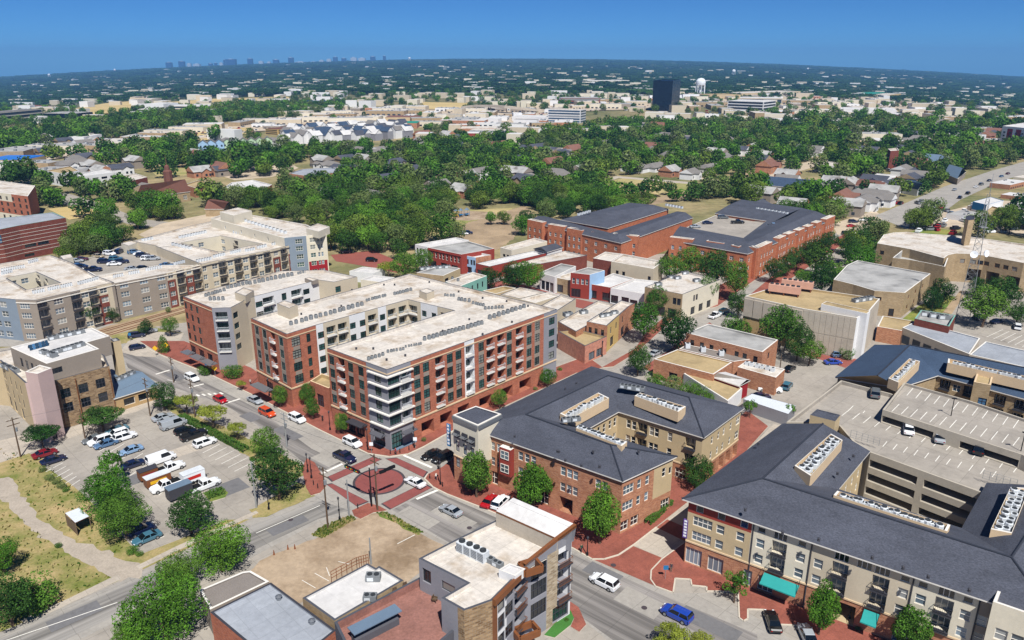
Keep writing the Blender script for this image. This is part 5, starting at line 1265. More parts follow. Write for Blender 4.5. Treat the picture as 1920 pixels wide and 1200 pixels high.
building('office_building', 'tan city office with curved white roof and arcade at the right', [(1645, 456), (1657, 440), (1676, 436), (1700, 435), (1747, 439), (1813, 443), (1960, 463), (2000, 500), (1920, 493), (1847, 479), (1815, 476), (1793, 475), (1778, 478), (1770, 484), (1707, 467)], 10.6, 'brick_tan', 'roof_white', 'cap_white', par=.5, cols=[(8, 'w', [1835 - 0 + 16 * k for k in range(8)], [7.0], 1.8, 1.6, 1, 1), (9, 'w', [1822, 1838], [7.0], 1.8, 1.6, 1, 1), (8, 'g', [1862, 1885, 1908], [.2], 4.5, 5.0), (9, 'g', [1830], [.2], 4.5, 5.0), (10, 'w', [1802], [7.0], 1.6, 1.6, 1, 1), (14, 'w', [1652], [6.5], 1.6, 1.6, 1, 1)], **TM)
building('stair_tower', 'tan cylindrical clock tower stub with slanted top on the city office roof', [(1810, 410), (1816, 413), (1826, 412), (1828, 406), (1820, 403), (1812, 405)], 20.0, 'brick_tan', 'trim_dark', 'trim_dark', par=.1, ex=False, cat='tower')
building('shop', 'wide low building with pale blue roof below the mast', [(1692, 614), (1718, 602), (1838, 634), (1818, 664)], 5.4, 'panel_concrete', 'roof_bluegrey', 'cap_white', par=.3, cat='shop', cols=[(3, 'f', 3.5, [1.0], 2.6, 2.4, 1, 1, 'glass_far')])
building('shop', 'wide low building with white roof at the right edge below the mast', [(1818, 664.5), (1848, 640), (1990, 672), (1990, 704)], 5.2, 'panel_concrete', 'roof_bluegrey', 'cap_white', par=.3, cat='shop')
building('shop', 'small dark brick plant building with teal roof frame by the mast', [(1715, 597), (1727, 581), (1792, 591), (1780, 612)], 7.2, 'brick_brown', 'roof_grey', 'teal_wall', par=1.6, cat='shop')
for i in range(3): unit(G(1735 + i * 17, 592 + i * 3, 5.61), 'g', 'grey machine, %s from the left in the teal-framed roof yard' % ORD[i], 'machines in teal roof yard', R(-15), 1.2)
building('shop', 'long low tan building behind the concrete exchange block', [(1645, 612), (1655, 592), (1720, 603), (1690, 620)], 4.6, 'brick_orange', 'roof_tan', 'cap_white', par=.3, cat='shop')
# low brick shops in the middle
building('shop', 'orange brick two-storey shop with patched grey roof', [(1287, 624), (1328, 607), (1459, 637), (1430, 660)], 7.4, 'brick_orange', 'roof_grey', 'cap_white', par=.5, cols=[(3, 'w', [1297, 1315, 1333, 1357, 1380, 1395, 1415], [4.0], 1.2, 1.8, 1, 2), (3, 'w', [1305, 1340], [.8], 1.3, 1.8, 1, 2), (2, 'w', [1440], [4.0], 1.2, 1.8)], cat='shop')
building('shop', 'low brick shop with bare grey roof behind the small trees', [(1226, 673), (1270, 655), (1373, 679), (1338, 702)], 5.2, 'brick_orange', 'roof_tan', 'cap_white', par=.4, cols=[(3, 's', [1262, 1290], [.6], 2.4, 2.2)], cat='shop')
building('shop', 'narrow gravel-roofed link between two brick shops', [(1273, 654), (1288, 646), (1420, 672), (1376, 678)], 4.6, 'brick_orange', 'roof_gravel', 'cap_white', par=.2, cat='shop')
building('shop', 'low orange shop with white machines on its roof', [(1383, 688), (1400, 676), (1472, 692), (1455, 708)], 4.8, 'brick_orange', 'roof_white', 'cap_white', par=.3, cat='shop')
units(1400, 684, 1448, 696, 6, 4.5, 'wb', 'on the low orange shop', 'machines on the low orange shop')
for i, (x, y) in enumerate(((1289, 652), (1318, 659), (1352, 666))): unit(G(x, y, 4.42), 'wb', 'pale boxed condenser, %s from the left on the gravel link roof' % ORD[i], 'machines on the gravel link', 0, 1.4)
pitched('shop', 'red-ended shed with bright white gable roof', {'a': (1336, 707, 4.2), 'b': (1386, 724, 4.2), 'c': (1407, 713, 4.2), 'd': (1360, 697, 4.2), 'R1': (1345, 699, 5.8), 'R2': (1400, 712, 5.8)}, ['a', 'b', 'c', 'd'], [('a', 'b', 'R2', 'R1'), ('c', 'd', 'R1', 'R2')], 'roof_bright', wallm='stucco_maroon', cat='shop')
building('shop', 'flat tan-roofed shed beside the red-ended shed', [(1282, 700), (1320, 690), (1392, 728), (1365, 752)], 3.6, 'stucco_white', 'roof_tan', 'cap_white', par=.2, cat='shop')
building('carport', 'long pale carport roof below the shed', [(1394, 748), (1410, 738), (1492, 760), (1478, 776)], 3.0, 'stucco_grey', 'metal_bright', 'cap_white', par=.05, cat='carport')
# old shop rows in the middle
SH = dict(cat='shop')
building('shop', 'white-fronted two-storey shop at the end of the old row', [(778, 458), (801, 463), (879, 450), (855, 445)], 8.0, 'stucco_white', 'roof_bright', 'cap_white', cols=[(0, 'w', [783, 789, 795], [4.6], 1.0, 2.2, 1, 2), (0, 's', [785, 794], [.4], 2, 2.6)], **SH)
building('shop', 'red brick two-storey shop with white arched windows in the old row', [(802, 464), (865, 477), (927, 466), (878, 452)], 7.8, 'stucco_red', 'roof_grey', 'cap_white', cols=[(0, 'w', [806, 811, 818, 825, 831, 838, 846, 853, 860], [4.2], 1.0, 2.2, 1, 2, 'glass_dark', 'trim_white'), (0, 's', [812, 832, 852], [.3], 3.4, 2.6, 3, 1)], bands=[(0, 6.9, .35, .25, 'stucco_red')], **SH)
building('shop', 'pale blue shop front beside the red brick shop', [(865, 478), (892, 483), (921, 478), (895, 473)], 6.8, 'siding_skyblue', 'roof_bright', 'cap_white', cols=[(0, 'w', [870, 877, 884, 889], [3.6], 1.0, 2.0, 1, 2), (0, 's', [878], [.3], 3.4, 2.4, 3, 1)], zones=[(1, None, None, 0, 8, 'brick_orange')], **SH)
building('shop', 'low red shop with long white roof in the old row', [(892, 494), (918, 500), (1024, 475), (1000, 470)], 5.0, 'stucco_red', 'roof_bright', 'trim_dark', cols=[(0, 's', [900, 911], [.3], 3, 2.6, 3, 1)], **SH)
building('shop', 'low brown shop with long dusty roof in the old row', [(945, 500), (962, 504), (1101, 479), (1060, 470)], 6.0, 'brick_brown', 'roof_white', 'cap_dark', cols=[(0, 's', [952], [.3], 3, 2.6, 3, 1)], **SH)
building('shop', 'cream block with flat pale roof behind the old row', [(938, 464), (959, 469), (1026, 452), (1003, 446)], 6.0, 'stucco_cream', 'roof_white', 'cap_white', cols=[(0, 'w', [945, 952], [2.5], 1.4, 1.2, 1, 1)], **SH)
pitched('shop', 'small shop with dark blue-grey gable roof behind the old row', {'a': (1000, 466, 5.5), 'b': (1026, 473, 5.5), 'c': (1056, 464, 5.5), 'd': (1032, 458, 5.5), 'R1': (1014, 464, 7.6), 'R2': (1042, 456, 7.6)}, ['a', 'b', 'c', 'd'], [('b', 'c', 'R2', 'R1'), ('a', 'R1', 'R2', 'd'), ('a', 'b', 'R1')], 'shingle_dark', wallm='stucco_white', cat='shop')
building('shop', 'tan and brick shop with machinery-covered roof behind the brick block', [(781, 511), (831, 517), (863, 503), (829, 497)], 6.6, 'stucco_tan', 'roof_grey', 'cap_white', cols=[(1, 'w', [838], [3.0], 2.4, 2.2, 1, 1)], zones=[(0, None, None, 0, 7, 'brick_tan')], **SH)
units(793, 506, 838, 502, 5, 5.9, 'g', 'on the tan and brick shop roof', 'machines on tan shop', s=.9)
building('shop', 'teal shop with white roof behind the brick block', [(835, 528), (860, 538), (913, 517), (886, 510)], 6.4, 'teal_wall', 'roof_white', 'cap_white', cols=[(1, 'w', [867, 877, 886, 896, 905], [3.0], .9, 2.0, 1, 1)], **SH)
units(848, 524, 859, 527, 2, 5.7, 'c', 'on the teal shop roof', 'machines on teal shop')
building('shop', 'low shop with rounded tan roof behind the brick block', [(905, 545), (930, 551), (968, 540), (945, 536)], 4.6, 'stucco_tan', 'roof_tan', 'cap_white', **SH)
building('shop', 'low shop with plain white roof behind the brick block', [(938, 552), (975, 560), (1026, 548), (975, 538)], 4.8, 'stucco_beige', 'roof_white', 'cap_dark', **SH)
building('shop', 'low shop with white roof and railed terrace behind the brick block', [(976, 561), (1004, 568), (1052, 553), (1028, 548)], 4.8, 'stucco_beige', 'roof_white', 'cap_white', **SH)
building('shop', 'low shop with pale roof nearest the cross street in the old row', [(1012, 574), (1046, 582), (1080, 560), (1052, 552)], 5.4, 'stucco_beige', 'roof_white', 'cap_dark', **SH)
building('shop', 'grey-fronted shop with white columns in the far row', [(1012, 511), (1040, 519), (1080, 499), (1052, 494)], 6.2, 'stucco_white', 'roof_grey', 'cap_white', cols=[(0, 's', [1018, 1026, 1034], [.3], 2.0, 3.4, 2, 1)], **SH)
building('shop', 'low tan brick shop in the far row', [(1041, 520), (1070, 526), (1095, 515), (1078, 508)], 5.4, 'brick_tan', 'roof_white', 'cap_white', cols=[(0, 's', [1050, 1060], [.3], 2.6, 2.8, 2, 1)], **SH)
building('shop', 'tall red brick shop with four white windows in the far row', [(1070, 511), (1106, 515), (1134, 507), (1102, 501)], 8.8, 'stucco_red', 'roof_grey', 'cap_white', cols=[(0, 'w', [1075, 1083, 1092, 1100], [5.0], 1.0, 2.0, 1, 2, 'glass_pale', 'trim_white'), (0, 's', [1080, 1096], [.3], 3.4, 3.0, 3, 1)], zones=[(1, None, None, 0, 9, 'siding_skyblue')], **SH)
building('shop', 'low red shop with wide white roof in the far row', [(1104, 532), (1144, 539), (1190, 522), (1150, 512)], 5.2, 'stucco_red', 'roof_bright', 'cap_white', cols=[(0, 's', [1112, 1124, 1136], [.3], 2.8, 2.8, 3, 1)], **SH)
building('shop', 'black and white shop front with wide white roof in the far row', [(1145, 540), (1208, 551), (1234, 527), (1190, 522.5)], 5.4, 'stucco_white', 'roof_bright', 'cap_white', cols=[(0, 's', [1152, 1162, 1172], [.3], 2.8, 2.8, 3, 1), (0, 's', [1188, 1200], [.3], 2.8, 2.4, 3, 1)], **SH)
building('shop', 'beige two-storey corner shop building beside the street trees', [(1209, 538), (1280, 552), (1350, 525), (1284, 508)], 8.6, 'brick_tan', 'roof_white', 'cap_dark', cols=[(0, 'w', [1218, 1232, 1264, 1272], [4.8], 1.3, 2.2, 1, 2), (0, 's', [1220, 1240, 1260], [.3], 2.8, 3.0, 3, 1), (1, 'w', [1301, 1306], [4.8], 1.2, 2.0), (1, 's', [1300, 1315, 1330], [.4], 2.6, 2.6)], zones=[(1, None, None, 0, 9, 'stucco_cream')], **SH)
for i, (x, y) in enumerate(((1234, 535), (1258, 522), (1270, 523), (1284, 514), (1306, 528))): unit(G(x, y, 7.92), 'g', 'dark grey roof machine, %s from the left on the beige corner shop' % ORD[i], 'machines on corner shop', .3, .9)
building('shop', 'large grey plain building with tan roof behind the far row', [(1146, 490), (1225, 504), (1243, 490), (1168, 476)], 8.2, 'stucco_beige', 'roof_white', 'cap_white', cols=[(0, 'w', [1157, 1169, 1217], [2.6], 1.2, 2.6, 1, 1)], **SH)
building('shop', 'small dark brick end shop with blue awning behind the far row', [(1112, 484), (1145, 490), (1167, 476), (1135, 472)], 7.6, 'brick_brown', 'roof_white', 'cap_white', **SH)
building('shop', 'big white-roofed shop right of the brick apartment block', [(1046, 603), (1122, 563), (1155, 571), (1165, 576), (1080, 622)], 6.2, 'brick_orange', 'roof_white', 'cap_dark', **SH)
units(1065, 592, 1094, 588, 2, 5.5, 'g', 'on the big white shop roof', 'machines on white shop roof')
building('shop', 'brick corner shop with yellow front right of the brick block', [(1100, 603), (1138, 611), (1180, 574), (1190, 569), (1164, 563)], 8.0, 'brick_orange', 'roof_white', 'cap_dark', cols=[(0, 'w', [1106, 1117, 1129], [4.8], 1.0, 1.8, 1, 2), (1, 'w', [1145, 1155, 1167], [4.6], 1.2, 2.0, 1, 2, 'glass_green'), (1, 's', [1148, 1168], [.4], 3.2, 3.0, 3, 1)], zones=[(1, 1138, 1160, 0, 8, 'siding_yellow')], **SH)
for i, (x, y) in enumerate(((1130, 594), (1140, 592), (1152, 588))): unit(G(x, y, 7.32), 'g', 'grey roof machine, %s from the left on the yellow-fronted shop' % ORD[i], 'machines on yellow shop', .4, .8)
building('shop', 'low pink-brick shop with blank side wall beside the street', [(1046, 621), (1097, 649), (1138, 631), (1086, 618)], 5.2, 'brick_pale', 'roof_tan', 'cap_dark', cols=[(1, 's', [1110, 1124], [.3], 2.8, 2.4, 2, 1, 'glass_pale')], **SH)
building('shop', 'small white shed roof beyond the brick block', [(655, 508), (700, 512), (722, 504), (680, 500)], 4.0, 'stucco_white', 'roof_bright', 'cap_white', **SH)
building('shop', 'small pale shop with curved white roof beyond the brick block', [(676, 524), (720, 530), (740, 520), (700, 516)], 4.6, 'stucco_cream', 'roof_bright', 'cap_white', **SH)
# red brick apartments with dark roofs around a deck
RB = dict(wallm='brick_bright', cat='apartment block', over=.3, frame='trim_white')
AR = [.8, 3.9, 7.0]
pitched('apartment_block', 'red brick three-storey apartment range with dark roof, left side of the deck', {'a': (991, 416, 10.5), 'b': (1165, 456, 10.5), 'c': (1300, 408, 10.5), 'd': (1270, 396, 10.5), 'e': (1140, 438, 10.5), 'f': (1020, 405, 10.5), 'R1': (1008, 405, 12.6), 'R2': (1158, 440, 12.8), 'R3': (1285, 398, 12.8)}, ['a', 'b', 'c', 'd', 'e', 'f'], [('a', 'b', 'R2', 'R1'), ('b', 'c', 'R3', 'R2'), ('f', 'R1', 'R2', 'e'), ('e', 'R2', 'R3', 'd'), ('a', 'R1', 'f'), ('c', 'd', 'R3')], 'shingle_dark', cols=[(0, 'w', 5.0, AR, 1.6, 1.6, 2, 2, 'glass_pale')], **RB)
pitched('apartment_block', 'red brick three-storey apartment range with dark roof, front of the deck', {'a': (1256, 450, 10.5), 'b': (1402, 476, 10.5), 'c': (1447, 459, 10.5), 'd': (1565, 410, 10.5), 'e': (1500, 389, 10.5), 'f': (1440, 412, 10.5), 'g': (1394, 446, 10.5), 'h': (1275, 424, 10.5), 'R1': (1268, 432, 12.8), 'R2': (1402, 456, 12.8), 'R3': (1530, 396, 12.8)}, ['a', 'b', 'c', 'd', 'e', 'f', 'g', 'h'], [('a', 'b', 'R2', 'R1'), ('b', 'c', 'd', 'R3', 'R2'), ('d', 'e', 'R3'), ('R3', 'e', 'f', 'g', 'R2'), ('g', 'h', 'R1', 'R2'), ('a', 'R1', 'h')], 'shingle_dark', cols=[(0, 'w', 4.0, AR, 1.6, 1.6, 2, 2, 'glass_pale'), (1, 'w', 3.6, AR, 1.0, 1.7, 1, 2, 'glass_pale'), (2, 'w', 4.0, AR, 1.4, 1.6, 2, 2, 'glass_pale')], **RB)
pitched('apartment_block', 'dark-roofed rear range of the red brick apartments', {'a': (1340, 400, 10.5), 'b': (1450, 416, 10.5), 'c': (1505, 390, 10.5), 'd': (1390, 374, 10.5), 'R1': (1365, 385, 12.8), 'R2': (1480, 400, 12.8)}, ['a', 'b', 'c', 'd'], [('a', 'b', 'R2', 'R1'), ('b', 'c', 'R2'), ('c', 'd', 'R1', 'R2'), ('a', 'R1', 'd')], 'shingle_dark', **RB)
pitched('apartment_block', 'dark-roofed left rear range of the red brick apartments', {'a': (1050, 412, 10.5), 'b': (1140, 428, 10.5), 'c': (1255, 392, 10.5), 'd': (1180, 380, 10.5), 'R1': (1090, 405, 12.8), 'R2': (1225, 384, 12.8)}, ['a', 'b', 'c', 'd'], [('a', 'b', 'R1'), ('b', 'c', 'R2', 'R1'), ('c', 'd', 'R2'), ('a', 'R1', 'R2', 'd')], 'shingle_dark', **RB)
building('car_park', 'roof-top parking deck inside the red brick apartments', [(1276, 431), (1346, 402), (1450, 419), (1396, 450)], 9.8, 'garage_concrete', 'lot_concrete', 'cap_white', par=.4, ex=False, cat='car park')
bl = ['red brick gable bay, %s from the left on the left range', 'red brick gable bay, %s from the left on the front range', 'red brick gable bay, %s from the corner on the right range']
def bays(k, lst, H, d=2.2):
    for i, (x0, y0, x1, y1) in enumerate(lst):
        A, B = G(x0, y0, H), G(x1, y1, H); t = (B - A).normalized(); n = Vector((-t.y, t.x, 0))
        if n.y < 0: n = -n
        o = -n * .35
        W_ = [A + o, B + o, B + n * d, A + n * d]
        building('brick_bay', bl[k] % ORD[i], None, H, 'brick_bright', 'roof_white', 'cap_white', par=.4, world=W_, cols=[(0, 'w', 2.4, [1.0, 4.1, 7.2], 1.1, 1.7, 1, 2, 'glass_pale', 'trim_white')], ex=False, group='brick bays of the red apartments', cat='bay')
bays(0, [(990, 411, 1018, 417), (1028, 420, 1058, 425), (1064, 427, 1092, 432), (1110, 434, 1142, 440)], 12.0)
bays(1, [(1148, 438, 1196, 443), (1256, 444, 1299, 449), (1325, 451, 1358, 456), (1372, 459, 1386, 462), (1400, 461, 1420, 465)], 12.0)
bays(2, [(1420, 465, 1447, 453), (1460, 447, 1473, 441), (1477, 439, 1490, 434), (1497, 432, 1508, 427), (1514, 425, 1524, 421), (1530, 418, 1540, 414), (1548, 411, 1565, 404)], 12.0)
for a in ((1420, 393, 1475, 402, 9, 12.3), (1085, 404, 1105, 398, 5, 12.3), (1250, 386, 1278, 391, 6, 12.3)): far_units(*a)
o = STUFF.build('distant_air_conditioners'); o['kind'] = 'stuff'
# left middle ground
building('civic_building', 'striped dark brick building with teal roof screen at the left edge', [(-80, 440), (0, 430), (34, 423), (123, 408), (99, 398), (40, 405), (-60, 415)], 14.0, 'brick_brown', 'roof_bluegrey', 'teal_wall', par=.5, cols=[(0, 'f', [5], [8.5], 3.4, 3.4, 1, 1, 'glass_blue'), (2, 'w', [56, 80], [4.5], 4.6, 1.3, 3, 1), (2, 'w', [50, 64], [.8], 4.0, 1.2, 3, 1)], bands=[((0, 1, 2), z, .12, .05, 'trim_white') for z in (2.6, 4.0, 6.0, 7.4, 9.0, 10.4, 11.8)], cat='civic building')
building('apartment_block', 'red brick apartment building with cream ground floor at the left edge', [(-40, 356), (52, 368), (66, 348), (-20, 336)], 14.0, 'brick_red', 'roof_white', 'cap_white', par=.6, cols=[(0, 'w', 5, [1, 4.4, 7.6, 10.6], 1.8, 1.9, 2, 2)], zones=[(0, None, None, 0, 3.8, 'stucco_cream'), (0, -40, 26, 10, 15, 'stucco_cream')], cat='apartment block')
ch, vch = pitched('church', 'tan brick church with steep brown roof and steeple', {'a': (254, 372, 5.5), 'b': (357, 359, 5.5), 'c': (340, 345, 5.5), 'd': (243, 356, 5.5), 'R1': (264, 347, 12.5), 'R2': (347, 336, 12.5)}, ['a', 'b', 'c', 'd'], [('a', 'b', 'R2', 'R1'), ('c', 'd', 'R1', 'R2')], 'shingle_brown', wallm='brick_tan', cols=[(0, 'w', 6, [1.2], 2.2, 2.6, 2, 2)], cat='church')
for q in ('daR1', 'bcR2'): m = MB(); m.face([vch[q[0]], vch[q[1]], vch[q[2:]]], 'brick_tan'); m.build('gable', ch)
m = MB(); p = G(317, 345, 8.0); m.lathe([(2.6, 0), (2.6, 7.5), (1.6, 8.2), (1.4, 10.5), (.0, 11.5)], 8, 'shingle_brown', p); m.tube((p.x, p.y, 19), (p.x, p.y, 25), .25, .04, 5, 'shingle_brown'); m.build('steeple', ch)
building('hall', 'flat-roofed brick hall behind the church', [(216, 332), (238, 341), (276, 332), (254, 325)], 8.0, 'brick_brown', 'roof_white', 'cap_white', cat='hall')
building('hall', 'orange brick annex right of the church', [(345, 346), (365, 352), (402, 344), (375, 337)], 6.0, 'brick_orange', 'roof_tan', 'cap_white', cat='hall')
WO = dict(cat='office building', glass='glass_dark')
building('office_building', 'white two-storey office at the left with tan roof', [(86, 320), (115, 325), (148, 320), (132, 311)], 8.5, 'stucco_white', 'roof_tan', 'cap_white', cols=[(1, 'w', 6, [1.5, 5.2], 4, 1.4, 3, 1), (0, 'w', 5, [1.2], 2, 3, 1, 1)], **WO)
building('office_building', 'white two-storey office with bright roof right of its twin', [(140, 327), (152, 331), (219, 322), (192, 316)], 8.5, 'stucco_white', 'roof_bright', 'cap_white', cols=[(1, 'w', 6, [5.2], 4, 1.4, 3, 1), (0, 'w', 4, [1.2], 2, 4, 1, 1), (1, 's', [160, 168], [.4], 3, 4)], **WO)
building('shop', 'brick building with bright white roof in the trees', [(419, 352), (440, 358), (500, 352), (510, 346), (474, 337), (434, 342)], 6.0, 'brick_red', 'roof_bright', 'cap_white', cols=[(0, 'w', 4, [1.5], 1.6, 1.6), (1, 'w', 4, [1.5], 1.6, 1.6)], **SH)
building('school', 'long tan and brick school with grey roof in the trees', [(540, 325), (583, 331), (640, 322), (633, 313), (566, 317)], 7.0, 'brick_orange', 'roof_bluegrey', 'trim_tan', cols=[(0, 'w', 4, [1.2, 4.2], 1.8, 1.6), (1, 'w', 4, [1.2, 4.2], 1.8, 1.6)], cat='school')
pitched('hall', 'brown-roofed chapel hall among trees by the church', {'a': (383, 392, 4), 'b': (420, 392, 4), 'c': (432, 378, 4), 'd': (398, 372, 4), 'R1': (390, 375, 8), 'R2': (427, 380, 8)}, ['a', 'b', 'c', 'd'], [('a', 'b', 'R2', 'R1'), ('c', 'd', 'R1', 'R2')], 'shingle_brown', wallm='brick_tan', cat='hall')
# dark-roofed barracks-like block and houses on the right
NA = dict(cat='apartment block')
pitched('apartment_block', 'long white two-storey block with navy roof on the right', {'a': (1414, 345, 6), 'b': (1530, 356, 6), 'c': (1545, 340, 6), 'd': (1440, 330, 6), 'R1': (1428, 330, 9), 'R2': (1538, 338, 9)}, ['a', 'b', 'c', 'd'], [('a', 'b', 'R2', 'R1'), ('c', 'd', 'R1', 'R2'), ('b', 'c', 'R2'), ('a', 'R1', 'd')], 'shingle_navy', wallm='stucco_white', cols=[(0, 'f', 5, [.8, 3.5], 1.6, 1.4, 2, 1)], **NA)
pitched('apartment_block', 'two-storey blue-grey block with brown roof on the right', {'a': (1603, 348, 5.5), 'b': (1655, 352, 5.5), 'c': (1662, 340, 5.5), 'd': (1612, 335, 5.5), 'R1': (1608, 338, 8), 'R2': (1660, 343, 8)}, ['a', 'b', 'c', 'd'], [('a', 'b', 'R2', 'R1'), ('c', 'd', 'R1', 'R2')], 'shingle_brown', wallm='stucco_blue', cols=[(0, 'f', 4, [.8, 3.3], 1.6, 1.3)], **NA)
pitched('church', 'grey-roofed church complex by the boulevard', {'a': (1715, 300, 6), 'b': (1768, 305, 6), 'c': (1785, 295, 6), 'd': (1730, 288, 6), 'R1': (1728, 287, 10), 'R2': (1775, 291, 10)}, ['a', 'b', 'c', 'd'], [('a', 'b', 'R2', 'R1'), ('c', 'd', 'R1', 'R2'), ('b', 'c', 'R2')], 'metal_blue', wallm='stucco_beige', cat='church')
pitched('church', 'steep grey-roofed chapel below the church complex', {'a': (1770, 325, 4), 'b': (1795, 335, 4), 'c': (1812, 322, 4), 'd': (1785, 312, 4), 'R1': (1780, 308, 9), 'R2': (1805, 315, 9)}, ['a', 'b', 'c', 'd'], [('a', 'b', 'R2', 'R1'), ('c', 'd', 'R1', 'R2')], 'metal_blue', wallm='stucco_taupe', cat='church')
building('tower_block', 'square brick water-tank tower among trees on the right', [(1665, 279), (1670, 283), (1686, 282), (1682, 277)], 14, 'brick_brown', 'roof_white', 'cap_white', zones=[(2, None, None, 0, 15, 'stucco_white')], cat='tower')
building('filling_station', 'blue and white filling station canopy on the boulevard', [(1824, 378), (1850, 384), (1882, 376), (1858, 369)], 5, 'stucco_white', 'roof_bright', 'sign_blue', par=.2, zones=[(0, None, None, 1, 5, 'sign_blue')], cat='filling station')
building('shop', 'tan flat-roofed shop below the blue filling station', [(1842, 400), (1880, 408), (1892, 394), (1860, 386)], 4.5, 'stucco_tan', 'roof_tan', 'cap_white', **SH)
building('shop', 'white flat-roofed shop on the right street', [(1528, 308), (1580, 313), (1588, 306), (1545, 302)], 5, 'stucco_white', 'roof_white', 'cap_white', cols=[(0, 'f', 4, [1], 2.4, 1.6)], **SH)
building('shop', 'low shop with white and red front by the right street', [(1634, 330), (1678, 334), (1682, 328), (1645, 325)], 4, 'stucco_maroon', 'roof_bright', 'cap_white', **SH)
building('shop', 'bright red canopy shop on the right', [(1718, 333), (1732, 335), (1736, 331), (1722, 329)], 4, 'stucco_maroon', 'sign_red', 'sign_red', par=.1, **SH)
pitched('house', 'navy-roofed house below the red canopy', {'a': (1692, 350, 4), 'b': (1722, 356, 4), 'c': (1735, 342, 4), 'd': (1705, 336, 4), 'R1': (1698, 338, 8), 'R2': (1728, 344, 8)}, ['a', 'b', 'c', 'd'], [('a', 'b', 'R2', 'R1'), ('c', 'd', 'R1', 'R2')], 'shingle_navy', wallm='stucco_white', cat='house')
building('apartment_block', 'white and maroon apartment block at the far right edge', [(1880, 236), (1925, 240), (1960, 236), (1920, 230)], 20, 'stucco_white', 'roof_bright', 'cap_white', zones=[(0, 1886, 1896, 0, 18, 'stucco_maroon'), (0, 1902, 1912, 0, 18, 'stucco_maroon'), (0, 1918, 1925, 0, 18, 'stucco_maroon')], cols=[(0, 'f', 5, [2, 5, 8, 11, 14], 2, 1.4, 1, 1)], **NA)
import numpy as np
# trees
def crown_mesh(name, seed, lobes, nq, leaf, mat_, squash=1.0, spread=.36, lr=.24, zc=.62, zr=.34, shape='round'):
    """unit tree: height 1, width 1; leaf-sized faces spread over many overlapping clumps"""
    rg = np.random.default_rng(seed)
    C = []; Rr = []
    for i in range(lobes):
        for _ in range(50):
            p = rg.uniform(-1, 1, 3)
            if np.linalg.norm(p) <= 1: break
        if shape == 'cone':
            z = .2 + .75 * (i + .5) / lobes; w = .42 * (1.05 - z); a = rg.uniform(0, 6.28)
            c = np.array([w * .55 * np.cos(a), w * .55 * np.sin(a), z]); r = w * .75 + .03
        elif shape == 'layer':
            a = rg.uniform(0, 6.28); q = np.sqrt(rg.uniform(0, 1)) * .42
            c = np.array([q * np.cos(a), q * np.sin(a), zc + rg.uniform(-.14, .2) * (1 - q)]); r = lr * rg.uniform(.5, .9)
        elif shape == 'oval':
            c = np.array([p[0] * .3, p[1] * .3, .58 + p[2] * .36]); k = 1 - abs(c[2] - .5) * .8; c[:2] *= k; r = lr * rg.uniform(.6, 1.0) * k
        elif shape == 'bush':
            c = np.array([p[0] * .33, p[1] * .33, .38 + p[2] * .28]); r = lr * rg.uniform(.7, 1.1)
        else:
            c = np.array([p[0] * spread, p[1] * spread, zc + p[2] * zr * .75]); r = lr * rg.uniform(.55, 1.05)
        C.append(c); Rr.append(r)
    C = np.array(C); Rr = np.array(Rr)
    w = Rr ** 2; w = w / w.sum()
    li = rg.choice(len(C), nq, p=w)
    d = rg.normal(size=(nq, 3)); d /= np.linalg.norm(d, axis=1)[:, None]
    rad = Rr[li] * rg.uniform(.72, 1.08, nq)
    P = C[li] + d * rad[:, None] * np.array([1, 1, squash])
    # drop most faces buried deep in other clumps
    keep = np.ones(nq, bool)
    for c, r in zip(C, Rr):
        q = (P - c) / np.array([1, 1, squash]); keep &= ~((np.linalg.norm(q, axis=1) < r * .62) & (rg.uniform(size=nq) < .9))
    P = P[keep]; d = d[keep]; li = li[keep]; n = len(P)
    N = d * .9 + rg.normal(size=(n, 3)) * .55 + np.array([0, 0, .25]); N /= np.linalg.norm(N, axis=1)[:, None]
    U = np.cross(N, rg.normal(size=(n, 3))); U /= np.linalg.norm(U, axis=1)[:, None]; Vv = np.cross(N, U)
    s = leaf * rg.uniform(.6, 1.35, n)[:, None]; t = s * rg.uniform(.55, .9, n)[:, None]
    Q = np.stack([P - U * s, P - Vv * t * .9 + U * s * .1, P + U * s, P + Vv * t], 1).reshape(-1, 3)
    me = bpy.data.meshes.new(name)
    me.vertices.add(n * 4); me.vertices.foreach_set('co', Q.ravel())
    me.loops.add(n * 4); me.loops.foreach_set('vertex_index', np.arange(n * 4))
    me.polygons.add(n); me.polygons.foreach_set('loop_start', np.arange(n) * 4)
    try: me.polygons.foreach_set('loop_total', np.full(n, 4))
    except Exception: pass
    tone = np.clip(rg.uniform(.1, .9, len(C))[li] + rg.normal(size=n) * .2, 0, 1)
    at = me.attributes.new('tone', 'FLOAT', 'FACE'); at.data.foreach_set('value', tone.astype(np.float32))
    me.materials.append(MATS[mat_]); me.update(calc_edges=True)
    return me
def trunk_mesh(seed, r=.028, top=.62, limbs=5, name='trunk'):
    rg = random.Random(seed); b = MB()
    p = Vector((0, 0, -.02)); q = Vector((rg.uniform(-.02, .02), rg.uniform(-.02, .02), top * .5))
    b.tube(p, q, r, r * .75, 7, 'trunk_bark', False); e = Vector((rg.uniform(-.03, .03), rg.uniform(-.03, .03), top)); b.tube(q, e, r * .75, r * .35, 6, 'trunk_bark')
    for i in range(limbs):
        a = 6.28 * i / limbs + rg.uniform(-.4, .4); s = p.lerp(q, rg.uniform(.65, 1.0)); b.tube(s, s + Vector((math.cos(a) * .22, math.sin(a) * .22, rg.uniform(.14, .26))), r * .45, r * .15, 5, 'trunk_bark')
    return b.mesh(name)
KIND = {}
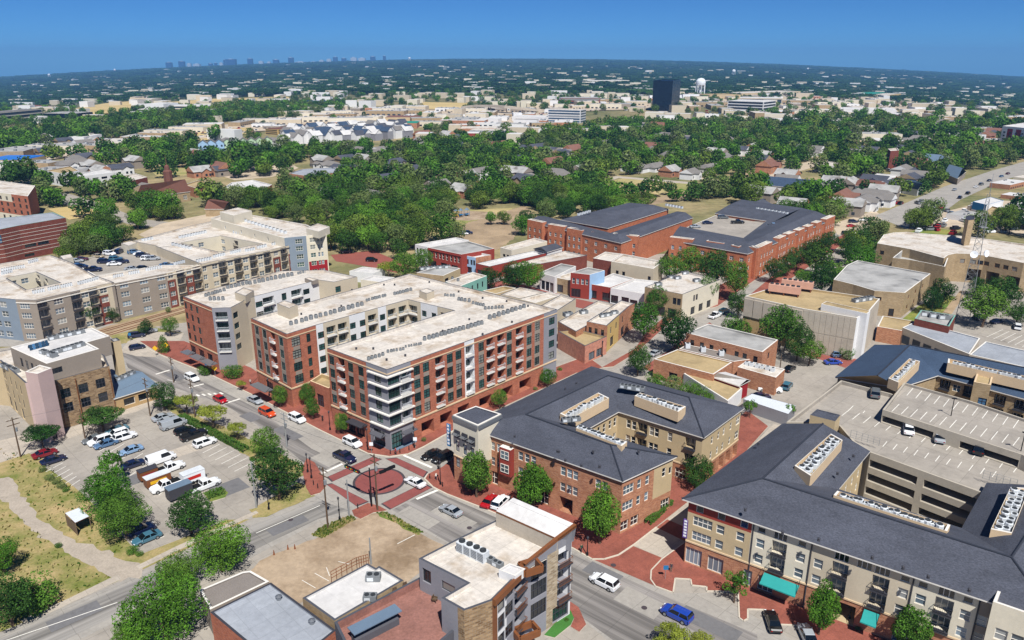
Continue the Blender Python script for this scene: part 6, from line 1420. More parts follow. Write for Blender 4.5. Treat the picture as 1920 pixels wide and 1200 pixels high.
def kind(k, n, mats, lobes, nq, leaf, shape, **kw):
    KIND[k] = [(crown_mesh('crown', 100 * len(KIND) + i, lobes, nq, leaf, mats[i % len(mats)], shape=shape, **kw), trunk_mesh(len(KIND) * 10 + i)) for i in range(n)]
kind('round', 3, ['leaf_mid', 'leaf_bright'], 40, 9500, .0175, 'round', lr=.19)
kind('dark', 2, ['leaf_dark'], 46, 10500, .0165, 'round', zc=.6, zr=.44, lr=.18)
kind('layer', 2, ['leaf_dark'], 40, 9000, .017, 'layer', squash=.45, lr=.21)
kind('yellow', 2, ['leaf_yellow'], 34, 5000, .018, 'layer', squash=.5, lr=.18)
kind('oval', 3, ['leaf_bright', 'leaf_bright', 'leaf_mid'], 54, 10000, .0175, 'oval', lr=.16)
kind('cone', 1, ['leaf_mid'], 16, 2600, .026, 'cone')
kind('bush', 2, ['leaf_mid', 'leaf_olive'], 22, 4200, .025, 'bush')
kind('sparse', 2, ['leaf_bright'], 16, 1500, .028, 'round', lr=.15)
kind('oak', 2, ['leaf_bright', 'leaf_mid'], 80, 17000, .0135, 'round', lr=.15, zc=.55, zr=.54, spread=.42)
kind('mid', 7, ['leaf_forest', 'leaf_dark', 'leaf_mid', 'leaf_forest', 'leaf_olive', 'leaf_bright', 'leaf_forest'], 28, 4600, .025, 'round', lr=.21, zc=.58, zr=.46)
def plant_tree(loc, w, h, k, label, group=None, i=0, rz=0, name='tree', cat='tree', tr=True):
    c, t = KIND[k][i % len(KIND[k])]
    o = thing(name, label, cat, loc, rz, group); o.scale = (w, w, h)
    obj('crown', c, o)
    if tr: obj('trunk', t, o)
    return o
def treec(cx, cy, wpx, ratio, k, label, name='tree', cat='tree', group=None, i=None):
    g = G(cx, cy, 3.0); dep = g.y * CP + (CH - 3) * SP
    w = wpx * dep / F; h = w * ratio
    g = G(cx, cy, h * .58); g.z = 0
    return plant_tree(g, w, h, k, label, group, i if i is not None else int(cx + cy), (cx * 7 + cy) % 6.28, name, cat)
for a in ((189, 780, 78, .72, 'layer', 'dark spreading tree in front of the stone office wall'), (75, 812, 66, .8, 'layer', 'dark spreading tree at the car park entrance by the red car'), (304, 742, 62, .85, 'dark', 'dense green tree beside the low blue-roofed shop'), (347, 752, 48, 1.0, 'yellow', 'yellow-green tree next to the dense green tree by the road'),
          (396, 773, 60, .95, 'yellow', 'largest yellow-green tree between car park and road'), (443, 802, 40, 1.1, 'yellow', 'thin yellowish tree on the dry verge by the road'), (497, 828, 62, 1.0, 'round', 'bright green tree on the verge above the big dark tree'), (518, 884, 108, .92, 'dark', 'big dark round tree at the corner of the car park'), (353, 960, 96, .85, 'dark', 'round tree with visible trunk in the lower car park'),
          (213, 872, 58, 1.3, 'sparse', 'tall open-crowned top of the oak in the car park'), (196, 918, 98, 1.0, 'oak', 'broad ragged oak over the left car park'), (230, 965, 96, .9, 'oak', 'dense oak beside the small shed'),
          (410, 1022, 108, .9, 'oak', 'large bright oak above the gravel-roofed annex'), (335, 1072, 84, .95, 'oak', 'large oak in the middle of the bottom clump'), (302, 1138, 150, .9, 'oak', 'largest oak at the bottom edge left of the blue-grey roof'), (246, 1190, 80, 1.0, 'oak', 'oak cut by the bottom edge below the road'),
          (62, 1100, 92, .8, 'bush', 'grey-green shrub at the lower left corner'), (12, 1125, 110, .9, 'dark', 'dark tree cut by the left edge near the bottom'), (2, 1040, 70, 1.0, 'round', 'small tree cut by the left edge above the grass'),
          (893, 882, 84, 1.15, 'oval', 'street tree nearest the junction before the brick front'), (1000, 905, 94, 1.1, 'oval', 'middle street tree before the brick front'), (1127, 955, 92, 1.35, 'oval', 'tall street tree at the end of the brick front'),
          (1544, 1132, 78, 1.55, 'oval', 'tall bright tree before the right-hand facade'), (1710, 1178, 100, 1.1, 'oval', 'broad bright tree at the bottom right'), (1380, 1097, 58, 1.2, 'sparse', 'thin young tree on the kerb island by the teal awning'), (1255, 1192, 72, 1.1, 'yellow', 'olive tree cut by the bottom edge below the blue car'), (1316, 1198, 44, 1.2, 'yellow', 'small olive tree at the bottom edge right of the other'),
          (524, 741, 38, 1.15, 'round', 'small street tree left of the gatehouse'), (576, 737, 38, 1.15, 'round', 'small street tree right behind the gatehouse steps'), (585, 764, 36, 1.2, 'round', 'small bright street tree before the gatehouse'), (641, 792, 38, 1.1, 'round', 'small street tree at the shop canopy near the grey corner'), (937, 746, 36, 1.1, 'round', 'small tree in the brick court behind the corner tower'), (1027, 707, 38, 1.0, 'round', 'small tree at the far end of the brick block'),
          (1150, 806, 44, 1.0, 'round', 'left courtyard tree inside the dark-roofed block'), (1185, 812, 48, 1.0, 'round', 'right courtyard tree inside the dark-roofed block'), (1251, 836, 36, 1.1, 'round', 'small courtyard tree by the tan wall'), (1308, 884, 74, .85, 'dark', 'bushy tree at the alley end of the dark-roofed block'),
          (1197, 672, 54, 1.1, 'dark', 'tree at the kerb above the dark roof end'), (1208, 600, 72, 1.0, 'round', 'street tree left of the cross street'), (1234, 560, 54, 1.0, 'round', 'street tree before the beige corner shop'), (1272, 618, 84, .95, 'dark', 'large dense tree right of the cross street'), (1325, 541, 46, 1.2, 'round', 'street tree at the corner shop side wall'), (1382, 522, 60, 1.2, 'round', 'tall street tree before the red apartments corner'),
          (1345, 500, 72, 1.0, 'dark', 'dense tree behind the corner shop'), (1295, 492, 64, 1.0, 'round', 'tree behind the large grey building'), (1256, 502, 56, 1.0, 'round', 'tree between grey building and corner shop'), (1386, 568, 50, 1.0, 'dark', 'tree at the crossing by the concrete building'), (1382, 602, 56, .9, 'bush', 'low bushy tree at the corner of the orange shop'),
          (1466, 610, 84, 1.0, 'round', 'large tree before the concrete panels'), (1498, 640, 66, 1.0, 'dark', 'tree by the brick parking street'), (1520, 658, 56, .9, 'round', 'small tree beside the blue car'), (1551, 640, 22, 1.2, 'bush', 'clipped shrub before the concrete wall'), (1588, 656, 30, 1.0, 'bush', 'round shrub at the white end tower'), (1555, 650, 26, .8, 'bush', 'low hedge shrub before the concrete wall'),
          (1230, 706, 40, 1.0, 'bush', 'leftmost low tree behind the dark roof'), (1263, 714, 42, 1.0, 'bush', 'second low tree behind the dark roof'), (1296, 724, 42, 1.0, 'bush', 'third low tree behind the dark roof'), (1326, 736, 40, 1.0, 'bush', 'fourth low tree behind the dark roof'),
          (1408, 762, 30, 1.4, 'sparse', 'thin tree by the garage corner'), (1480, 768, 28, 1.2, 'sparse', 'thin tree by the carport'),
          (960, 517, 58, .95, 'dark', 'dark tree in the old shop square'), (992, 512, 60, 1.0, 'round', 'brighter tree in the old shop square'), (920, 520, 46, .9, 'dark', 'low dark tree left in the old shop square'), (760, 497, 60, .9, 'round', 'bright tree beyond the brick block'), (728, 502, 46, .8, 'yellow', 'yellowish tree beyond the brick block'), (792, 486, 50, .9, 'round', 'tree beside the white-fronted shop'),
          (120, 596, 44, 1.0, 'dark', 'tree before the taupe apartment front'), (163, 582, 48, 1.1, 'dark', 'taller tree before the beige apartment front'), (143, 600, 30, .9, 'dark', 'small tree between the two by the rail line'), (211, 588, 30, 1.0, 'dark', 'small tree at the brick bay by the rail line'), (252, 565, 32, .9, 'dark', 'tree before the middle bar by the rail line'), (284, 562, 30, .9, 'dark', 'next tree along the middle bar'), (22, 604, 32, 1.0, 'dark', 'tree at the blue end by the rail line'), (315, 578, 12, 1.2, 'bush', 'yellow-green shrub by the rail fence'),
          (272, 612, 30, 1.0, 'dark', 'tree in the small station car park'), (317, 610, 34, 1.1, 'round', 'tree left of the second brick block'), (305, 641, 30, 1.2, 'cone', 'conical tree beside the small plaza'), (383, 689, 30, .8, 'bush', 'round bush at the shop front'), (434, 690, 42, .75, 'bush', 'wide bush below the balcony corner'), (452, 720, 20, 1.2, 'yellow', 'small tree at the brick pavement'),
          (1770, 548, 56, 1.0, 'dark', 'tree by the municipal lawn'), (1750, 562, 46, 1.1, 'dark', 'darker tree by the municipal wall'), (1850, 570, 88, .85, 'round', 'large spreading tree by the mast'), (1884, 545, 70, .9, 'dark', 'tree before the arcade right of the mast'), (1836, 535, 40, .9, 'dark', 'small tree before the arcade'), (1910, 585, 50, .9, 'dark', 'tree at the right edge by the mast car park'), (1886, 678, 30, .8, 'bush', 'bush at the right edge below the white roof'),
          (108, 1028 - 8, 14, 1.0, 'bush', 'small bush on the grass corner')): treec(*a)
for i, (x, y, w) in enumerate(((1452, 506, 46), (1474, 494, 44), (1496, 482, 44), (1516, 472, 42), (1536, 461, 42), (1556, 449, 38), (1592, 466, 54), (1616, 482, 62), (1574, 500, 58), (1544, 518, 60), (1510, 522, 46), (1640, 458, 40))): treec(x, y, w, .95, ('dark', 'round', 'bush')[i % 3] if i > 5 else 'dark', '%s leafy tree from the left along the red apartments street' % ordn(i + 1), group='trees along the red apartments street')
for i, (x, y, w) in enumerate(((765, 442, 50), (790, 427, 56), (828, 420, 60), (855, 430, 44), (920, 408, 26), (945, 406, 30), (978, 420, 40), (988, 406, 34), (1044, 449, 28), (1080, 461, 24), (1121, 462, 30), (1135, 380, 38), (1160, 376, 34), (1190, 374, 34), (1216, 372, 32), (1165, 394, 46), (1196, 388, 40))): treec(x, y, w, .9, 'mid', '%s leafy tree from the left around the playground and the red apartments' % ordn(i + 1), group='trees round the playground')
HEDGE = 'clipped shrubs around the car park'
for i, (x, y, w) in enumerate(((78, 877, 18), (92, 893, 20), (105, 900, 18), (115, 908, 20), (124, 916, 14), (248, 1028, 24), (260, 1036, 16))): treec(x, y, w, .75, 'bush', 'rough shrub, %s from the left along the car park edge' % ORD[i], 'shrub', 'shrub', HEDGE)
def hedge(label, px, w, h, z=.02):
    P = W2(px, 0); rg = random.Random(len(px) + int(px[0][0])); b = MB()
    L = sum((P[i + 1] - P[i]).length for i in range(len(P) - 1)); n = int(L * 90); vs = []
    t = thing('hedge', label, 'hedge', P[0])
    for i in range(len(P) - 1):
        d = P[i + 1] - P[i]; nn = Vector((-d.y, d.x, 0)).normalized()
        for k in range(int(d.length * 80)):
            a, c, z_ = rg.uniform(0, 1), rg.choice((-1, 1)) * w / 2 * rg.uniform(.8, 1.05), rg.uniform(0, h)
            if rg.random() < .45: c = rg.uniform(-w / 2, w / 2); z_ = h * rg.uniform(.9, 1.08)
            p = P[i] + d * a + nn * c + Vector((0, 0, z_)); u = Vector((rg.gauss(0, 1), rg.gauss(0, 1), rg.gauss(0, .6))).normalized(); v = u.orthogonal().normalized()
            b.face([p - u * .2, p - v * .14, p + u * .2, p + v * .14], 'leaf_hedge')
    o = b.build('foliage', t)
    return t
hedge('low clipped hedge between the car park and the road verge', [(340, 783), (380, 804), (418, 824), (462, 847)], 1.6, .9)
hedge('low clipped hedge on the parking island', [(388, 934), (420, 923)], 2.0, .9)
hedge('low green hedge along the tan end of the brick block', [(1214, 985), (1232, 968), (1256, 945)], 1.2, 1.0)
for i, (x, y, w) in enumerate(((472, 858, 12), (1211, 968, 13), (1222, 959, 11), (1610, 1176, 12), (1062, 1160, 10), (1050, 690, 10), (795, 822, 12), (860, 792, 10), (1004, 727, 10))): treec(x, y, w, .9, 'bush', ('round bush at the end of the car park hedge', 'bright round bush at the brick building corner', 'small round bush next to the corner bush', 'yellow-green bush by the small teal awning', 'round yellow bush on the turf strip', 'small bush at the far end of the brick court', 'low bush at the brick block front', 'low bush under the brick block arches', 'low bush in the far brick court')[i], 'shrub', 'shrub')
tf = MB(); rt = random.Random(4); TP = [[(p.x, p.y) for p in W2(q, 0)] for q in ([(0, 842), (75, 858), (165, 940), (262, 1042), (240, 1048), (150, 1010), (90, 980), (60, 950), (25, 890)], [(-40, 945), (20, 960), (130, 1045), (210, 1085), (40, 1160), (-60, 1190)], [(583, 1004), (600, 990), (658, 966), (668, 974), (604, 1010)], [(706, 962), (722, 960), (793, 998), (785, 1005)], [(310, 760), (420, 805), (560, 872), (540, 900), (470, 858)])]
for q in TP:                                                   # tufts of rough grass
    xs, ys = [p[0] for p in q], [p[1] for p in q]
    for k in range(1500):
        p = (rt.uniform(min(xs), max(xs)), rt.uniform(min(ys), max(ys)))
        if not inside(p, q): continue
        h, a, w = rt.uniform(.12, .45), rt.uniform(0, 6.28), rt.uniform(.1, .35); c, s_ = math.cos(a) * w, math.sin(a) * w; m = rt.choice(('leaf_yellow', 'grass_dry', 'leaf_hedge', 'grass_dry'))
        tf.face([(p[0] - c, p[1] - s_, 0), (p[0] + c, p[1] + s_, 0), (p[0] + c * .6 + .1, p[1] + s_ * .6, h), (p[0] - c * .5 + .1, p[1] - s_ * .5, h)], m)
tf = tf.build('grass_tufts'); tf['kind'] = 'stuff'
# cars
def loft(b, secs, m, cap=True):
    for s, t in zip(secs, secs[1:]):
        n = len(s)
        for i in range(n - 1): b.face([s[i], t[i], t[i + 1], s[i + 1]], m)
    if cap: b.face(secs[0], m); b.face(secs[-1][::-1], m)
def half(x, zl, zt, w, tw=None, bev=.12):
    tw = tw if tw is not None else w - bev
    return [(x, -w * .92, zl), (x, -w, zl + .15), (x, -w, zt - bev), (x, -tw, zt), (x, tw, zt), (x, w, zt - bev), (x, w, zl + .15), (x, w * .92, zl)]
def car_meshes(kind_):
    k = ('car', kind_)
    if k in CACHE: return CACHE[k]
    body, glass = MB(), MB()
    sp = {'sedan': dict(L=4.8, W=.92, hood=.88, deck=.98, roof=1.45, c0=-1.75, r0=-1.0, r1=.35, c1=1.15),
          'hatch': dict(L=4.3, W=.9, hood=.92, deck=1.0, roof=1.5, c0=-2.0, r0=-1.55, r1=.35, c1=1.15),
          'suv': dict(L=4.8, W=.96, hood=1.08, deck=1.12, roof=1.75, c0=-2.3, r0=-2.0, r1=.45, c1=1.2),
          'pickup': dict(L=5.8, W=1.0, hood=1.18, deck=1.12, roof=1.88, c0=-.75, r0=-.6, r1=.75, c1=1.35),
          'van': dict(L=5.7, W=1.02, hood=1.2, deck=1.3, roof=2.15, c0=-2.8, r0=-2.75, r1=1.35, c1=1.95)}[kind_]
    h = sp['L'] / 2; w = sp['W']
    secs = [half(-h, .45, sp['deck'] - .15, w * .9), half(-h + .2, .3, sp['deck'], w), half(sp['c0'], .25, sp['deck'] + .02, w), half(sp['c1'], .25, sp['hood'] + .06, w), half(h - .45, .28, sp['hood'] - .04, w * .97), half(h - .08, .35, sp['hood'] - .25, w * .86), half(h, .45, sp['hood'] - .35, w * .8)]
    loft(body, secs, 'car_paint')
    zb = sp['deck'] - .05; zr = sp['roof']
    if kind_ == 'pickup':                                       # open bed
        body.box(-h + .25, sp['c0'] - .12, -w + .16, w - .16, sp['deck'] - .5, sp['deck'] + .045, 'tyre')
    cab = lambda x0, x1, z0, z1, w0, w1: [[(x0[0], -w0, z0), (x0[1], -w1, z1), (x1[1], -w1, z1), (x1[0], -w0, z0)], [(x1[0], w0, z0), (x1[1], w1, z1), (x0[1], w1, z1), (x0[0], w0, z0)], [(x1[0], -w0, z0), (x1[1], -w1, z1), (x1[1], w1, z1), (x1[0], w0, z0)], [(x0[0], w0, z0), (x0[1], w1, z1), (x0[1], -w1, z1), (x0[0], -w0, z0)]]
    W0, W1 = w - .06, w - .22
    for q in cab((sp['c0'], sp['r0']), (sp['c1'], sp['r1']), zb, zr - .06, W0, W1): glass.face(q, 'glass_tint')
    r0, r1 = sp['r0'], sp['r1']
    body.face([(r0, -W1, zr - .06), (r1, -W1, zr - .06), (r1 - .12, -W1 + .1, zr), (r0 + .12, -W1 + .1, zr)], 'car_paint'); body.face([(r1, W1, zr - .06), (r0, W1, zr - .06), (r0 + .12, W1 - .1, zr), (r1 - .12, W1 - .1, zr)], 'car_paint')
    body.face([(r1, -W1, zr - .06), (r1, W1, zr - .06), (r1 - .12, W1 - .1, zr), (r1 - .12, -W1 + .1, zr)], 'car_paint'); body.face([(r0, W1, zr - .06), (r0, -W1, zr - .06), (r0 + .12, -W1 + .1, zr), (r0 + .12, W1 - .1, zr)], 'car_paint')
    body.face([(r0 + .12, -W1 + .1, zr), (r1 - .12, -W1 + .1, zr), (r1 - .12, W1 - .1, zr), (r0 + .12, W1 - .1, zr)], 'car_paint')
    ps = [(sp['c1'], r1), (sp['c0'], r0)] + ([((sp['c0'] + sp['c1']) / 2 - .1, (r0 + r1) / 2 - .05)] if kind_ != 'pickup' else [(.25, .2)])
    if kind_ == 'van': ps += [(-1.4, -1.38), (-2.0, -2.0)]
    for s in (-1, 1):                                           # pillars
        for x0, x1 in ps:
            for e in (-.05, .05): pass
            body.face([(x0 - .07, s * (W0 + .012), zb), (x0 + .07, s * (W0 + .012), zb), (x1 + .07, s * (W1 + .012), zr - .06), (x1 - .07, s * (W1 + .012), zr - .06)][::s], 'car_paint')
        if kind_ == 'van': body.face([(-2.8, s * (W0 + .015), zb), (-.2, s * (W0 + .015), zb), (-.2, s * (W1 + .015), zr - .06), (-2.75, s * (W1 + .015), zr - .06)][::s], 'car_paint')
        glass.box(sp['c1'] - .25, sp['c1'] - .1, s * w - .02, s * w + .14, sp['hood'] + .06, sp['hood'] + .2, 'car_paint')
    wh = MB()
    R_ = .34 if kind_ in ('sedan', 'hatch') else .39
    def wheel(b, x, s):
        for r, y0, y1, m in ((R_, s * (w - .22), s * (w + .015), 'tyre'), (R_ * .6, s * (w + .016), s * (w + .03), 'rim')): b.tube((x, y0, R_), (x, y1, R_), r, r, 12, m)
    ws = []
    for x in (h - .92, -h + .98):
        for s in (-1, 1): q = MB(); wheel(q, x, s); ws.append(q.mesh('wheel'))
    lamps = []
    for s in (-1, 1):
        q = MB(); q.box(h - .14, h - .02, s * w * .62 - .14, s * w * .62 + .14, sp['hood'] - .36, sp['hood'] - .2, 'headlamp'); lamps.append(('headlight', q.mesh('headlight')))
        q = MB(); q.box(-h - .015, -h + .12, s * w * .72 - .13, s * w * .72 + .13, sp['deck'] - .34, sp['deck'] - .18, 'taillamp'); lamps.append(('tail_light', q.mesh('tail_light')))
    CACHE[k] = (body.mesh('body'), glass.mesh('windows'), ws, lamps)
    # one joined mesh for cars too small to show their parts
    j = MB()
    for src in (body, glass):
        for f, mi_ in zip(src.f, src.m): j.face([src.v[i] for i in f], src.mats[mi_])
    for x in (h - .92, -h + .98):
        for s in (-1, 1): wheel(j, x, s)
    CACHE[('carj', kind_)] = j.mesh('car')
    return CACHE[k]
PAINT = {'white': 'e4e6e8', 'silver': '9aa0a6', 'grey': '5e6468', 'black': '0d0e11', 'red': 'a8121c', 'darkred': '7a1420', 'orange': 'c84a1e', 'blue': '1c3f9c', 'navy': '101b3c', 'steelblue': '4a6a8c', 'teal': '3f6a7c', 'tan': '9c9078', 'maroon': '4a1420', 'skyblue': '7a98b8'}
def car(k, colr, px, py, hd, label, z=0.03, small=False, group=None, name='car', s=1.0):
    P = G(px, py, z + .7); P.z = z
    c = srgb(PAINT[colr]) + (1,)
    cat = {'pickup': 'pickup truck', 'van': 'van', 'suv': 'car', 'sedan': 'car', 'hatch': 'car'}[k]
    name = {'pickup': 'pickup_truck', 'van': 'van'}.get(k, 'car')
    b, g, w, l = car_meshes(k)
    if small:
        o = obj(name, CACHE[('carj', k)], None, P, R(hd)); o.color = c; tag(o, label, cat, group); return o
    t = thing(name, label, cat, P, R(hd), group)
    o = obj('body', b, t); o.color = c
    o = obj('windows', g, t); o.color = c
    for q in w: obj('wheel', q, t)
    for nm, q in l: obj(nm, q, t)
    return t
MD, XD = -40, 46                                               # headings along the wide street and the cross street
for a in (('sedan', 'white', 778, 903, MD + 180, 'white saloon turning across the junction'), ('sedan', 'silver', 845, 956, MD + 180, 'silver saloon heading to the junction'), ('pickup', 'navy', 646, 856, MD, 'navy pickup leaving up the wide street by the junction'), ('suv', 'white', 661, 829, MD, 'white car parked at the kerb by the grey corner'), ('suv', 'white', 557, 784, MD, 'white car parked before the gatehouse'), ('suv', 'orange', 501, 773, MD, 'orange-red car driving past the brick wing'), ('sedan', 'silver', 478, 749, MD, 'silver saloon parked by the left wing'), ('hatch', 'red', 413, 748, MD, 'red hatchback on the wide street'), ('suv', 'white', 360, 708, MD, 'white off-roader by the crossing'),
          ('suv', 'white', 1133, 1090, MD + 180, 'white car driving past the modern block'), ('suv', 'blue', 1269, 1150, MD + 180, 'dark blue car driving at the bottom'), ('sedan', 'red', 919, 938, 62, 'red car parked under the street tree'), ('suv', 'white', 939, 941, 62, 'white car parked beside the red car'), ('sedan', 'black', 809, 851, XD + 180, 'left black car waiting on the cross street'), ('suv', 'black', 829, 857, XD + 180, 'right black car waiting on the cross street'), ('sedan', 'black', 1449, 1163, 85, 'black car in the bay before the right-hand block'), ('sedan', 'silver', 1514, 1189, 88, 'silver car in the next bay at the bottom'),
          ('sedan', 'silver', 305, 781, XD, 'silver car first in the upper car park row'), ('sedan', 'silver', 316, 788, XD, 'second silver car in the upper car park row'), ('van', 'silver', 325, 795, XD, 'silver minivan third in the upper car park row'), ('hatch', 'black', 345, 806, XD, 'black car in the upper car park row'), ('pickup', 'black', 363, 815, XD, 'black pickup in the upper car park row'), ('suv', 'white', 384, 829, XD, 'white off-roader with black top at the end of the upper row'),
          ('sedan', 'grey', 176, 822, XD + 180, 'grey car in the shade of the dark tree'), ('suv', 'white', 187, 826, XD + 180, 'white car left of the row under the stone wall'), ('sedan', 'steelblue', 198, 831, XD + 180, 'blue car in the row under the stone wall'), ('sedan', 'teal', 219, 805, XD + 180, 'dark teal car under the spreading tree'), ('suv', 'white', 219, 814, XD + 180, 'white car beside the teal car'), ('suv', 'white', 234, 818, XD, 'white car at the right of the row under the tree'), ('sedan', 'skyblue', 245, 843, XD + 180, 'light blue car with dark wing in the car park'), ('sedan', 'navy', 250, 869, XD, 'dark blue car half under the oak top'),
          ('van', 'white', 302, 860, XD, 'white panel van in the middle of the car park'), ('pickup', 'white', 318, 877, XD, 'white pickup with empty bed beside the van'), ('pickup', 'white', 311, 910, XD + 180, 'white pickup facing the shed side'), ('pickup', 'white', 384, 909, XD, 'white and orange pickup by the island'), ('sedan', 'darkred', 84, 849, XD, 'dark red car at the car park entrance'), ('sedan', 'navy', 100, 861, XD, 'navy car beside the dark red one'), ('suv', 'navy', 264, 993, XD, 'navy van-like car at the lower end of the car park'), ('sedan', 'teal', 275, 1007, XD + 180, 'teal car at the bottom corner of the car park'),
          ('hatch', 'navy', 257, 650, XD - 10, 'dark blue car at the station driveway'), ('suv', 'navy', 256, 628, 20, 'dark car parked by the station sign'), ('sedan', 'silver', 279, 619, 20, 'silver car parked in the station car park'),
          ('suv', 'grey', 1641, 736, XD + 20, 'dark grey car parked on the lower garage deck', 10.83), ('sedan', 'white', 1704, 803, XD + 20, 'white car parked on the garage deck', 10.83), ('sedan', 'silver', 1761, 818, XD + 20, 'silver car parked on the garage deck', 10.83), ('suv', 'black', 1836, 840, XD + 10, 'black car parked on the garage deck', 10.83), ('sedan', 'white', 1908, 833, XD + 20, 'white car at the right edge of the garage deck', 10.83),
          ('pickup', 'white', 1444, 729, MD + 25, 'white pickup parked behind the orange shop'), ('suv', 'teal', 1476, 723, XD + 10, 'dark teal car parked by the orange shop end'), ('sedan', 'blue', 1562, 678, 5, 'bright blue sports car by the brick street'), ('suv', 'steelblue', 1576, 665, -5, 'blue-grey car behind the sports car'), ('sedan', 'black', 1481, 690, XD, 'black car by the wall of the orange shop'), ('sedan', 'navy', 1427, 742, 0, 'dark car under the carport'),
          ('pickup', 'white', 1341, 591, XD, 'white pickup on the cross street'), ('suv', 'teal', 1358, 583, XD, 'dark teal car ahead of the pickup on the cross street'), ('sedan', 'silver', 1229, 661, XD, 'silver car parked under the trees of the cross street')):
    car(*a)
def on_deck(lst, z, where, group, sm=True):
    for i, (k, c, x, y, h) in enumerate(lst): car(k, c, x, y, h, '%s %s, %s listed from the left, %s' % (c.replace('darkred', 'dark red').replace('steelblue', 'steel blue'), {'pickup': 'pickup', 'van': 'van'}.get(k, 'car'), ORD[i], where), z, sm, group)
on_deck([('sedan', 'silver', 143, 488, 20), ('sedan', 'maroon', 152, 485, 20), ('sedan', 'steelblue', 146, 497, 20), ('suv', 'navy', 151, 500, 20), ('pickup', 'navy', 174, 505, 10), ('sedan', 'tan', 184, 479, -20), ('suv', 'navy', 196, 490, 0), ('suv', 'white', 205, 475, -20), ('sedan', 'white', 214, 494, 10), ('suv', 'teal', 217, 485, 20), ('suv', 'navy', 228, 490, 25), ('suv', 'navy', 224, 471, 90), ('suv', 'steelblue', 252, 472, 15), ('sedan', 'silver', 247, 503, 10), ('sedan', 'white', 263, 475, 10), ('suv', 'navy', 268, 478, 10), ('suv', 'white', 277, 484, 10), ('suv', 'silver', 287, 484, 15), ('hatch', 'black', 268, 502, 0), ('sedan', 'steelblue', 312, 496, 10)], 9.13, 'on the deck of the pale complex', 'cars on the deck of the pale complex')
on_deck([('sedan', 'silver', 1304, 424, 5), ('sedan', 'navy', 1327, 417, 5), ('suv', 'grey', 1356, 407, 0), ('pickup', 'black', 1383, 416, 0), ('pickup', 'skyblue', 1450, 423, 0)], 9.43, 'on the deck of the red apartments', 'cars on the red apartments deck')
on_deck([('suv', 'navy', 1588, 437, 0), ('sedan', 'white', 1604, 436, 0), ('sedan', 'red', 1597, 423, 0), ('suv', 'navy', 1600, 415, 0), ('pickup', 'white', 1621, 412, -10), ('sedan', 'blue', 1701, 415, 60), ('sedan', 'maroon', 1560, 470, 60), ('sedan', 'navy', 1543, 475, 60), ('sedan', 'white', 1808, 394, 40), ('sedan', 'maroon', 1778, 394, 60), ('sedan', 'blue', 1761, 378, 60), ('suv', 'navy', 1800, 370, 50), ('sedan', 'silver', 1790, 355, 45), ('suv', 'grey', 1840, 345, 40), ('sedan', 'navy', 1855, 338, 40), ('suv', 'white', 1868, 345, 40), ('sedan', 'maroon', 1890, 325, 40), ('sedan', 'white', 1830, 350, 45), ('suv', 'black', 1815, 362, 45), ('sedan', 'steelblue', 1878, 330, 40), ('suv', 'navy', 1838, 595, 20), ('sedan', 'silver', 1917, 588, 20), ('suv', 'white', 1908, 612, 60), ('sedan', 'navy', 1870, 602, 20)], .03, 'around the right-hand streets', 'cars on the right-hand streets')
on_deck([('sedan', 'navy', 785, 449, 0), ('suv', 'white', 782, 453, 0), ('sedan', 'navy', 862, 438, 0), ('sedan', 'white', 869, 437, 0), ('suv', 'navy', 877, 436, 0), ('sedan', 'red', 761, 458, 0), ('suv', 'black', 697, 487, -10), ('suv', 'navy', 650, 471, 0), ('sedan', 'red', 478, 306, 0), ('sedan', 'white', 185, 470, 0), ('sedan', 'red', 183, 471, 0)], .03, 'around the park and brick street', 'cars around the park')
# hire trailers and trucks in the car park
def trailer(label, px, py, hd, L, w, h, body_m, top_m, side=None, words=None):
    P = G(px, py, 1.2); P.z = .03
    t = thing('trailer', label, 'trailer', P, R(hd))
    b = MB(); b.box(-L / 2, L / 2, -w / 2, w / 2, .5, h, body_m); b.build('box', t, (0, 0, 0))
    b = MB(); b.box(-L / 2 - .04, L / 2 + .04, -w / 2 - .04, w / 2 + .04, h + .004, h + .1, top_m); b.build('cover', t, (0, 0, 0))
    if side:
        for s in (-1, 1): b = MB(); b.box(-L * .36, L * .3, s * (w / 2 + .012) - .008, s * (w / 2 + .012) + .008, .5 + (h - .5) * .3, .5 + (h - .5) * .68, side); b.build('painted_stripe', t, (0, 0, 0))
    for x in (-.4, .4):
        for s in (-1, 1): b = MB(); b.tube((x, s * (w / 2 - .1), .33), (x, s * (w / 2 + .1), .33), .33, .33, 10, 'tyre'); b.build('wheel', t, (0, 0, 0))
    b = MB(); b.tube((L / 2, 0, .55), (L / 2 + 1.1, 0, .5), .06, .05, 6, 'trim_dark'); b.build('drawbar', t, (0, 0, 0))
trailer('white enclosed hire trailer with red stripe in the car park', 361, 893, XD, 4.2, 1.9, 2.3, 'sign_white', 'unit_white', 'sign_red')
trailer('orange-brown enclosed trailer with black roof in the car park', 277, 888, XD, 3.4, 1.8, 2.2, 'trim_brown', 'trim_dark', 'stucco_maroon')
trailer('pale-roofed orange box truck body behind the white pickup', 295, 899, XD, 4.6, 1.9, 2.2, 'trim_brown', 'unit_white', 'sign_yellow')
trailer('dark blue-roofed box trailer by the parking island', 336, 922, XD, 4.4, 2.0, 2.6, 'trim_dark', 'metal_blue')
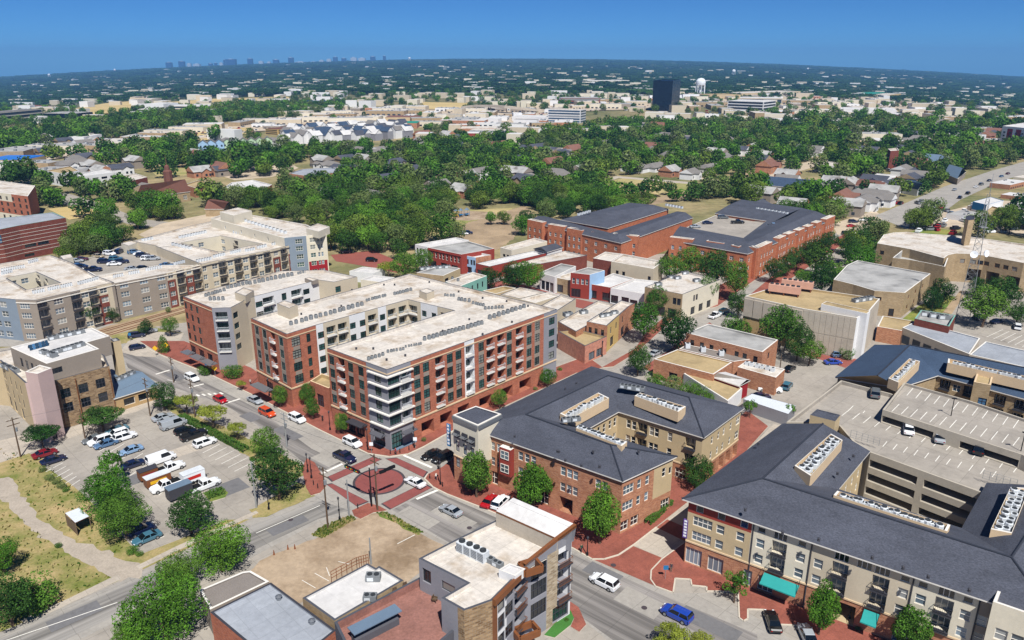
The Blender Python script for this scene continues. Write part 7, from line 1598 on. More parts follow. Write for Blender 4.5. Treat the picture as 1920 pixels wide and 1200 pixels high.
# poles, wires, lamps, signals, signs
WIRES = []
def pole(px, py, h, label, arm=True, m='wood_pole', name='utility_pole', rz=R(-40)):
    P = G(px, py); t = thing(name, label, 'utility pole' if arm else 'pole', P, rz)
    b = MB(); b.tube((0, 0, 0), (0, 0, h), .17, .11, 7, m); b.build('post', t, (0, 0, 0))
    if arm:
        for z in (h - .5, h - 1.6): b = MB(); b.box(-1.2, 1.2, -.06, .06, z - .07, z + .07, m); b.build('crossarm', t, (0, 0, 0))
        b = MB(); b.lathe([(.0, h - 3.2), (.26, h - 3.2), (.26, h - 2.4), (0, h - 2.3)], 8, 'unit_grey', (.32, 0, 0)); b.build('transformer', t, (0, 0, 0))
        for x in (-1.1, -.5, .5, 1.1): b = MB(); b.tube((x, 0, h - .43), (x, 0, h - .2), .05, .03, 5, 'trim_white'); b.build('insulator', t, (0, 0, 0))
    return P + Vector((0, 0, h - .3))
pA = pole(615, 990, 12, 'wooden utility pole on the grass strip at the vacant lot')
pB = pole(708, 957, 11.5, 'brown utility pole at the junction corner by the vacant lot')
pC = pole(366, 782, 9.5, 'utility pole between the yellow trees')
pD = pole(282, 780, 9.5, 'utility pole at the end of the car park by the shop')
pE = pole(326, 717, 7, 'short utility pole at the edge of the wide street')
pF = pole(39, 857, 9, 'utility pole at the left edge by the red brick yard', rz=R(50))
pole(160, 822, 7, 'thin pole among the cars under the stone wall', False)
pole(481, 952, 9.5, 'grey metal pole at the car park exit', False, 'pole_grey', 'pole')
pole(655, 968, 7.5, 'short grey pole beside the junction pavement', False, 'pole_grey', 'pole')
pole(538, 838, 8, 'grey pole with transformer beside the wide street', True, 'pole_grey')
pole(696, 1058, 5, 'thin post in the vacant lot', False, 'pole_grey', 'pole')
pole(1459, 720, 8, 'wooden pole behind the orange shop', False)
pole(940, 843 + 40, 6, 'dark drain post on the brick front', False, 'pole_black', 'pole')
def wire(a, b, sag, label):
    m = MB(); n = 10; pts = []
    for i in range(n + 1):
        t = i / n; p = a.lerp(b, t); p.z -= sag * 4 * t * (1 - t); pts.append(p)
    for p, q in zip(pts, pts[1:]): m.tube(p, q, .022, .022, 3, 'trim_dark', False)
    tag(m.build('wire'), label, 'wire', 'overhead wires')
for i, (a, b) in enumerate(((pA, pB), (pA, pD), (pC, pD), (pC, pE), (pB, pC), (pD, pF), (pA, G(480, 952) + Vector((0, 0, 9))))): wire(a, b, 1.2, 'overhead wire %s' % ('between the junction pole and the vacant lot pole', 'from the vacant lot pole to the shop pole', 'between the yellow-tree pole and the shop pole', 'from the yellow-tree pole to the short street pole', 'from the junction pole up the wide street', 'over the car park to the left edge pole', 'from the vacant lot pole to the car park exit')[i])
def signal(px, py, arms, h, label):
    P = G(px, py, .13); t = thing('traffic_signal', label, 'traffic signal', P)
    b = MB(); b.tube(P, P + Vector((0, 0, h + 2)), .16, .12, 8, 'pole_black'); b.build('mast', t)
    for ax, ay in arms:
        E_ = G(ax, ay, h + .6); d = (E_ - P).xy.normalized(); a = P + Vector((0, 0, h)); b = MB(); b.tube(a, E_, .11, .06, 6, 'pole_black'); b.build('mast_arm', t)
        ang = math.atan2(d.y, d.x)
        for u in (.55, .78, .97):
            q = a.lerp(E_, u); b = MB(); b.obox((q.x, q.y), ang, 1.25, .38, q.z - .3, q.z + .22, 'pole_black'); hd = b.build('signal_head', t)
            for k, cm in ((-.38, 'sign_red'), (0, 'sign_yellow'), (.38, 'roof_teal')):
                n = Vector((-d.y, d.x)); b = MB(); r = Vector((q.x + d.x * k + n.x * .2, q.y + d.y * k + n.y * .2, q.z)); b.tube(r, r + Vector((n.x * .06, n.y * .06, 0)), .12, .12, 8, cm); b.build('lens', hd)
    b = MB(); b.tube(P + Vector((0, 0, h + 2)), P + Vector((0, 0, h + 2.3)), .1, .16, 6, 'trim_white'); b.build('camera_head', t)
signal(697, 949, [(650, 874), (736, 875)], 6.0, 'black traffic signal mast with two long arms over the junction')
def lamp(px, py, h, label, z=.13, double=False):
    k = ('lamp', h, double)
    if k not in CACHE:
        b = MB(); b.lathe([(.22, 0), (.2, .5), (.09, .7), (.07, h - .7), (.06, h - .6)], 8, 'pole_black'); c = MB(); c.lathe([(.05, h - .6), (.16, h - .5), (.2, h - .1), (.1, h), (0, h + .12)], 8, 'trim_dark'); CACHE[k] = (b.mesh('post'), c.mesh('lantern'))
    t = thing('street_lamp', label, 'street lamp', G(px, py, z)); obj('post', CACHE[k][0], t); obj('lantern', CACHE[k][1], t)
    if h > 4.9: q = MB(); q.box(-.05, .05, -.5, -.1, h * .45, h * .7, 'trim_dark'); q.build('banner', t, (0, 0, 0))
for i, (x, y, h) in enumerate(((690, 843, 5), (777, 839, 5), (826, 908, 5), (822, 879, 4.6), (637, 974, 4.6), (584, 896, 4.6), (619, 806, 4.6), (505, 742, 4.6), (1592, 1160, 4.4), (1129, 668, 4.6), (504, 955, 3.2), (577, 885, 4.2), (1101, 1041, 3.6), (870, 610, 4))):
    lamp(x, y, h, 'black street lamp ' + ('at the grey corner pavement', 'at the cross street kerb by the glazed shop', 'on the right junction corner', 'behind the signs on the right junction corner', 'on the grass by the vacant lot', 'at the left junction corner', 'before the shop canopy of the wide street', 'before the left brick wing', 'by the large teal awning', 'at the pink-brick shop', 'on the car park exit verge', 'by the big dark tree', 'at the tall street tree', 'behind the brick block')[i], .02 if i in (4, 10, 13) else .13)
def bollard(i, px, py, where):
    k = 'bollard'
    if k not in CACHE: b = MB(); b.lathe([(.14, 0), (.14, .1), (.09, .15), (.09, .85), (.12, .9), (0, 1.05)], 8, 'pole_black'); CACHE[k] = b.mesh('bollard')
    tag(obj('bollard', CACHE[k], None, G(px, py, .13)), 'black iron bollard, %s %s' % (ORD[i], where), 'bollard', 'iron bollards at the junction')
for i, (x, y) in enumerate(((732, 851), (750, 849), (767, 844))): bollard(i, x, y, 'from the left at the grey corner')
for i, (x, y) in enumerate(((806, 897), (830, 912))): bollard(i, x, y, 'from the left on the right junction corner')
for i, (x, y) in enumerate(((671, 953), (588, 909), (596, 915))): bollard(i, x, y, 'from the right on the vacant lot and left corners')
def sign(px, py, h, m, label, diamond=False, s=.8, z=.05):
    P = G(px, py, z); t = thing('street_sign', label, 'sign', P)
    b = MB(); b.tube((0, 0, 0), (0, 0, h), .04, .04, 6, 'pole_grey'); b.build('post', t, (0, 0, 0))
    b = MB()
    if diamond: q = [(0, -.06, h - s * .7), (s * .7, -.06, h), (0, -.06, h + s * .7), (-s * .7, -.06, h)]
    else: q = [(-s / 2, -.06, h - s), (s / 2, -.06, h - s), (s / 2, -.06, h), (-s / 2, -.06, h)]
    b.face(q, m); b.face([(x, -.05, zz) for x, _, zz in q[::-1]], m); b.build('plate', t, (0, 0, 0))
for a in ((293, 668, 2.4, 'sign_yellow', 'left yellow diamond warning sign by the small plaza', True, 1.1), (313, 662, 2.4, 'sign_yellow', 'right yellow diamond warning sign by the small plaza', True, 1.1), (404, 706, 2.4, 'sign_yellow', 'yellow diamond sign below the balcony corner', True, 1.1), (697, 850, 2.6, 'sign_white', 'white pedestrian sign at the grey corner kerb'), (779, 842, 2.8, 'sign_white', 'white sign at the cross street kerb'), (245, 640, 2.6, 'sign_blue', 'blue sign in the station car park'), (1247, 1086, 2.6, 'sign_blue', 'blue and purple planter sign on the plaza corner'), (388, 694, 2.2, 'sign_blue', 'small blue sign at the shop front bushes'), (66, 594, 2.4, 'sign_yellow', 'yellow-green sign by the left rail crossing'), (706, 463, 3, 'sign_yellow', 'yellow-green school sign on the far brick street', True, 1.2)): sign(*a)
for i, (x, y) in enumerate(((540, 1030), (553, 1029), (514, 1040))):
    b = MB(); b.lathe([(.18, 0), (.16, .1), (.05, .9), (.0, .92)], 8, 'rust', G(x, y, .03)); tag(b.build('traffic_post'), 'rusty short post, %s from the right at the vacant lot entrance' % ORD[i], 'post', 'posts at the vacant lot')
# small shed and plaza things
sh = thing('shed', 'small open shed with pale tin roof beside the track', 'shed', G(148, 985))
q = W2([(122, 962), (148, 952), (167, 968), (141, 980)], 2.6); m = MB(); m.face(q if ccw(q) else q[::-1], 'metal_bright'); m.face([p - Vector((0, 0, .12)) for p in (q[::-1] if ccw(q) else q)], 'rust'); m.build('roof', sh)
for p in q: m = MB(); m.tube((p.x, p.y, 0), (p.x, p.y, 2.5), .08, .08, 5, 'wood_shed'); m.build('post', sh)
m = MB(); m.face([(q[0].x, q[0].y, 0), (q[3].x, q[3].y, 0), (q[3].x, q[3].y, 2.3), (q[0].x, q[0].y, 2.3)], 'wood_shed'); m.build('wall', sh)
# people
def person_mat(name, shirt, legs):
    m, n, l, b = new_mat(name)
    tc = n.new('ShaderNodeTexCoord'); sx = n.new('ShaderNodeSeparateXYZ'); l.new(tc.outputs['Object'], sx.inputs[0])
    mr = n.new('ShaderNodeMath'); mr.operation = 'DIVIDE'; mr.inputs[1].default_value = 1.8; l.new(sx.outputs[2], mr.inputs[0])
    r = n.new('ShaderNodeValToRGB'); r.color_ramp.interpolation = 'CONSTANT'; e = r.color_ramp.elements
    e[0].position = 0; e[0].color = srgb('1a1614') + (1,); e[1].position = .05; e[1].color = srgb(legs) + (1,)
    for p, c in ((.52, shirt), (.82, 'a87458'), (.945, '2a1c14')): k = e.new(p); k.color = srgb(c) + (1,)
    l.new(mr.outputs[0], r.inputs[0]); l.new(r.outputs[0], b.inputs['Base Color']); b.inputs['Roughness'].default_value = .8
def person(i, x, y, z, rz, shirt, legs, label):
    person_mat('clothes_%d' % i, shirt, legs)
    J = [((0, 0, .95), .16), ((0, 0, 1.2), .16), ((0, 0, 1.42), .15), ((0, .01, 1.52), .06), ((0, .02, 1.62), .095), ((0, .01, 1.74), .085)]
    E_ = [(0, 1), (1, 2), (2, 3), (3, 4), (4, 5)]
    for s in (-1, 1):
        k = len(J); st = .16 * s
        J += [((s * .1, st * .3, .82), .095), ((s * .1, st * .7, .48), .065), ((s * .1, st * .4 - .04, .08), .05), ((s * .1, st * .4 + .12, .04), .045)]; E_ += [(0, k), (k, k + 1), (k + 1, k + 2), (k + 2, k + 3)]
        k = len(J); J += [((s * .2, 0, 1.4), .06), ((s * .25, -st * .3, 1.14), .045), ((s * .25, -st * .3 + .12, .92), .038), ((s * .24, -st * .3 + .17, .83), .035)]; E_ += [(2, k), (k, k + 1), (k + 1, k + 2), (k + 2, k + 3)]
    me = bpy.data.meshes.new('person'); me.from_pydata([j[0] for j in J], E_, []); me.materials.append(MATS['clothes_%d' % i])
    o = obj('person', me, None, G(x, y, z), rz)
    sk = o.modifiers.new('skin', 'SKIN')
    for v, j in zip(me.skin_vertices[0].data, J): v.radius = (j[1], j[1] * .85)
    me.skin_vertices[0].data[0].use_root = True
    o.modifiers.new('smooth', 'SUBSURF').levels = 1; o.modifiers['smooth'].render_levels = 1
    tag(o, label, 'person')
for i, a in enumerate(((605, 790, .13, .4, '23262e', '15161a', 'person in dark clothes walking before the gatehouse'), (677, 806, .13, 2.0, 'e0e0e0', '2a2c34', 'person in a white top by the shop canopy'), (416, 1192, .02, 1.0, '2f6aa8', '3a5a86', 'person in blue on the brick strip by the blue-grey roof'), (742, 853, .13, 2.5, '8a2a2a', '22242a', 'person in red waiting at the grey corner kerb'), (818, 900, .13, 1.2, 'd8d8d0', '3a4050', 'person in white on the right junction corner'), (1090, 1036, .13, .6, '2a4a3a', '20242c', 'person in green on the brick pavement by the tall street tree'), (1258, 1072, .13, 3.0, '30323a', '6a6458', 'person in dark jacket on the plaza corner'), (1500, 1130, .13, .8, 'c8b090', '2a3040', 'person in beige beside the large teal awning'), (980, 962, .13, -.6, '3a5a9a', '2a2c30', 'person in blue under the middle street tree'), (470, 722, .13, .3, 'b0a8a0', '2a2c34', 'person in grey before the left brick wing'))): person(i, *a)
# lattice mast
def mast():
    P = G(1808, 604); H = 40; t = thing('lattice_mast', 'tall blue-grey lattice radio mast with dishes on the right', 'mast', P)
    legs = [(math.cos(a), math.sin(a)) for a in (.5, .5 + 2.09, .5 + 4.19)]
    w = lambda z: 2.6 - 2.1 * min(1, z / H)
    for lx, ly in legs: b = MB(); b.tube((lx * w(0), ly * w(0), 0), (lx * w(H), ly * w(H), H), .1, .07, 6, 'pole_grey'); b.build('leg', t, (0, 0, 0))
    br = MB(); n = 18
    for k in range(n):
        z0, z1 = H * k / n, H * (k + 1) / n
        for i in range(3):
            a, c = legs[i], legs[(i + 1) % 3]
            br.tube((a[0] * w(z0), a[1] * w(z0), z0), (c[0] * w(z1), c[1] * w(z1), z1), .035, .035, 4, 'pole_grey', False); br.tube((c[0] * w(z0), c[1] * w(z0), z0), (a[0] * w(z1), a[1] * w(z1), z1), .035, .035, 4, 'pole_grey', False); br.tube((a[0] * w(z1), a[1] * w(z1), z1), (c[0] * w(z1), c[1] * w(z1), z1), .035, .035, 4, 'pole_grey', False)
    o = br.build('bracing', t, (0, 0, 0)); o['kind'] = 'stuff'
    for x, z in ((-1.8, 22), (1.5, 22.3)): b = MB(); b.lathe([(0, 0), (.9, .25), (1.1, .6), (0, .35)], 12, 'sign_white'); o = b.build('dish', t, (0, 0, 0)); o.location = (x, -1.0, z); o.rotation_euler = (R(80), 0, R(-20 if x < 0 else 25))
    b = MB(); b.box(-1.0, 1.0, -1.0, 1.0, 30, 30.2, 'pole_grey'); b.build('platform', t, (0, 0, 0))
    for k in range(5): b = MB(); a = k * 1.25; b.tube((.9 * math.cos(a), .9 * math.sin(a), 30.2), (.9 * math.cos(a), .9 * math.sin(a), 32), .06, .06, 5, 'pole_grey'); b.build('antenna', t, (0, 0, 0))
    b = MB(); b.tube((0, 0, H), (0, 0, H + 6), .08, .03, 5, 'metal_blue'); b.build('spike', t, (0, 0, 0))
mast()
# playground
pg = thing('play_structure', 'blue playground climbing frame with peaked roofs in the park', 'playground', G(864, 406), .5); pg.scale = (.7, .7, .8)
for k, (dx, m_) in enumerate(((-4, 'sign_yellow'), (0, 'sign_blue'), (5, 'sign_blue'))):
    b = MB(); b.box(dx - 1.5, dx + 1.5, -1.5, 1.5, 1.2, 1.5, m_); b.build('platform', pg, (0, 0, 0))
    b = MB(); b.lathe([(2.2, 4.0), (0, 5.6)], 4, 'metal_blue', (dx, 0, 0)); b.build('roof', pg, (0, 0, 0))
    for sx in (-1.4, 1.4):
        for sy in (-1.4, 1.4): b = MB(); b.tube((dx + sx, sy, 0), (dx + sx, sy, 4.1), .12, .12, 5, m_); b.build('post', pg, (0, 0, 0))
# landmarks beyond the town
def fbox(name, label, x0, x1, yb, yt, m, roofm='roof_white', depth=None, cat='building', rows=0, wm='glass_far', skew=0.0, group=None, wfrac=.55):
    """a far block standing at photo base line yb, its front between photo x0 and x1, top at yt"""
    A, B = GT(x0, yb), GT(x1, yb + skew); z0 = min(A.z, B.z) - .5
    mid = (A + B) / 2
    k = GT((x0 + x1) / 2, yb + skew / 2)
    # height from the photo: point above the base line that shows at yt
    lo, hi = 1, 400
    for _ in range(40):
        h = (lo + hi) / 2
        if proj((mid.x, mid.y, mid.z + h))[1] > yt: lo = h
        else: hi = h
    d = (B - A); L = d.length; d.z = 0; d.normalize(); n = Vector((-d.y, d.x, 0))
    if n.y < 0: n = -n
    dep = depth or min(L * .7, 40)
    poly = [A, B, B + n * dep, A + n * dep]
    exclude([p + (p - (mid + n * dep / 2)).normalized() * 4 for p in poly])
    t = thing(name, label, cat, (mid.x, mid.y, z0), 0, group)
    b = MB(); b.prism([p.xy for p in (poly if ccw(poly) else poly[::-1])], z0, mid.z + h, m, roofm); b.build('wall', t)
    b = MB(); c = mid + n * dep / 2; b.obox(c.xy, math.atan2(d.y, d.x), L * .9, dep * .9, mid.z + h + .02, mid.z + h + .4, roofm); b.build('roof', t)
    for r in range(rows):
        z = mid.z + h * (r + .3) / rows
        w = MB(); f = (A + B) / 2 - n * .15
        w.obox(f.xy, math.atan2(d.y, d.x), L * .96, .2, z, z + h / rows * wfrac, wm); w.build('window_band', t)
        for P_, sg in ((B, 1), (A, -1)):
            f = P_ + n * dep / 2 + d * .15 * sg; w = MB(); w.obox(f.xy, math.atan2(n.y, n.x), dep * .94, .2, z, z + h / rows * wfrac, wm); w.build('window_band', t)
    return t, mid, h
def tower():
    b = building('office_tower', 'black glass office tower standing above the trees', None, 46, 'black_tower', 'black_tower', 'black_tower', par=1.0, world=[GT(1222, 208), GT(1258, 209), GT(1273, 205), GT(1240, 203)], cat='office tower')
tower()
fbox('office_building', 'white and black banded office block right of the water tower', 1363, 1430, 210, 190, 'stucco_white', 'roof_bright', 50, rows=4, wm='black_tower', skew=3, cat='office building')
fbox('office_building', 'long pale office roof behind the banded office block', 1386, 1466, 196, 184, 'stucco_beige', 'roof_bright', 40, rows=1, skew=2)
fbox('apartment_block', 'grey slab apartment block with blue panels in the middle distance', 1027, 1088, 229, 206, 'stucco_white', 'roof_white', 22, rows=5, wm='glass_blue', skew=2, cat='apartment block')
fbox('office_building', 'pale grey flat office slab left of the banded field', 310, 388, 214, 199, 'stucco_cream', 'roof_bright', 40, rows=3, cat='office building')
fbox('office_building', 'blank white block left of the pale office slab', 274, 309, 215, 195, 'stucco_white', 'roof_bright', 40, cat='office building')
fbox('office_building', 'low dark glass building far left of centre', 555, 612, 203, 191, 'black_tower', 'black_tower', 40, cat='office building')
fbox('office_building', 'low navy office at the left edge among trees', 82, 140, 226, 213, 'black_tower', 'roof_grey', 40, cat='office building')
fbox('hotel', 'cream apartment row with grey roof at the far left', 0, 82, 232, 208, 'stucco_cream', 'shingle_grey', 24, rows=3, skew=-8, cat='hotel')
fbox('warehouse', 'red-brown roofed building behind the cream row', 25, 98, 209, 200, 'stucco_beige', 'shingle_red', 30, cat='building')
fbox('hotel', 'long yellow hotel with brown roof in the middle distance', 521, 612, 253, 238, 'siding_yellow', 'shingle_brown', 18, rows=3, skew=-10, cat='hotel', wfrac=.4)
fbox('warehouse', 'brick building with teal roof front in the middle distance', 732, 782, 241, 231, 'brick_orange', 'roof_teal', 30, cat='store')
fbox('warehouse', 'orange-tiled roof building behind the teal roof', 722, 786, 231, 220, 'stucco_tan', 'shingle_red', 30, cat='store')
fbox('store', 'bright blue roofed store at the left edge', -30, 46, 312, 300, 'stucco_tan', 'roof_bright_blue', 30, cat='store')
fbox('store', 'long pale store below the blue roof at the left edge', 18, 90, 318, 307, 'stucco_cream', 'roof_bluegrey', 22, skew=-3, cat='store')
fbox('warehouse', 'green clad warehouse far on the right', 1624, 1658, 184, 175, 'roof_teal', 'roof_teal', 40, cat='warehouse')
fbox('warehouse', 'blue and yellow store beside the green warehouse', 1660, 1688, 186, 177, 'siding_yellow', 'roof_white', 40, cat='store')
fbox('store', 'wide tan shopping store behind the water tower', 1330, 1388, 186, 178, 'stucco_tan', 'roof_tan', 60, cat='store')
fbox('store', 'wide cream shopping centre far right of the tower', 1390, 1500, 181, 173, 'stucco_tan', 'roof_white', 60, cat='store')
fbox('store', 'long white supermarket roof on the right', 1575, 1680, 214, 206, 'stucco_white', 'roof_bright', 60, skew=3, cat='store')
fbox('store', 'orange-ended brick shop row on the right', 1516, 1576, 233, 224, 'brick_orange', 'roof_white', 30, skew=3, cat='store')
fbox('store', 'low grey roofed shop beyond the brick row on the right', 1564, 1620, 228, 221, 'stucco_beige', 'roof_white', 40, skew=1, cat='store')
fbox('warehouse', 'bright white arched shed beyond the right-hand trees', 1666, 1690, 243, 234, 'stucco_white', 'roof_bright', 26, cat='warehouse')
fbox('store', 'long brick strip mall with white roof, middle distance', 858, 930, 246, 241, 'brick_orange', 'roof_white', 30, cat='store')
fbox('store', 'blue-fronted strip mall below the highway', 880, 945, 252, 245, 'stucco_blue', 'roof_white', 20, skew=1, cat='store')
fbox('store', 'red-fronted strip mall right of centre', 860, 925, 256, 250, 'stucco_red', 'roof_bright', 18, cat='store')
fbox('store', 'long pale store beside the grey slab block', 960, 1022, 228, 219, 'stucco_white', 'roof_bright', 30, skew=2, cat='store')
fbox('store', 'dark two-storey store right of the highway bridge', 1052, 1125, 196, 184, 'brick_brown', 'roof_grey', 40, rows=2, cat='store')
fbox('apartment_block', 'pale gabled apartment row far beyond the bridge', 1085, 1180, 184, 175, 'stucco_cream', 'shingle_grey', 20, cat='apartment block')
fbox('store', 'cream store row far right of centre', 1040, 1080, 156, 150, 'stucco_cream', 'roof_bright', 60, cat='store')
fbox('store', 'second cream store row far right of centre', 1098, 1180, 157, 151, 'stucco_cream', 'roof_bright', 60, cat='store')
fbox('house', 'navy-roofed pavilion left of the frontage road', 108, 146, 262, 252, 'stucco_taupe', 'shingle_navy', 20, cat='hall')
fbox('house', 'grey-roofed pavilion beside the navy one', 150, 196, 259, 249, 'stucco_beige', 'shingle_navy', 24, cat='hall')
fbox('store', 'brick two-storey shop with white roof by the frontage road', 204, 268, 276, 264, 'brick_orange', 'roof_white', 24, skew=-2, cat='store')
# highway bridge
def bridge():
    t = thing('highway_bridge', 'pale curved highway overpass on piers in the distance', 'bridge', GT(940, 205))
    pts = [GT(x, y, h) for x, y, h in ((868, 200, 7), (890, 198, 9), (920, 198, 10), (950, 200, 10), (980, 203, 8), (1005, 206, 5))]
    P = strip_poly(pts, 14); b = MB(); n = len(pts)
    for i in range(n - 1):
        a, c, d, e = P[i], P[i + 1], P[2 * n - 2 - i], P[2 * n - 1 - i]
        b.face([a, c, d, e][::-1], 'panel_concrete')
        for u, v in ((a, c), (e, d)): b.face([u - Vector((0, 0, 2)), v - Vector((0, 0, 2)), v + Vector((0, 0, 1)), u + Vector((0, 0, 1))], 'panel_concrete')
    b.build('deck', t)
    for p in pts: b = MB(); b.box(p.x - .8, p.x + .8, p.y - 2, p.y + 2, TZ(p.x, p.y) - .5, p.z - .3, 'panel_concrete'); b.build('pier', t)
bridge()
# water towers
def water_tower(px, yb, yt, label, legs=True):
    P = GT(px, yb); lo, hi = 5, 300
    for _ in range(40):
        h = (lo + hi) / 2
        if proj((P.x, P.y, P.z + h))[1] > yt: lo = h
        else: hi = h
    t = thing('water_tower', label, 'water tower', P); r = h * .27
    b = MB(); b.lathe([(0, h * .55), (r * .6, h * .56), (r * .95, h * .64), (r, h * .75), (r * .95, h * .85), (r * .6, h * .96), (0, h)], 20, 'water_tower_white'); b.build('tank', t, (0, 0, 0))
    for k in range(8): a = 6.283 * k / 8; b = MB(); b.tube((r * .95 * math.cos(a), r * .95 * math.sin(a), 0), (r * .92 * math.cos(a), r * .92 * math.sin(a), h * .66), h * .018, h * .018, 6, 'water_tower_white'); b.build('leg', t, (0, 0, 0))
    b = MB(); b.tube((0, 0, 0), (0, 0, h * .57), h * .07, h * .05, 10, 'water_tower_white'); b.build('riser', t, (0, 0, 0))
water_tower(1312, 181, 146, 'big white water tower beside the black office tower')
water_tower(1375, 143, 130, 'small far white water tower right of the big one')
water_tower(1514, 134, 127, 'tiny white water tower on the right horizon')
water_tower(93, 147, 138, 'tiny white water tower on the left horizon')
water_tower(216, 137, 129, 'tiny white water tower on the horizon left of the skyline')
water_tower(768, 116, 107, 'tiny white water tower on the horizon right of the skyline')
# skyline on the horizon
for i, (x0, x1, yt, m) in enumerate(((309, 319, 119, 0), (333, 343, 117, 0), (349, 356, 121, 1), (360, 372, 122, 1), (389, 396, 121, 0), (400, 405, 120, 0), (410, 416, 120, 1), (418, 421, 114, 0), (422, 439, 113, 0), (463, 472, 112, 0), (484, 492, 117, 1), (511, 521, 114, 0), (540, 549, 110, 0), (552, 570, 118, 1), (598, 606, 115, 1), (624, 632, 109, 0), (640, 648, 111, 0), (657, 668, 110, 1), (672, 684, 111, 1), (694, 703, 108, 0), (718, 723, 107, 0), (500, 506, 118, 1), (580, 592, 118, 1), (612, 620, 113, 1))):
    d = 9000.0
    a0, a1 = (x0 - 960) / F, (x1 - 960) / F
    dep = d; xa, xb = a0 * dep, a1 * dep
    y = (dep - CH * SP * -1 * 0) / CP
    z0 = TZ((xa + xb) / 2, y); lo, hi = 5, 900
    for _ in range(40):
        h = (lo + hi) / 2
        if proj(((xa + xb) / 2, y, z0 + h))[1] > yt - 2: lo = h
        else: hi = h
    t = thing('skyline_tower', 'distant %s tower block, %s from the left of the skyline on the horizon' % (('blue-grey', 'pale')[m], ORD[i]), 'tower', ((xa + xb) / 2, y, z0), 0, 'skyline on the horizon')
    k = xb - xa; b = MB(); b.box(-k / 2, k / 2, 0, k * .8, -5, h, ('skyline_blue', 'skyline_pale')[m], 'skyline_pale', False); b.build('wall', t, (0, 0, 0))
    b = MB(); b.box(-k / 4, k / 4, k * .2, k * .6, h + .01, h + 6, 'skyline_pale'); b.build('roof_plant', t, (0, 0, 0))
# houses and sheds of the suburbs
rg = random.Random(11)
HM = {}
def house_mesh(i):
    if i not in HM:
        r = random.Random(i); b = MB(); L, w, h, rh = r.uniform(11, 17), r.uniform(8, 11), r.uniform(3.0, 5.5), r.uniform(2.2, 3.6)
        wm = r.choice(('stucco_white', 'stucco_cream', 'stucco_beige', 'brick_tan', 'stucco_taupe', 'brick_orange', 'stucco_white')); rm = r.choice(('shingle_grey',) * 6 + ('shingle_brown', 'shingle_dark', 'shingle_red', 'roof_grey'))
        b.prism([(-L / 2, -w / 2), (L / 2, -w / 2), (L / 2, w / 2), (-L / 2, w / 2)], 0, h, wm)
        o = .5; hip = r.choice((0, 0, 2.5))
        A, B, C, D = (-L / 2 - o, -w / 2 - o, h - .1), (L / 2 + o, -w / 2 - o, h - .1), (L / 2 + o, w / 2 + o, h - .1), (-L / 2 - o, w / 2 + o, h - .1); R1, R2 = (-L / 2 - o + hip, 0, h + rh), (L / 2 + o - hip, 0, h + rh)
        b.face([A, B, R2, R1], rm); b.face([C, D, R1, R2], rm); b.face([B, C, R2], rm if hip else wm); b.face([D, A, R1], rm if hip else wm)
        # a cross wing
        wx = r.uniform(-L / 4, L / 4); b.box(wx - 2.6, wx + 2.6, -w / 2 - 2.5, -w / 2 + .05, 0, h - .12, wm)
        b.face([(wx - 3, -w / 2 - 3, h - .2), (wx, -w / 2 - 3, h + rh * .6), (wx, 0, h + rh * .6), (wx - 3, 0, h - .2)][::-1], rm); b.face([(wx + 3, -w / 2 - 3, h - .2), (wx, -w / 2 - 3, h + rh * .6), (wx, 0, h + rh * .6), (wx + 3, 0, h - .2)], rm); b.face([(wx - 2.6, -w / 2 - 2.51, h - .15), (wx + 2.6, -w / 2 - 2.51, h - .15), (wx, -w / 2 - 2.51, h + rh * .55)], wm)
        for x in (-L / 3, L / 3 - 1, wx):
            y = -w / 2 - .03 if abs(x - wx) > 3.5 else -w / 2 - 2.54
            b.box(x - .7, x + .7, y - .04, y + .02, 1, 2.4, 'glass_far')
        HM[i] = b.mesh('house')
    return HM[i]
def shed_mesh(i):
    k = ('s', i)
    if k not in HM:
        r = random.Random(i + 50); b = MB(); L, w, h = r.uniform(25, 55), r.uniform(16, 30), r.uniform(4.5, 8)
        wm = r.choice(('stucco_white', 'stucco_cream', 'stucco_beige', 'brick_tan', 'brick_orange', 'stucco_taupe', 'stucco_white')); rm = r.choice(('roof_white', 'roof_bright', 'roof_bright', 'roof_grey', 'roof_tan'))
        b.prism([(-L / 2, -w / 2), (L / 2, -w / 2), (L / 2, w / 2), (-L / 2, w / 2)], 0, h, wm, rm)
        for q in range(int(L / 7)): x = -L / 2 + 4 + q * 7; b.box(x - 2, x + 2, -w / 2 - .06, -w / 2 + .02, .6, 2.8, 'glass_far')
        for q in range(4): x, y = r.uniform(-L / 2.5, L / 2.5), r.uniform(-w / 3, w / 3); b.box(x - 1, x + 1, y - .8, y + .8, h, h + 1.2, 'unit_grey', bottom=False)
        HM[k] = b.mesh('shop')
    return HM[k]
def place(name, me, P, rz, label, cat, group, s=1.0, r=11):
    o = obj(name, me, None, P, rz); o.scale = (s, s, s); tag(o, label, cat, group)
    exclude([(P.x + r * s * math.cos(a), P.y + r * s * math.sin(a)) for a in (0, .8, 1.57, 2.4, 3.14, 3.9, 4.7, 5.5)])
    return o
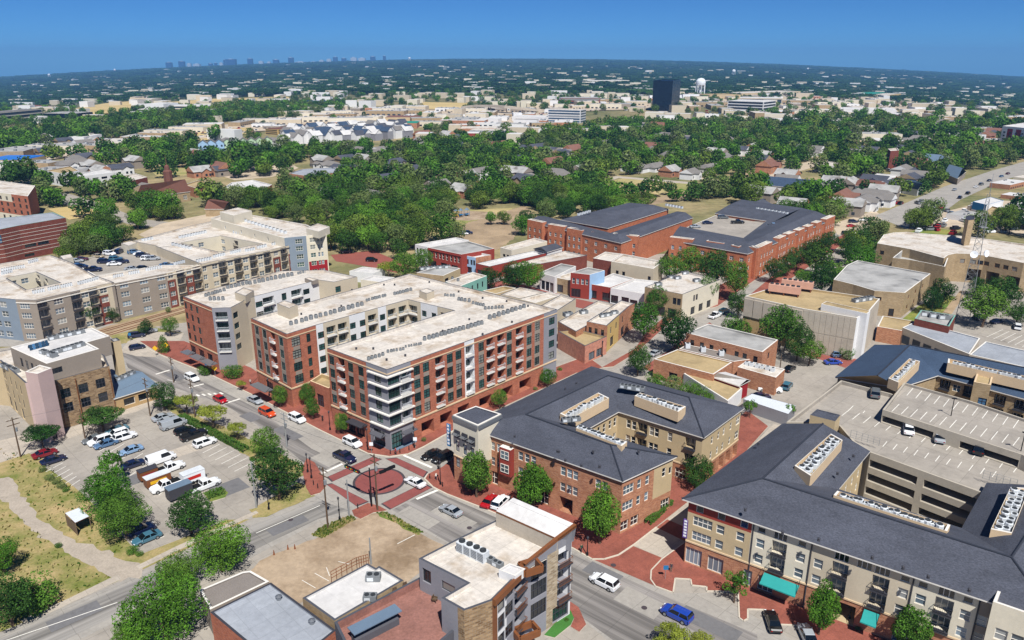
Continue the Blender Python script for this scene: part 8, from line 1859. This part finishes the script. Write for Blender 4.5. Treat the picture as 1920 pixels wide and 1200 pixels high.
# houses seen one by one among the trees
sp = [(280, 362, 2), (868, 368, 3), (745, 352, 4), (1037, 318, 5), (1115, 298, 6), (1058, 298, 7), (1040, 292, 8), (965, 283, 9), (985, 310, 10), (900, 335, 12), (975, 336, 13), (765, 330, 14), (648, 310, 15), (1228, 320, 16), (1255, 330, 17), (1293, 335, 18), (1240, 272, 20), (1270, 268, 21), (1285, 267, 22), (1360, 308, 23), (1385, 290, 24), (1312, 245, 25), (940, 280, 26), (800, 285, 27), (880, 282, 28), (850, 268, 29), (1230, 265, 30), (1475, 338, 31), (1540, 365, 32), (1500, 370, 33), (1580, 385, 34), (1600, 380, 35), (1565, 395, 36), (1460, 362, 37), (1640, 350, 38), (1655, 375, 39), (1690, 330, 40), (1600, 300, 41), (1625, 290, 42), (1490, 288, 43), (1515, 292, 44), (1430, 300, 45), (420, 300, 46), (380, 310, 47), (355, 302, 48), (820, 360, 49), (620, 372, 50), (700, 380, 51), (1000, 352, 52), (1090, 332, 53), (1180, 300, 54), (700, 300, 55), (760, 300, 56), (640, 330, 57), (1330, 322, 58), (1410, 285, 59), (1620, 412, 60)]
for xa, xb, ya, yb, n in ((1400, 1800, 288, 405, 30), (600, 1250, 255, 350, 52), (20, 520, 262, 335, 30), (1480, 1900, 232, 285, 34), (1150, 1480, 228, 310, 32)):
    for i in range(n): sp.append((rg.uniform(xa, xb), rg.uniform(ya, yb), rg.randrange(60)))
sp = [q for q in sp if not any(e[0] < GT(*q[:2]).x < e[1] and e[2] < GT(*q[:2]).y < e[3] and inside(GT(*q[:2])[:2], e[4]) for e in EXCL)]
for i, (x, y, s) in enumerate(sorted(sp)):
    place('house', house_mesh(s % 14), GT(x, y), rg.choice((R(-40), R(50))) + rg.uniform(-.1, .1), ordn(i + 1) + ' pitched-roof house from the left among the trees behind downtown', 'house', 'houses among the trees', 1.1, 11)
# town houses: blue, green and grey-roofed rows
for i in range(9):
    x = 383 + i * 15; y = 283 + (3 - i) * .9
    b = thing('town_house', '%s gabled town house, %s from the left of the coloured row' % ('sky blue' if i < 3 else 'pale green', ORD[i]), 'town house', GT(x, y), R(18), 'coloured town houses'); m = MB(); wm = 'siding_skyblue' if i < 3 else 'siding_green'
    m.box(-4, 4, -5, 5, 0, 8, wm); m.build('wall', b, (0, 0, 0)); m = MB(); m.face([(-4.4, -5.5, 7.8), (0, -5.5, 11), (0, 5.5, 11), (-4.4, 5.5, 7.8)][::-1], 'shingle_grey'); m.face([(4.4, -5.5, 7.8), (0, -5.5, 11), (0, 5.5, 11), (4.4, 5.5, 7.8)], 'shingle_grey'); m.build('roof', b, (0, 0, 0)); m = MB(); m.face([(-4, -5.02, 8), (4, -5.02, 8), (0, -5.02, 10.9)], wm); m.build('gable', b, (0, 0, 0))
    for z in (1.2, 4.6):
        for sx in (-2, 2): m = MB(); m.box(sx - .7, sx + .7, -5.08, -5.01, z, z + 1.6, 'glass_far'); m.build('window', b, (0, 0, 0))
    exclude([(b.location.x + 8 * math.cos(a), b.location.y + 8 * math.sin(a)) for a in (0, 1, 2, 3, 4, 5)])
k = 0
for row in range(4):
    for i in range(13):
        x = 535 + i * 19 + row * 4 + rg.uniform(-4, 4); y = 272 - row * 6.2 - i * 1.1 + rg.uniform(-1, 1)
        if x > 770: continue
        b = thing('town_house', 'white town house with %s roof, %s from left in the %s white row' % (('dark', 'bright')[(i + row) % 3 == 0], ORD[i], ('near', 'second', 'third', 'back')[row]), 'town house', GT(x, y), rg.choice((R(-35), R(50))), 'white town houses')
        w, h = rg.uniform(7, 10), rg.uniform(6.5, 9); m = MB(); m.box(-w / 2, w / 2, -6, 6, 0, h, 'stucco_white' if rg.random() < .75 else 'stucco_grey'); m.build('wall', b, (0, 0, 0))
        rm = 'roof_bright' if (i + row) % 3 == 0 else rg.choice(('shingle_dark', 'shingle_navy', 'shingle_grey')); m = MB(); m.face([(-w / 2 - .4, -6.5, h - .2), (0, -6.5, h + 4), (0, 6.5, h + 4), (-w / 2 - .4, 6.5, h - .2)][::-1], rm); m.face([(w / 2 + .4, -6.5, h - .2), (0, -6.5, h + 4), (0, 6.5, h + 4), (w / 2 + .4, 6.5, h - .2)], rm); m.build('roof', b, (0, 0, 0))
        m = MB(); m.face([(-w / 2, -6.02, h), (w / 2, -6.02, h), (0, -6.02, h + 3.8)], 'stucco_white'); m.build('gable', b, (0, 0, 0)); m = MB(); m.face([(-w / 2, 6.02, h), (w / 2, 6.02, h), (0, 6.02, h + 3.8)][::-1], 'stucco_white'); m.build('gable', b, (0, 0, 0))
        exclude([(b.location.x + 9 * math.cos(a), b.location.y + 9 * math.sin(a)) for a in (0, 1, 2, 3, 4, 5)])
# commercial strips, scattered along the highway frontages
zone_s = [((0, 640), (225, 300), 64, 'along the left frontage road'), ((640, 1060), (205, 240), 60, 'along the highway in the middle'), ((1060, 1300), (180, 205), 30, 'beside the black office tower'), ((1280, 1960), (178, 232), 96, 'in the right-hand retail area'), ((1640, 1960), (240, 275), 22, 'beyond the right-hand trees'), ((0, 140), (315, 345), 6, 'at the left edge')]
for (xa, xb), (ya, yb), n, where in zone_s:
    for i in range(n):
        x = xa + (xb - xa) * (i + rg.uniform(.1, .9)) / n
        y = rg.uniform(ya, yb)
        if where.startswith('along the left'): y = 302 - (x / 640) * 82 + rg.uniform(-9, 6)
        P = GT(x, y)
        if any(e[0] < P.x < e[1] and e[2] < P.y < e[3] and inside((P.x, P.y), e[4]) for e in EXCL if (e[1] - e[0]) < 90): continue
        sh_ = rg.randrange(16); place('shop', shed_mesh(sh_), P, rg.choice((R(-8), R(12), R(85))), ordn(i + 1) + ' small flat-roofed store from the left ' + where, 'store', 'stores ' + where, rg.uniform(.6, 1.1), 24)
for i, (x, y) in enumerate(((1700, 352), (1745, 318), (1790, 300), (1835, 288), (1880, 278), (1850, 395), (1890, 350), (1905, 372), (1925, 340), (1935, 395), (1810, 410), (1900, 420))): place('shop', shed_mesh(i), GT(x, y), R(38), ordn(i + 1) + ' small boulevard store counted along the boulevard', 'store', 'stores along the boulevard', .5, 16)
# vehicles on the frontage roads, a few pixels each
for i in range(90):
    x = 1060 * (i + rg.random()) / 90; y = 300 - (x / 640) * 78 + rg.uniform(-5, 9) if x < 640 else rg.uniform(208, 236)
    P = GT(x, y); P.z += .45
    if any(e[0] < P.x < e[1] and e[2] < P.y < e[3] and inside((P.x, P.y), e[4]) for e in EXCL if (e[1] - e[0]) < 60): continue
    k = rg.choice(('sedan', 'suv', 'pickup', 'suv', 'van')); c = rg.choice(list(PAINT)); car_meshes(k); o = obj({'pickup': 'pickup_truck', 'van': 'van'}.get(k, 'car'), CACHE[('carj', k)], None, P, rg.uniform(0, 6.28)); o.color = srgb(PAINT[c]) + (1,); tag(o, '%s distant vehicle from the left on the frontage roads' % ordn(i + 1), 'car', 'distant vehicles on the frontage roads')
# woods
def zone_pts(px, s, prob, seed):
    P = [GT(*p) for p in px]; r = random.Random(seed); out = []
    xs = [p.x for p in P]; ys = [p.y for p in P]; x = min(xs)
    pl = [(p.x, p.y) for p in P]
    while x < max(xs):
        y = min(ys)
        while y < max(ys):
            q = (x + r.uniform(-.45, .45) * s, y + r.uniform(-.45, .45) * s)
            if r.random() < prob and inside(q, pl) and not blocked(*q): out.append(q)
            y += s
        x += s
    return out
for q in ([(235, 335), (400, 335), (385, 406), (255, 402)], [(80, 312), (280, 312), (285, 362), (85, 360)], [(415, 335), (515, 335), (515, 364), (415, 364)], [(535, 310), (650, 310), (650, 340), (535, 340)], [(1405, 328), (1550, 328), (1550, 364), (1405, 364)], [(1595, 335), (1670, 335), (1670, 360), (1595, 360)], [(370, 265), (530, 262), (530, 296), (375, 300)], [(515, 235), (780, 225), (780, 282), (520, 285)]): exclude(W2(q, 0))
ZN = [([(590, 472), (640, 432), (560, 405), (450, 372), (520, 345), (640, 322), (800, 288), (1000, 276), (1200, 288), (1290, 332), (1120, 342), (1100, 372), (1000, 388), (940, 392), (860, 392), (830, 402), (700, 474), (650, 482)], 10.5, .82), ([(1000, 278), (1160, 236), (1480, 238), (1660, 288), (1560, 300), (1420, 332), (1290, 337), (1200, 290)], 11.5, .78), ([(560, 402), (450, 370), (330, 380), (270, 420), (130, 450), (100, 470), (150, 500), (230, 460), (340, 428), (400, 402), (440, 396), (560, 425), (620, 440)], 9.5, .75),
      ([(0, 268), (200, 232), (480, 203), (640, 200), (640, 213), (480, 226), (300, 248), (120, 273), (0, 290)], 12, .9), ([(130, 322), (250, 288), (400, 268), (560, 268), (660, 285), (520, 332), (350, 326), (290, 310), (220, 330)], 11, .6), ([(1540, 302), (1700, 298), (1900, 282), (1960, 300), (1800, 330), (1690, 400), (1640, 400), (1560, 430), (1420, 372), (1400, 352)], 11, .7), ([(1480, 226), (1650, 228), (1960, 245), (1960, 285), (1700, 296), (1600, 288)], 14, .6),
      ([(1130, 368), (1300, 360), (1420, 352), (1640, 408), (1570, 412), (1500, 384), (1390, 370), (1180, 376)], 10, .8), ([(640, 322), (640, 285), (760, 275), (1000, 262), (1160, 238), (1000, 278), (800, 290)], 11, .75), ([(960, 398), (1000, 368), (1120, 345), (1150, 367), (1130, 376), (1000, 412)], 9, .85), ([(0, 345), (80, 330), (100, 380), (80, 400), (52, 400), (60, 360)], 11, .6), ([(1445, 530), (1470, 500), (1570, 445), (1640, 445), (1650, 470), (1590, 490), (1560, 520), (1500, 535)], 9, .75), ([(1790, 440), (1960, 400), (1960, 460), (1830, 448)], 11, .6), ([(700, 475), (780, 445), (850, 440), (790, 455), (770, 475), (740, 500)], 9, .6), ([(190, 480), (130, 500), (110, 490), (150, 470), (230, 452), (250, 448)], 8, .8), ([(985, 385), (1000, 400), (1000, 440), (960, 450), (940, 440)], 9, .6), ([(930, 378), (1000, 362), (1130, 343), (1165, 378), (1080, 398), (1000, 408)], 8.5, .95), ([(610, 440), (700, 418), (840, 385), (870, 396), (820, 432), (720, 474), (640, 476)], 9, .9), ([(1000, 408), (1080, 398), (1170, 376), (1320, 362), (1330, 375), (1180, 392), (1010, 425)], 9, .8), ([(1660, 430), (1730, 400), (1760, 420), (1700, 440)], 10, .7), ([(60, 350), (130, 340), (230, 345), (250, 375), (360, 375), (520, 345), (450, 372), (380, 420), (250, 440), (130, 400), (90, 385)], 11, .55), ([(990, 395), (1120, 372), (1300, 362), (1560, 440), (1700, 400), (1420, 350), (1290, 335), (1120, 345)], 11, .5), ([(80, 345), (0, 345), (0, 320), (130, 300), (300, 275), (400, 262), (560, 262), (640, 280), (500, 340), (300, 345)], 13, .45)]
WN = 'behind the brick block and park|on the far right of the wooded belt|between the church and the pale complex|along the far left frontage|around the church|by the right-hand boulevard|beyond the right-hand houses|behind the red apartments|left of the wooded belt|between park and red apartments|at the left edge|along the red apartments street|at the right edge by the city office|by the white-fronted shop|beside the striped brick building|by the park walk|on the far side of the playground|on the near side of the park|close behind the red apartments|by the filling station|below the church|around the red apartments|around the white offices'.split('|')
wood = []
for i, (z, s, p) in enumerate(ZN):
    for q in zone_pts(z, s, p, i): wood.append((math.hypot(*q), q[0], q[1], s, i % len(WN)))
wood.sort()
NI = 215; cnt = {}
for i, (d, x, y, s, zi) in enumerate(wood[:NI]):
    w = s * rg.uniform(.95, 1.5); cnt[zi] = cnt.get(zi, 0) + 1
    plant_tree(Vector((x, y, 0)), w, w * rg.uniform(.75, 1.05), 'mid', '%s nearest leafy tree of the wood %s' % (ordn(cnt[zi]), WN[zi]), 'trees of the wood ' + WN[zi], i, rg.uniform(0, 6.28))
# the rest of the woods: one mass of trees far behind
lod = bpy.data.collections.new('wood_parts')
src = []
for i, (mn, nq, lf) in enumerate((('leaf_forest', 900, .055), ('leaf_dark', 900, .055), ('leaf_bright', 900, .055), ('leaf_mid', 900, .055), ('leaf_olive', 900, .055))):
    me = crown_mesh('wood_%d' % i, 900 + i, 13, nq, lf, mn, lr=.27, zc=.55, zr=.46); o = bpy.data.objects.new('wood_%d' % i, me); lod.objects.link(o); src.append(o)
for i in range(3):                                              # clumps for the plain beyond
    me = crown_mesh('wood_%d' % (5 + i), 950 + i, 26, 520, .06, ('leaf_far', 'leaf_far', 'leaf_dark')[i], shape='layer', lr=.2, zc=.6, squash=1.0); o = bpy.data.objects.new('wood_%d' % (5 + i), me); lod.objects.link(o)
pts, idx, scl, rot = [], [], [], []
def addp(x, y, z, i, sx, sz): pts.append((x, y, z)); idx.append(i); scl.append((sx, sx, sz)); rot.append((0, 0, rg.uniform(0, 6.28)))
for d, x, y, s, zi in wood[NI:]:
    w = s * rg.uniform(.9, 1.5); addp(x, y, TZ(x, y), rg.randrange(5), w, w * rg.uniform(.7, 1.05))
def nz(x, y): return math.sin(x * .0031 + 1.3) * math.sin(y * .0043 + .4) + .6 * math.sin(x * .011 + y * .006) * math.sin(y * .009 - x * .004 + 2)
d = 620.0
while d < 1900:                                                 # scattered trees among houses
    st = 13 + (d - 600) * .009; half_w = .72 * d
    n = int(2 * half_w / st)
    for k in range(n):
        x = -half_w + k * st + rg.uniform(-.5, .5) * st; y = d + rg.uniform(-.5, .5) * st
        p = .31 + .3 * nz(x, y)
        if rg.random() < p and not blocked(x, y): w = rg.uniform(8, 14); addp(x, y, TZ(x, y), rg.randrange(5), w, w * rg.uniform(.7, 1.0))
    d += st
d = 1900.0
while d < 10900:
    st = 34 + (d - 1900) * .012; half_w = .72 * d
    n = int(2 * half_w / st)
    for k in range(n):
        x = -half_w + k * st + rg.uniform(-.5, .5) * st; y = d + rg.uniform(-.5, .5) * st
        if rg.random() < .72 + .22 * nz(x, y) and not blocked(x, y): w = st * rg.uniform(1.0, 1.6); addp(x, y, TZ(x, y) - 2, 5 + rg.randrange(3), w, rg.uniform(11, 17) * (1 if d < 6000 else 1.5))
    d += st * .8
me = bpy.data.meshes.new('distant_woods'); me.from_pydata(pts, [], [])
a = me.attributes.new('idx', 'INT', 'POINT'); a.data.foreach_set('value', idx)
a = me.attributes.new('scl', 'FLOAT_VECTOR', 'POINT'); a.data.foreach_set('vector', [c for s in scl for c in s])
a = me.attributes.new('rot', 'FLOAT_VECTOR', 'POINT'); a.data.foreach_set('vector', [c for s in rot for c in s])
wo_ = obj('distant_woods', me); wo_['kind'] = 'stuff'; wo_['label'] = 'mass of trees covering the plain to the horizon'; wo_['category'] = 'woods'
ng = bpy.data.node_groups.new('scatter', 'GeometryNodeTree')
ng.interface.new_socket('Geometry', in_out='INPUT', socket_type='NodeSocketGeometry'); ng.interface.new_socket('Geometry', in_out='OUTPUT', socket_type='NodeSocketGeometry')
N = ng.nodes.new; gi, go = N('NodeGroupInput'), N('NodeGroupOutput'); ci = N('GeometryNodeCollectionInfo'); ci.inputs[0].default_value = lod; ci.inputs[1].default_value = True; ci.inputs[2].default_value = True
ip = N('GeometryNodeInstanceOnPoints'); ip.inputs['Pick Instance'].default_value = True
def na(nm, ty): q = N('GeometryNodeInputNamedAttribute'); q.data_type = ty; q.inputs[0].default_value = nm; return q.outputs[0]
lk = ng.links.new; lk(gi.outputs[0], ip.inputs['Points']); lk(ci.outputs[0], ip.inputs['Instance']); lk(na('idx', 'INT'), ip.inputs['Instance Index']); lk(na('rot', 'FLOAT_VECTOR'), ip.inputs['Rotation']); lk(na('scl', 'FLOAT_VECTOR'), ip.inputs['Scale']); lk(ip.outputs[0], go.inputs[0])
wo_.modifiers.new('scatter', 'NODES').node_group = ng
# far pale roofs between the woods
fr = MB();
for i in range(1150):
    dd = rg.uniform(750, 9000) if i % 2 else rg.uniform(750, 3500); aa = rg.uniform(-.62, .62); x, y = dd * aa, dd
    L, w, h = rg.uniform(10, 30) * (1 + dd / 7000), rg.uniform(9, 18), rg.uniform(6, 10.5) * (1 + dd / 14000)
    if dd < 1500 and blocked(x, y): continue
    z = TZ(x, y); fr.obox((x, y), rg.choice((.1, 1.5, -.3)), L, w, z - 1, z + h, rg.choice(('stucco_white', 'stucco_cream', 'stucco_beige')), rg.choice(('roof_bright', 'roof_white', 'shingle_grey', 'roof_grey', 'roof_bright')))
for i in range(170):
    P = GT(rg.uniform(170, 460), rg.uniform(154, 169)); fr.obox(P.xy, rg.uniform(0, 3), rg.uniform(10, 18), 10, P.z - 1, P.z + rg.uniform(6, 9), 'stucco_cream', rg.choice(('shingle_red', 'shingle_grey', 'brick_pale')))
fo = fr.build('distant_buildings'); fo['kind'] = 'stuff'; fo['label'] = 'countless pale roofs scattered over the wooded plain'; fo['category'] = 'buildings'
dv = MB()                                                      # parked and moving vehicles too far to tell apart
for xa, xb, ya, yb, n in ((640, 1060, 208, 240, 160), (1280, 1640, 178, 220, 200), (1600, 1960, 195, 235, 180), (0, 640, 228, 300, 120), (1000, 1220, 190, 210, 60), (1660, 1800, 240, 260, 40), (1720, 1960, 380, 440, 60), (1400, 1700, 300, 400, 70)):
    for i in range(n):
        x, y = rg.uniform(xa, xb), rg.uniform(ya, yb)
        if xb == 640: y = 302 - x / 640 * 80 + rg.uniform(-8, 8)
        P = GT(x, y)
        if any(e[0] < P.x < e[1] and e[2] < P.y < e[3] and inside(P[:2], e[4]) for e in EXCL if e[1] - e[0] < 60): continue
        a = rg.choice((.1, 1.6, .8)); m = rg.choice(('sign_white', 'unit_grey', 'trim_dark', 'sign_white', 'metal_blue', 'stucco_maroon', 'black_tower')); dv.obox(P.xy, a, 4.6, 1.8, P.z + .4, P.z + 1.3, m); dv.obox(P.xy, a, 2.4, 1.6, P.z + 1.3, P.z + 1.9, 'glass_tint', m)
fo = dv.build('distant_vehicles'); fo['kind'] = 'stuff'
# haze
HZ = True
if HZ:
    b = MB(); b.box(-13800, 13800, -13800, 13800, -1100, 240, 'plain')
    hz = b.build('haze'); hz['kind'] = 'stuff'
    m = bpy.data.materials.new('haze'); m.use_nodes = True; n = m.node_tree.nodes; n.clear()
    v = n.new('ShaderNodeVolumePrincipled'); o = n.new('ShaderNodeOutputMaterial')
    v.inputs['Color'].default_value = (.21, .50, .95, 1); v.inputs['Density'].default_value = 9.5e-5; v.inputs['Anisotropy'].default_value = 0.0
    m.node_tree.links.new(v.outputs[0], o.inputs['Volume'])
    hz.data.materials.clear(); hz.data.materials.append(m)
